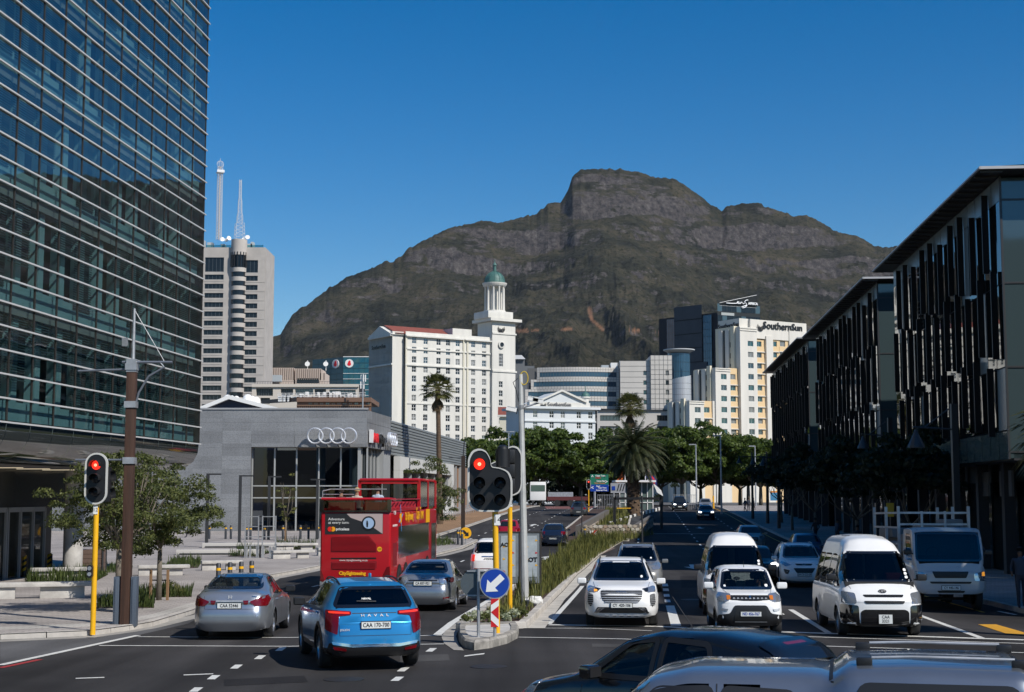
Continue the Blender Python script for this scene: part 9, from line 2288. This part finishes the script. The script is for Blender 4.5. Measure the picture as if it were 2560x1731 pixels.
plz = [(XY((60,1466),(240,1462),(270,1445),(150,1440),(70,1455)), 2600),(XY((400,1432),(495,1427),(505,1410),(430,1405)), 900),(XY((335,1505),(480,1503),(470,1490),(350,1490)), 1100),(XY((240,1532),(385,1532),(385,1520),(250,1518)), 600),(XY((570,1398),(640,1398),(680,1388),(600,1380)), 700),(XY((700,1385),(790,1378),(780,1364),(690,1366)), 900),(XY((1090,1372),(1140,1366),(1120,1352),(1090,1354)), 500),(XY((190,1440),(330,1440),(330,1428),(200,1425)), 900)]
blades(plz, "plaza_bed_grass", leafmat("lawn_green", (.03,.055,.014), (.10,.13,.035), 1.), .12, .5, seed=2, wd=.014)
for i, (pp, _) in enumerate(plz[:6]): sheet("plaza_bed_soil", pp, M_SOIL, KH+.01)
blades([([(sx(1,y),y) for y in (122,160,186)]+[(sx(4,y),y) for y in (186,160,122)], 2500)], "ramp_scrub", ML_GRASS, .2, .6, seed=7, wd=.03)
me_ = crown_mesh("foliage", .42, .32, .25, 14, 60, .07, ML_GRASS, 31, cr=(.3,.5), asp=.2); o = link("round_shrub", me_); o.location = gp(424,1492,KHz); tag(o, "round feathery green shrub at the foot of the staked tree", "shrub")
# ================================================================ PEOPLE
def person(loc, rz, label, shirt, trousers, skin=(.12,.06,.035), pose='walk', group=None, h=1.74, hair=(.01,.01,.01)):
 s = h/1.74; o = thing("person", loc, rz, label, "person", group); st = .26 if pose == 'walk' else .04
 if pose == 'sit': J = {'pel':(0,0,.1),'che':(0,-.02,.42),'nek':(0,-.02,.60),'hea':(0,0,.74),'hl':(.09,0,.08),'kl':(.10,.42,.12),'al':(.10,.45,-.25),'tl':(.10,.55,-.28),'hr':(-.09,0,.08),'kr':(-.10,.42,.12),'ar':(-.10,.45,-.25),'tr':(-.10,.55,-.28),'sl':(.18,-.02,.52),'el':(.22,.12,.28),'wl':(.16,.36,.34),'sr':(-.18,-.02,.52),'er':(-.22,.12,.28),'wr':(-.16,.36,.34)}
 else: J = {'pel':(0,0,.93),'che':(0,.01,1.25),'nek':(0,.02,1.47),'hea':(0,.05,1.62),'hl':(.09,0,.88),'kl':(.09,st*.6,.48),'al':(.09,st*.7,.09),'tl':(.09,st*.7+.16,.04),'hr':(-.09,0,.88),'kr':(-.09,-st*.2,.48),'ar':(-.09,-st*1.1,.14),'tr':(-.09,-st*1.1+.14,.05),'sl':(.19,0,1.40),'el':(.25,-.10,1.12),'wl':(.23,.08,.90),'sr':(-.19,0,1.40),'er':(-.25,.08,1.12),'wr':(-.23,.20,.92)}
 rad = {'pel':(.16,.12),'che':(.17,.12),'nek':(.055,.055),'hea':(.085,.10),'hl':(.09,.09),'hr':(.09,.09),'kl':(.06,.06),'kr':(.06,.06),'al':(.045,.045),'ar':(.045,.045),'tl':(.04,.03),'tr':(.04,.03),'sl':(.06,.06),'sr':(.06,.06),'el':(.042,.042),'er':(.042,.042),'wl':(.032,.032),'wr':(.032,.032)}
 E = [('pel','che'),('che','nek'),('nek','hea'),('pel','hl'),('hl','kl'),('kl','al'),('al','tl'),('pel','hr'),('hr','kr'),('kr','ar'),('ar','tr'),('che','sl'),('sl','el'),('el','wl'),('che','sr'),('sr','er'),('er','wr')]
 ks = list(J); me = bpy.data.meshes.new("t"); me.from_pydata([Vector(J[k])*s for k in ks], [(ks.index(a), ks.index(b)) for a, b in E], []); t = link("t", me)
 md = t.modifiers.new("s", 'SKIN');
 for i, k in enumerate(ks): me.skin_vertices[0].data[i].radius = (rad[k][0]*s, rad[k][1]*s)
 me.skin_vertices[0].data[0].use_root = True; sb = t.modifiers.new("b", 'SUBSURF'); sb.levels = 2
 dg = bpy.context.evaluated_depsgraph_get(); bd = bpy.data.meshes.new_from_object(t.evaluated_get(dg)); bpy.data.objects.remove(t); bd.materials.clear()
 for nm, c_ in (("skin_%s" % label[:9], skin), ("shirt_%s" % label[:12], shirt), ("trousers_%s" % label[:12], trousers)): bd.materials.append(mat(nm, c_, .8))
 zn, zw = J['nek'][2]*s-.01, J['pel'][2]*s+.02
 for p_ in bd.polygons: z = p_.center.z; x = abs(p_.center.x); hand = x > .19*s and z < J['el'][2]*s*.93 and pose != 'sit'; p_.material_index = 0 if z > zn or hand else 1 if (z > zw or (x > .17*s and z > .5*s)) else 2; p_.use_smooth = True
 link("body", bd, o); hm_ = bpy.data.meshes.new("hair"); bm = bmesh.new(); bmesh.ops.create_uvsphere(bm, u_segments=14, v_segments=10, radius=.105*s)
 for v in bm.verts: v.co.z *= 1.12
 bmesh.ops.delete(bm, geom=[v for v in bm.verts if v.co.y > .045*s and v.co.z < .045*s or v.co.z < -.05*s], context='VERTS'); bm.to_mesh(hm_); bm.free(); hm_.materials.append(mat("hair_%s" % label[:9], hair, .9)); q_ = link("hair", hm_, o); hh = Vector(J['hea'])*s; q_.location = (hh.x, hh.y-.012, hh.z+.025); return o
g = gp(2503, 1478, .13); person((P(2500,0,42).x, 42, gz(42)+.13), 2.9, "pedestrian in dark clothes with a pale cap walking in the shade beside the truck", (.03,.04,.06), (.02,.02,.03)); person((P(2524,0,45).x, 45, gz(45)+.13), 3.3, "pedestrian with a pale blue top just behind the capped walker", (.10,.16,.28), (.02,.02,.02))
for i, (u, c_) in enumerate(((1842,(.3,.3,.32)),(1850,(.05,.05,.06)),(1862,(.15,.05,.04)))): person((P(u,0,175+i*4).x, 175+i*4, gz(178)), 1+i*2, ["pedestrian in a pale top crossing near the far crest","pedestrian in black crossing near the far crest","pedestrian in a brown top crossing near the far crest"][i], c_, (.02,.02,.03), group="pedestrians at the far crossing")
for i, (x, y, c1) in enumerate(((18.6,58,(.25,.24,.22)),(20.2,66,(.04,.05,.09)),(19.5,82,(.2,.03,.03)),(21.5,96,(.3,.3,.32)),(20.5,98,(.03,.03,.03)),(-24,108,(.1,.1,.3)),(-9.5,150,(.3,.28,.2)))):
 person((x, y, gz(y)+.13), i*1.7, ["pedestrian in a sand-coloured top on the shaded pavement","pedestrian in a navy top on the shaded pavement","pedestrian in a dark red top under the shaded trees","pedestrian in a pale top farther up the shaded pavement","pedestrian all in black beside the pale-topped one","pedestrian in a blue top before the showroom","pedestrian in a cream top on the brown pavement"][i], c1, (.02,.02,.03), group="pedestrians on the pavements")
def rider(root, x, y, z, label, shirt, skin=(.25,.14,.09), hair=(.02,.012,.008), face=-90):
 M = Matrix.Translation(root.location) @ root.rotation_euler.to_matrix().to_4x4(); p = M @ Vector((x,y,z)); return person(tuple(p), root.rotation_euler.z+R(face), label, shirt, (.03,.03,.05), skin, 'sit', hair=hair)
rider(HATCH, .12, -.36, .50, "driver seated inside the small white hatchback, dark top", (.03,.03,.035)); rider(HATCH, .12, .36, .50, "passenger in a pale blue top inside the small white hatchback", (.35,.42,.5))
rider(bus, -4.1, .90, 2.95, "passenger with dark hair seated at the rear left of the open deck", (.10,.05,.04)); rider(bus, -4.2, .30, 2.98, "blond passenger seated on the open deck near the middle", (.4,.35,.3), hair=(.35,.25,.12)); rider(bus, -3.3, -.3, 3.02, "passenger in a white hat seated on the open deck", (.5,.5,.5), hair=(.7,.7,.7))
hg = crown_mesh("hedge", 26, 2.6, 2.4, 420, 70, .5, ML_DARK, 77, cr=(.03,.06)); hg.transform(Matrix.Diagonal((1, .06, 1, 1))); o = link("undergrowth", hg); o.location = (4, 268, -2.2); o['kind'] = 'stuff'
hz = MB(); hz.box(-9100, 9100, -70, 9600, -5.2, 1300); o = hz.build("haze", []); o['kind'] = 'stuff'
hm = bpy.data.materials.new("air"); hm.use_nodes = True; hn = hm.node_tree.nodes; hn.remove(hn["Principled BSDF"]); pv = hn.new("ShaderNodeVolumePrincipled"); pv.inputs["Density"].default_value = .000012; pv.inputs["Color"].default_value = (.75,.85,1,1); hm.node_tree.links.new(pv.outputs[0], hn["Material Output"].inputs[1]); o.data.materials.append(hm)
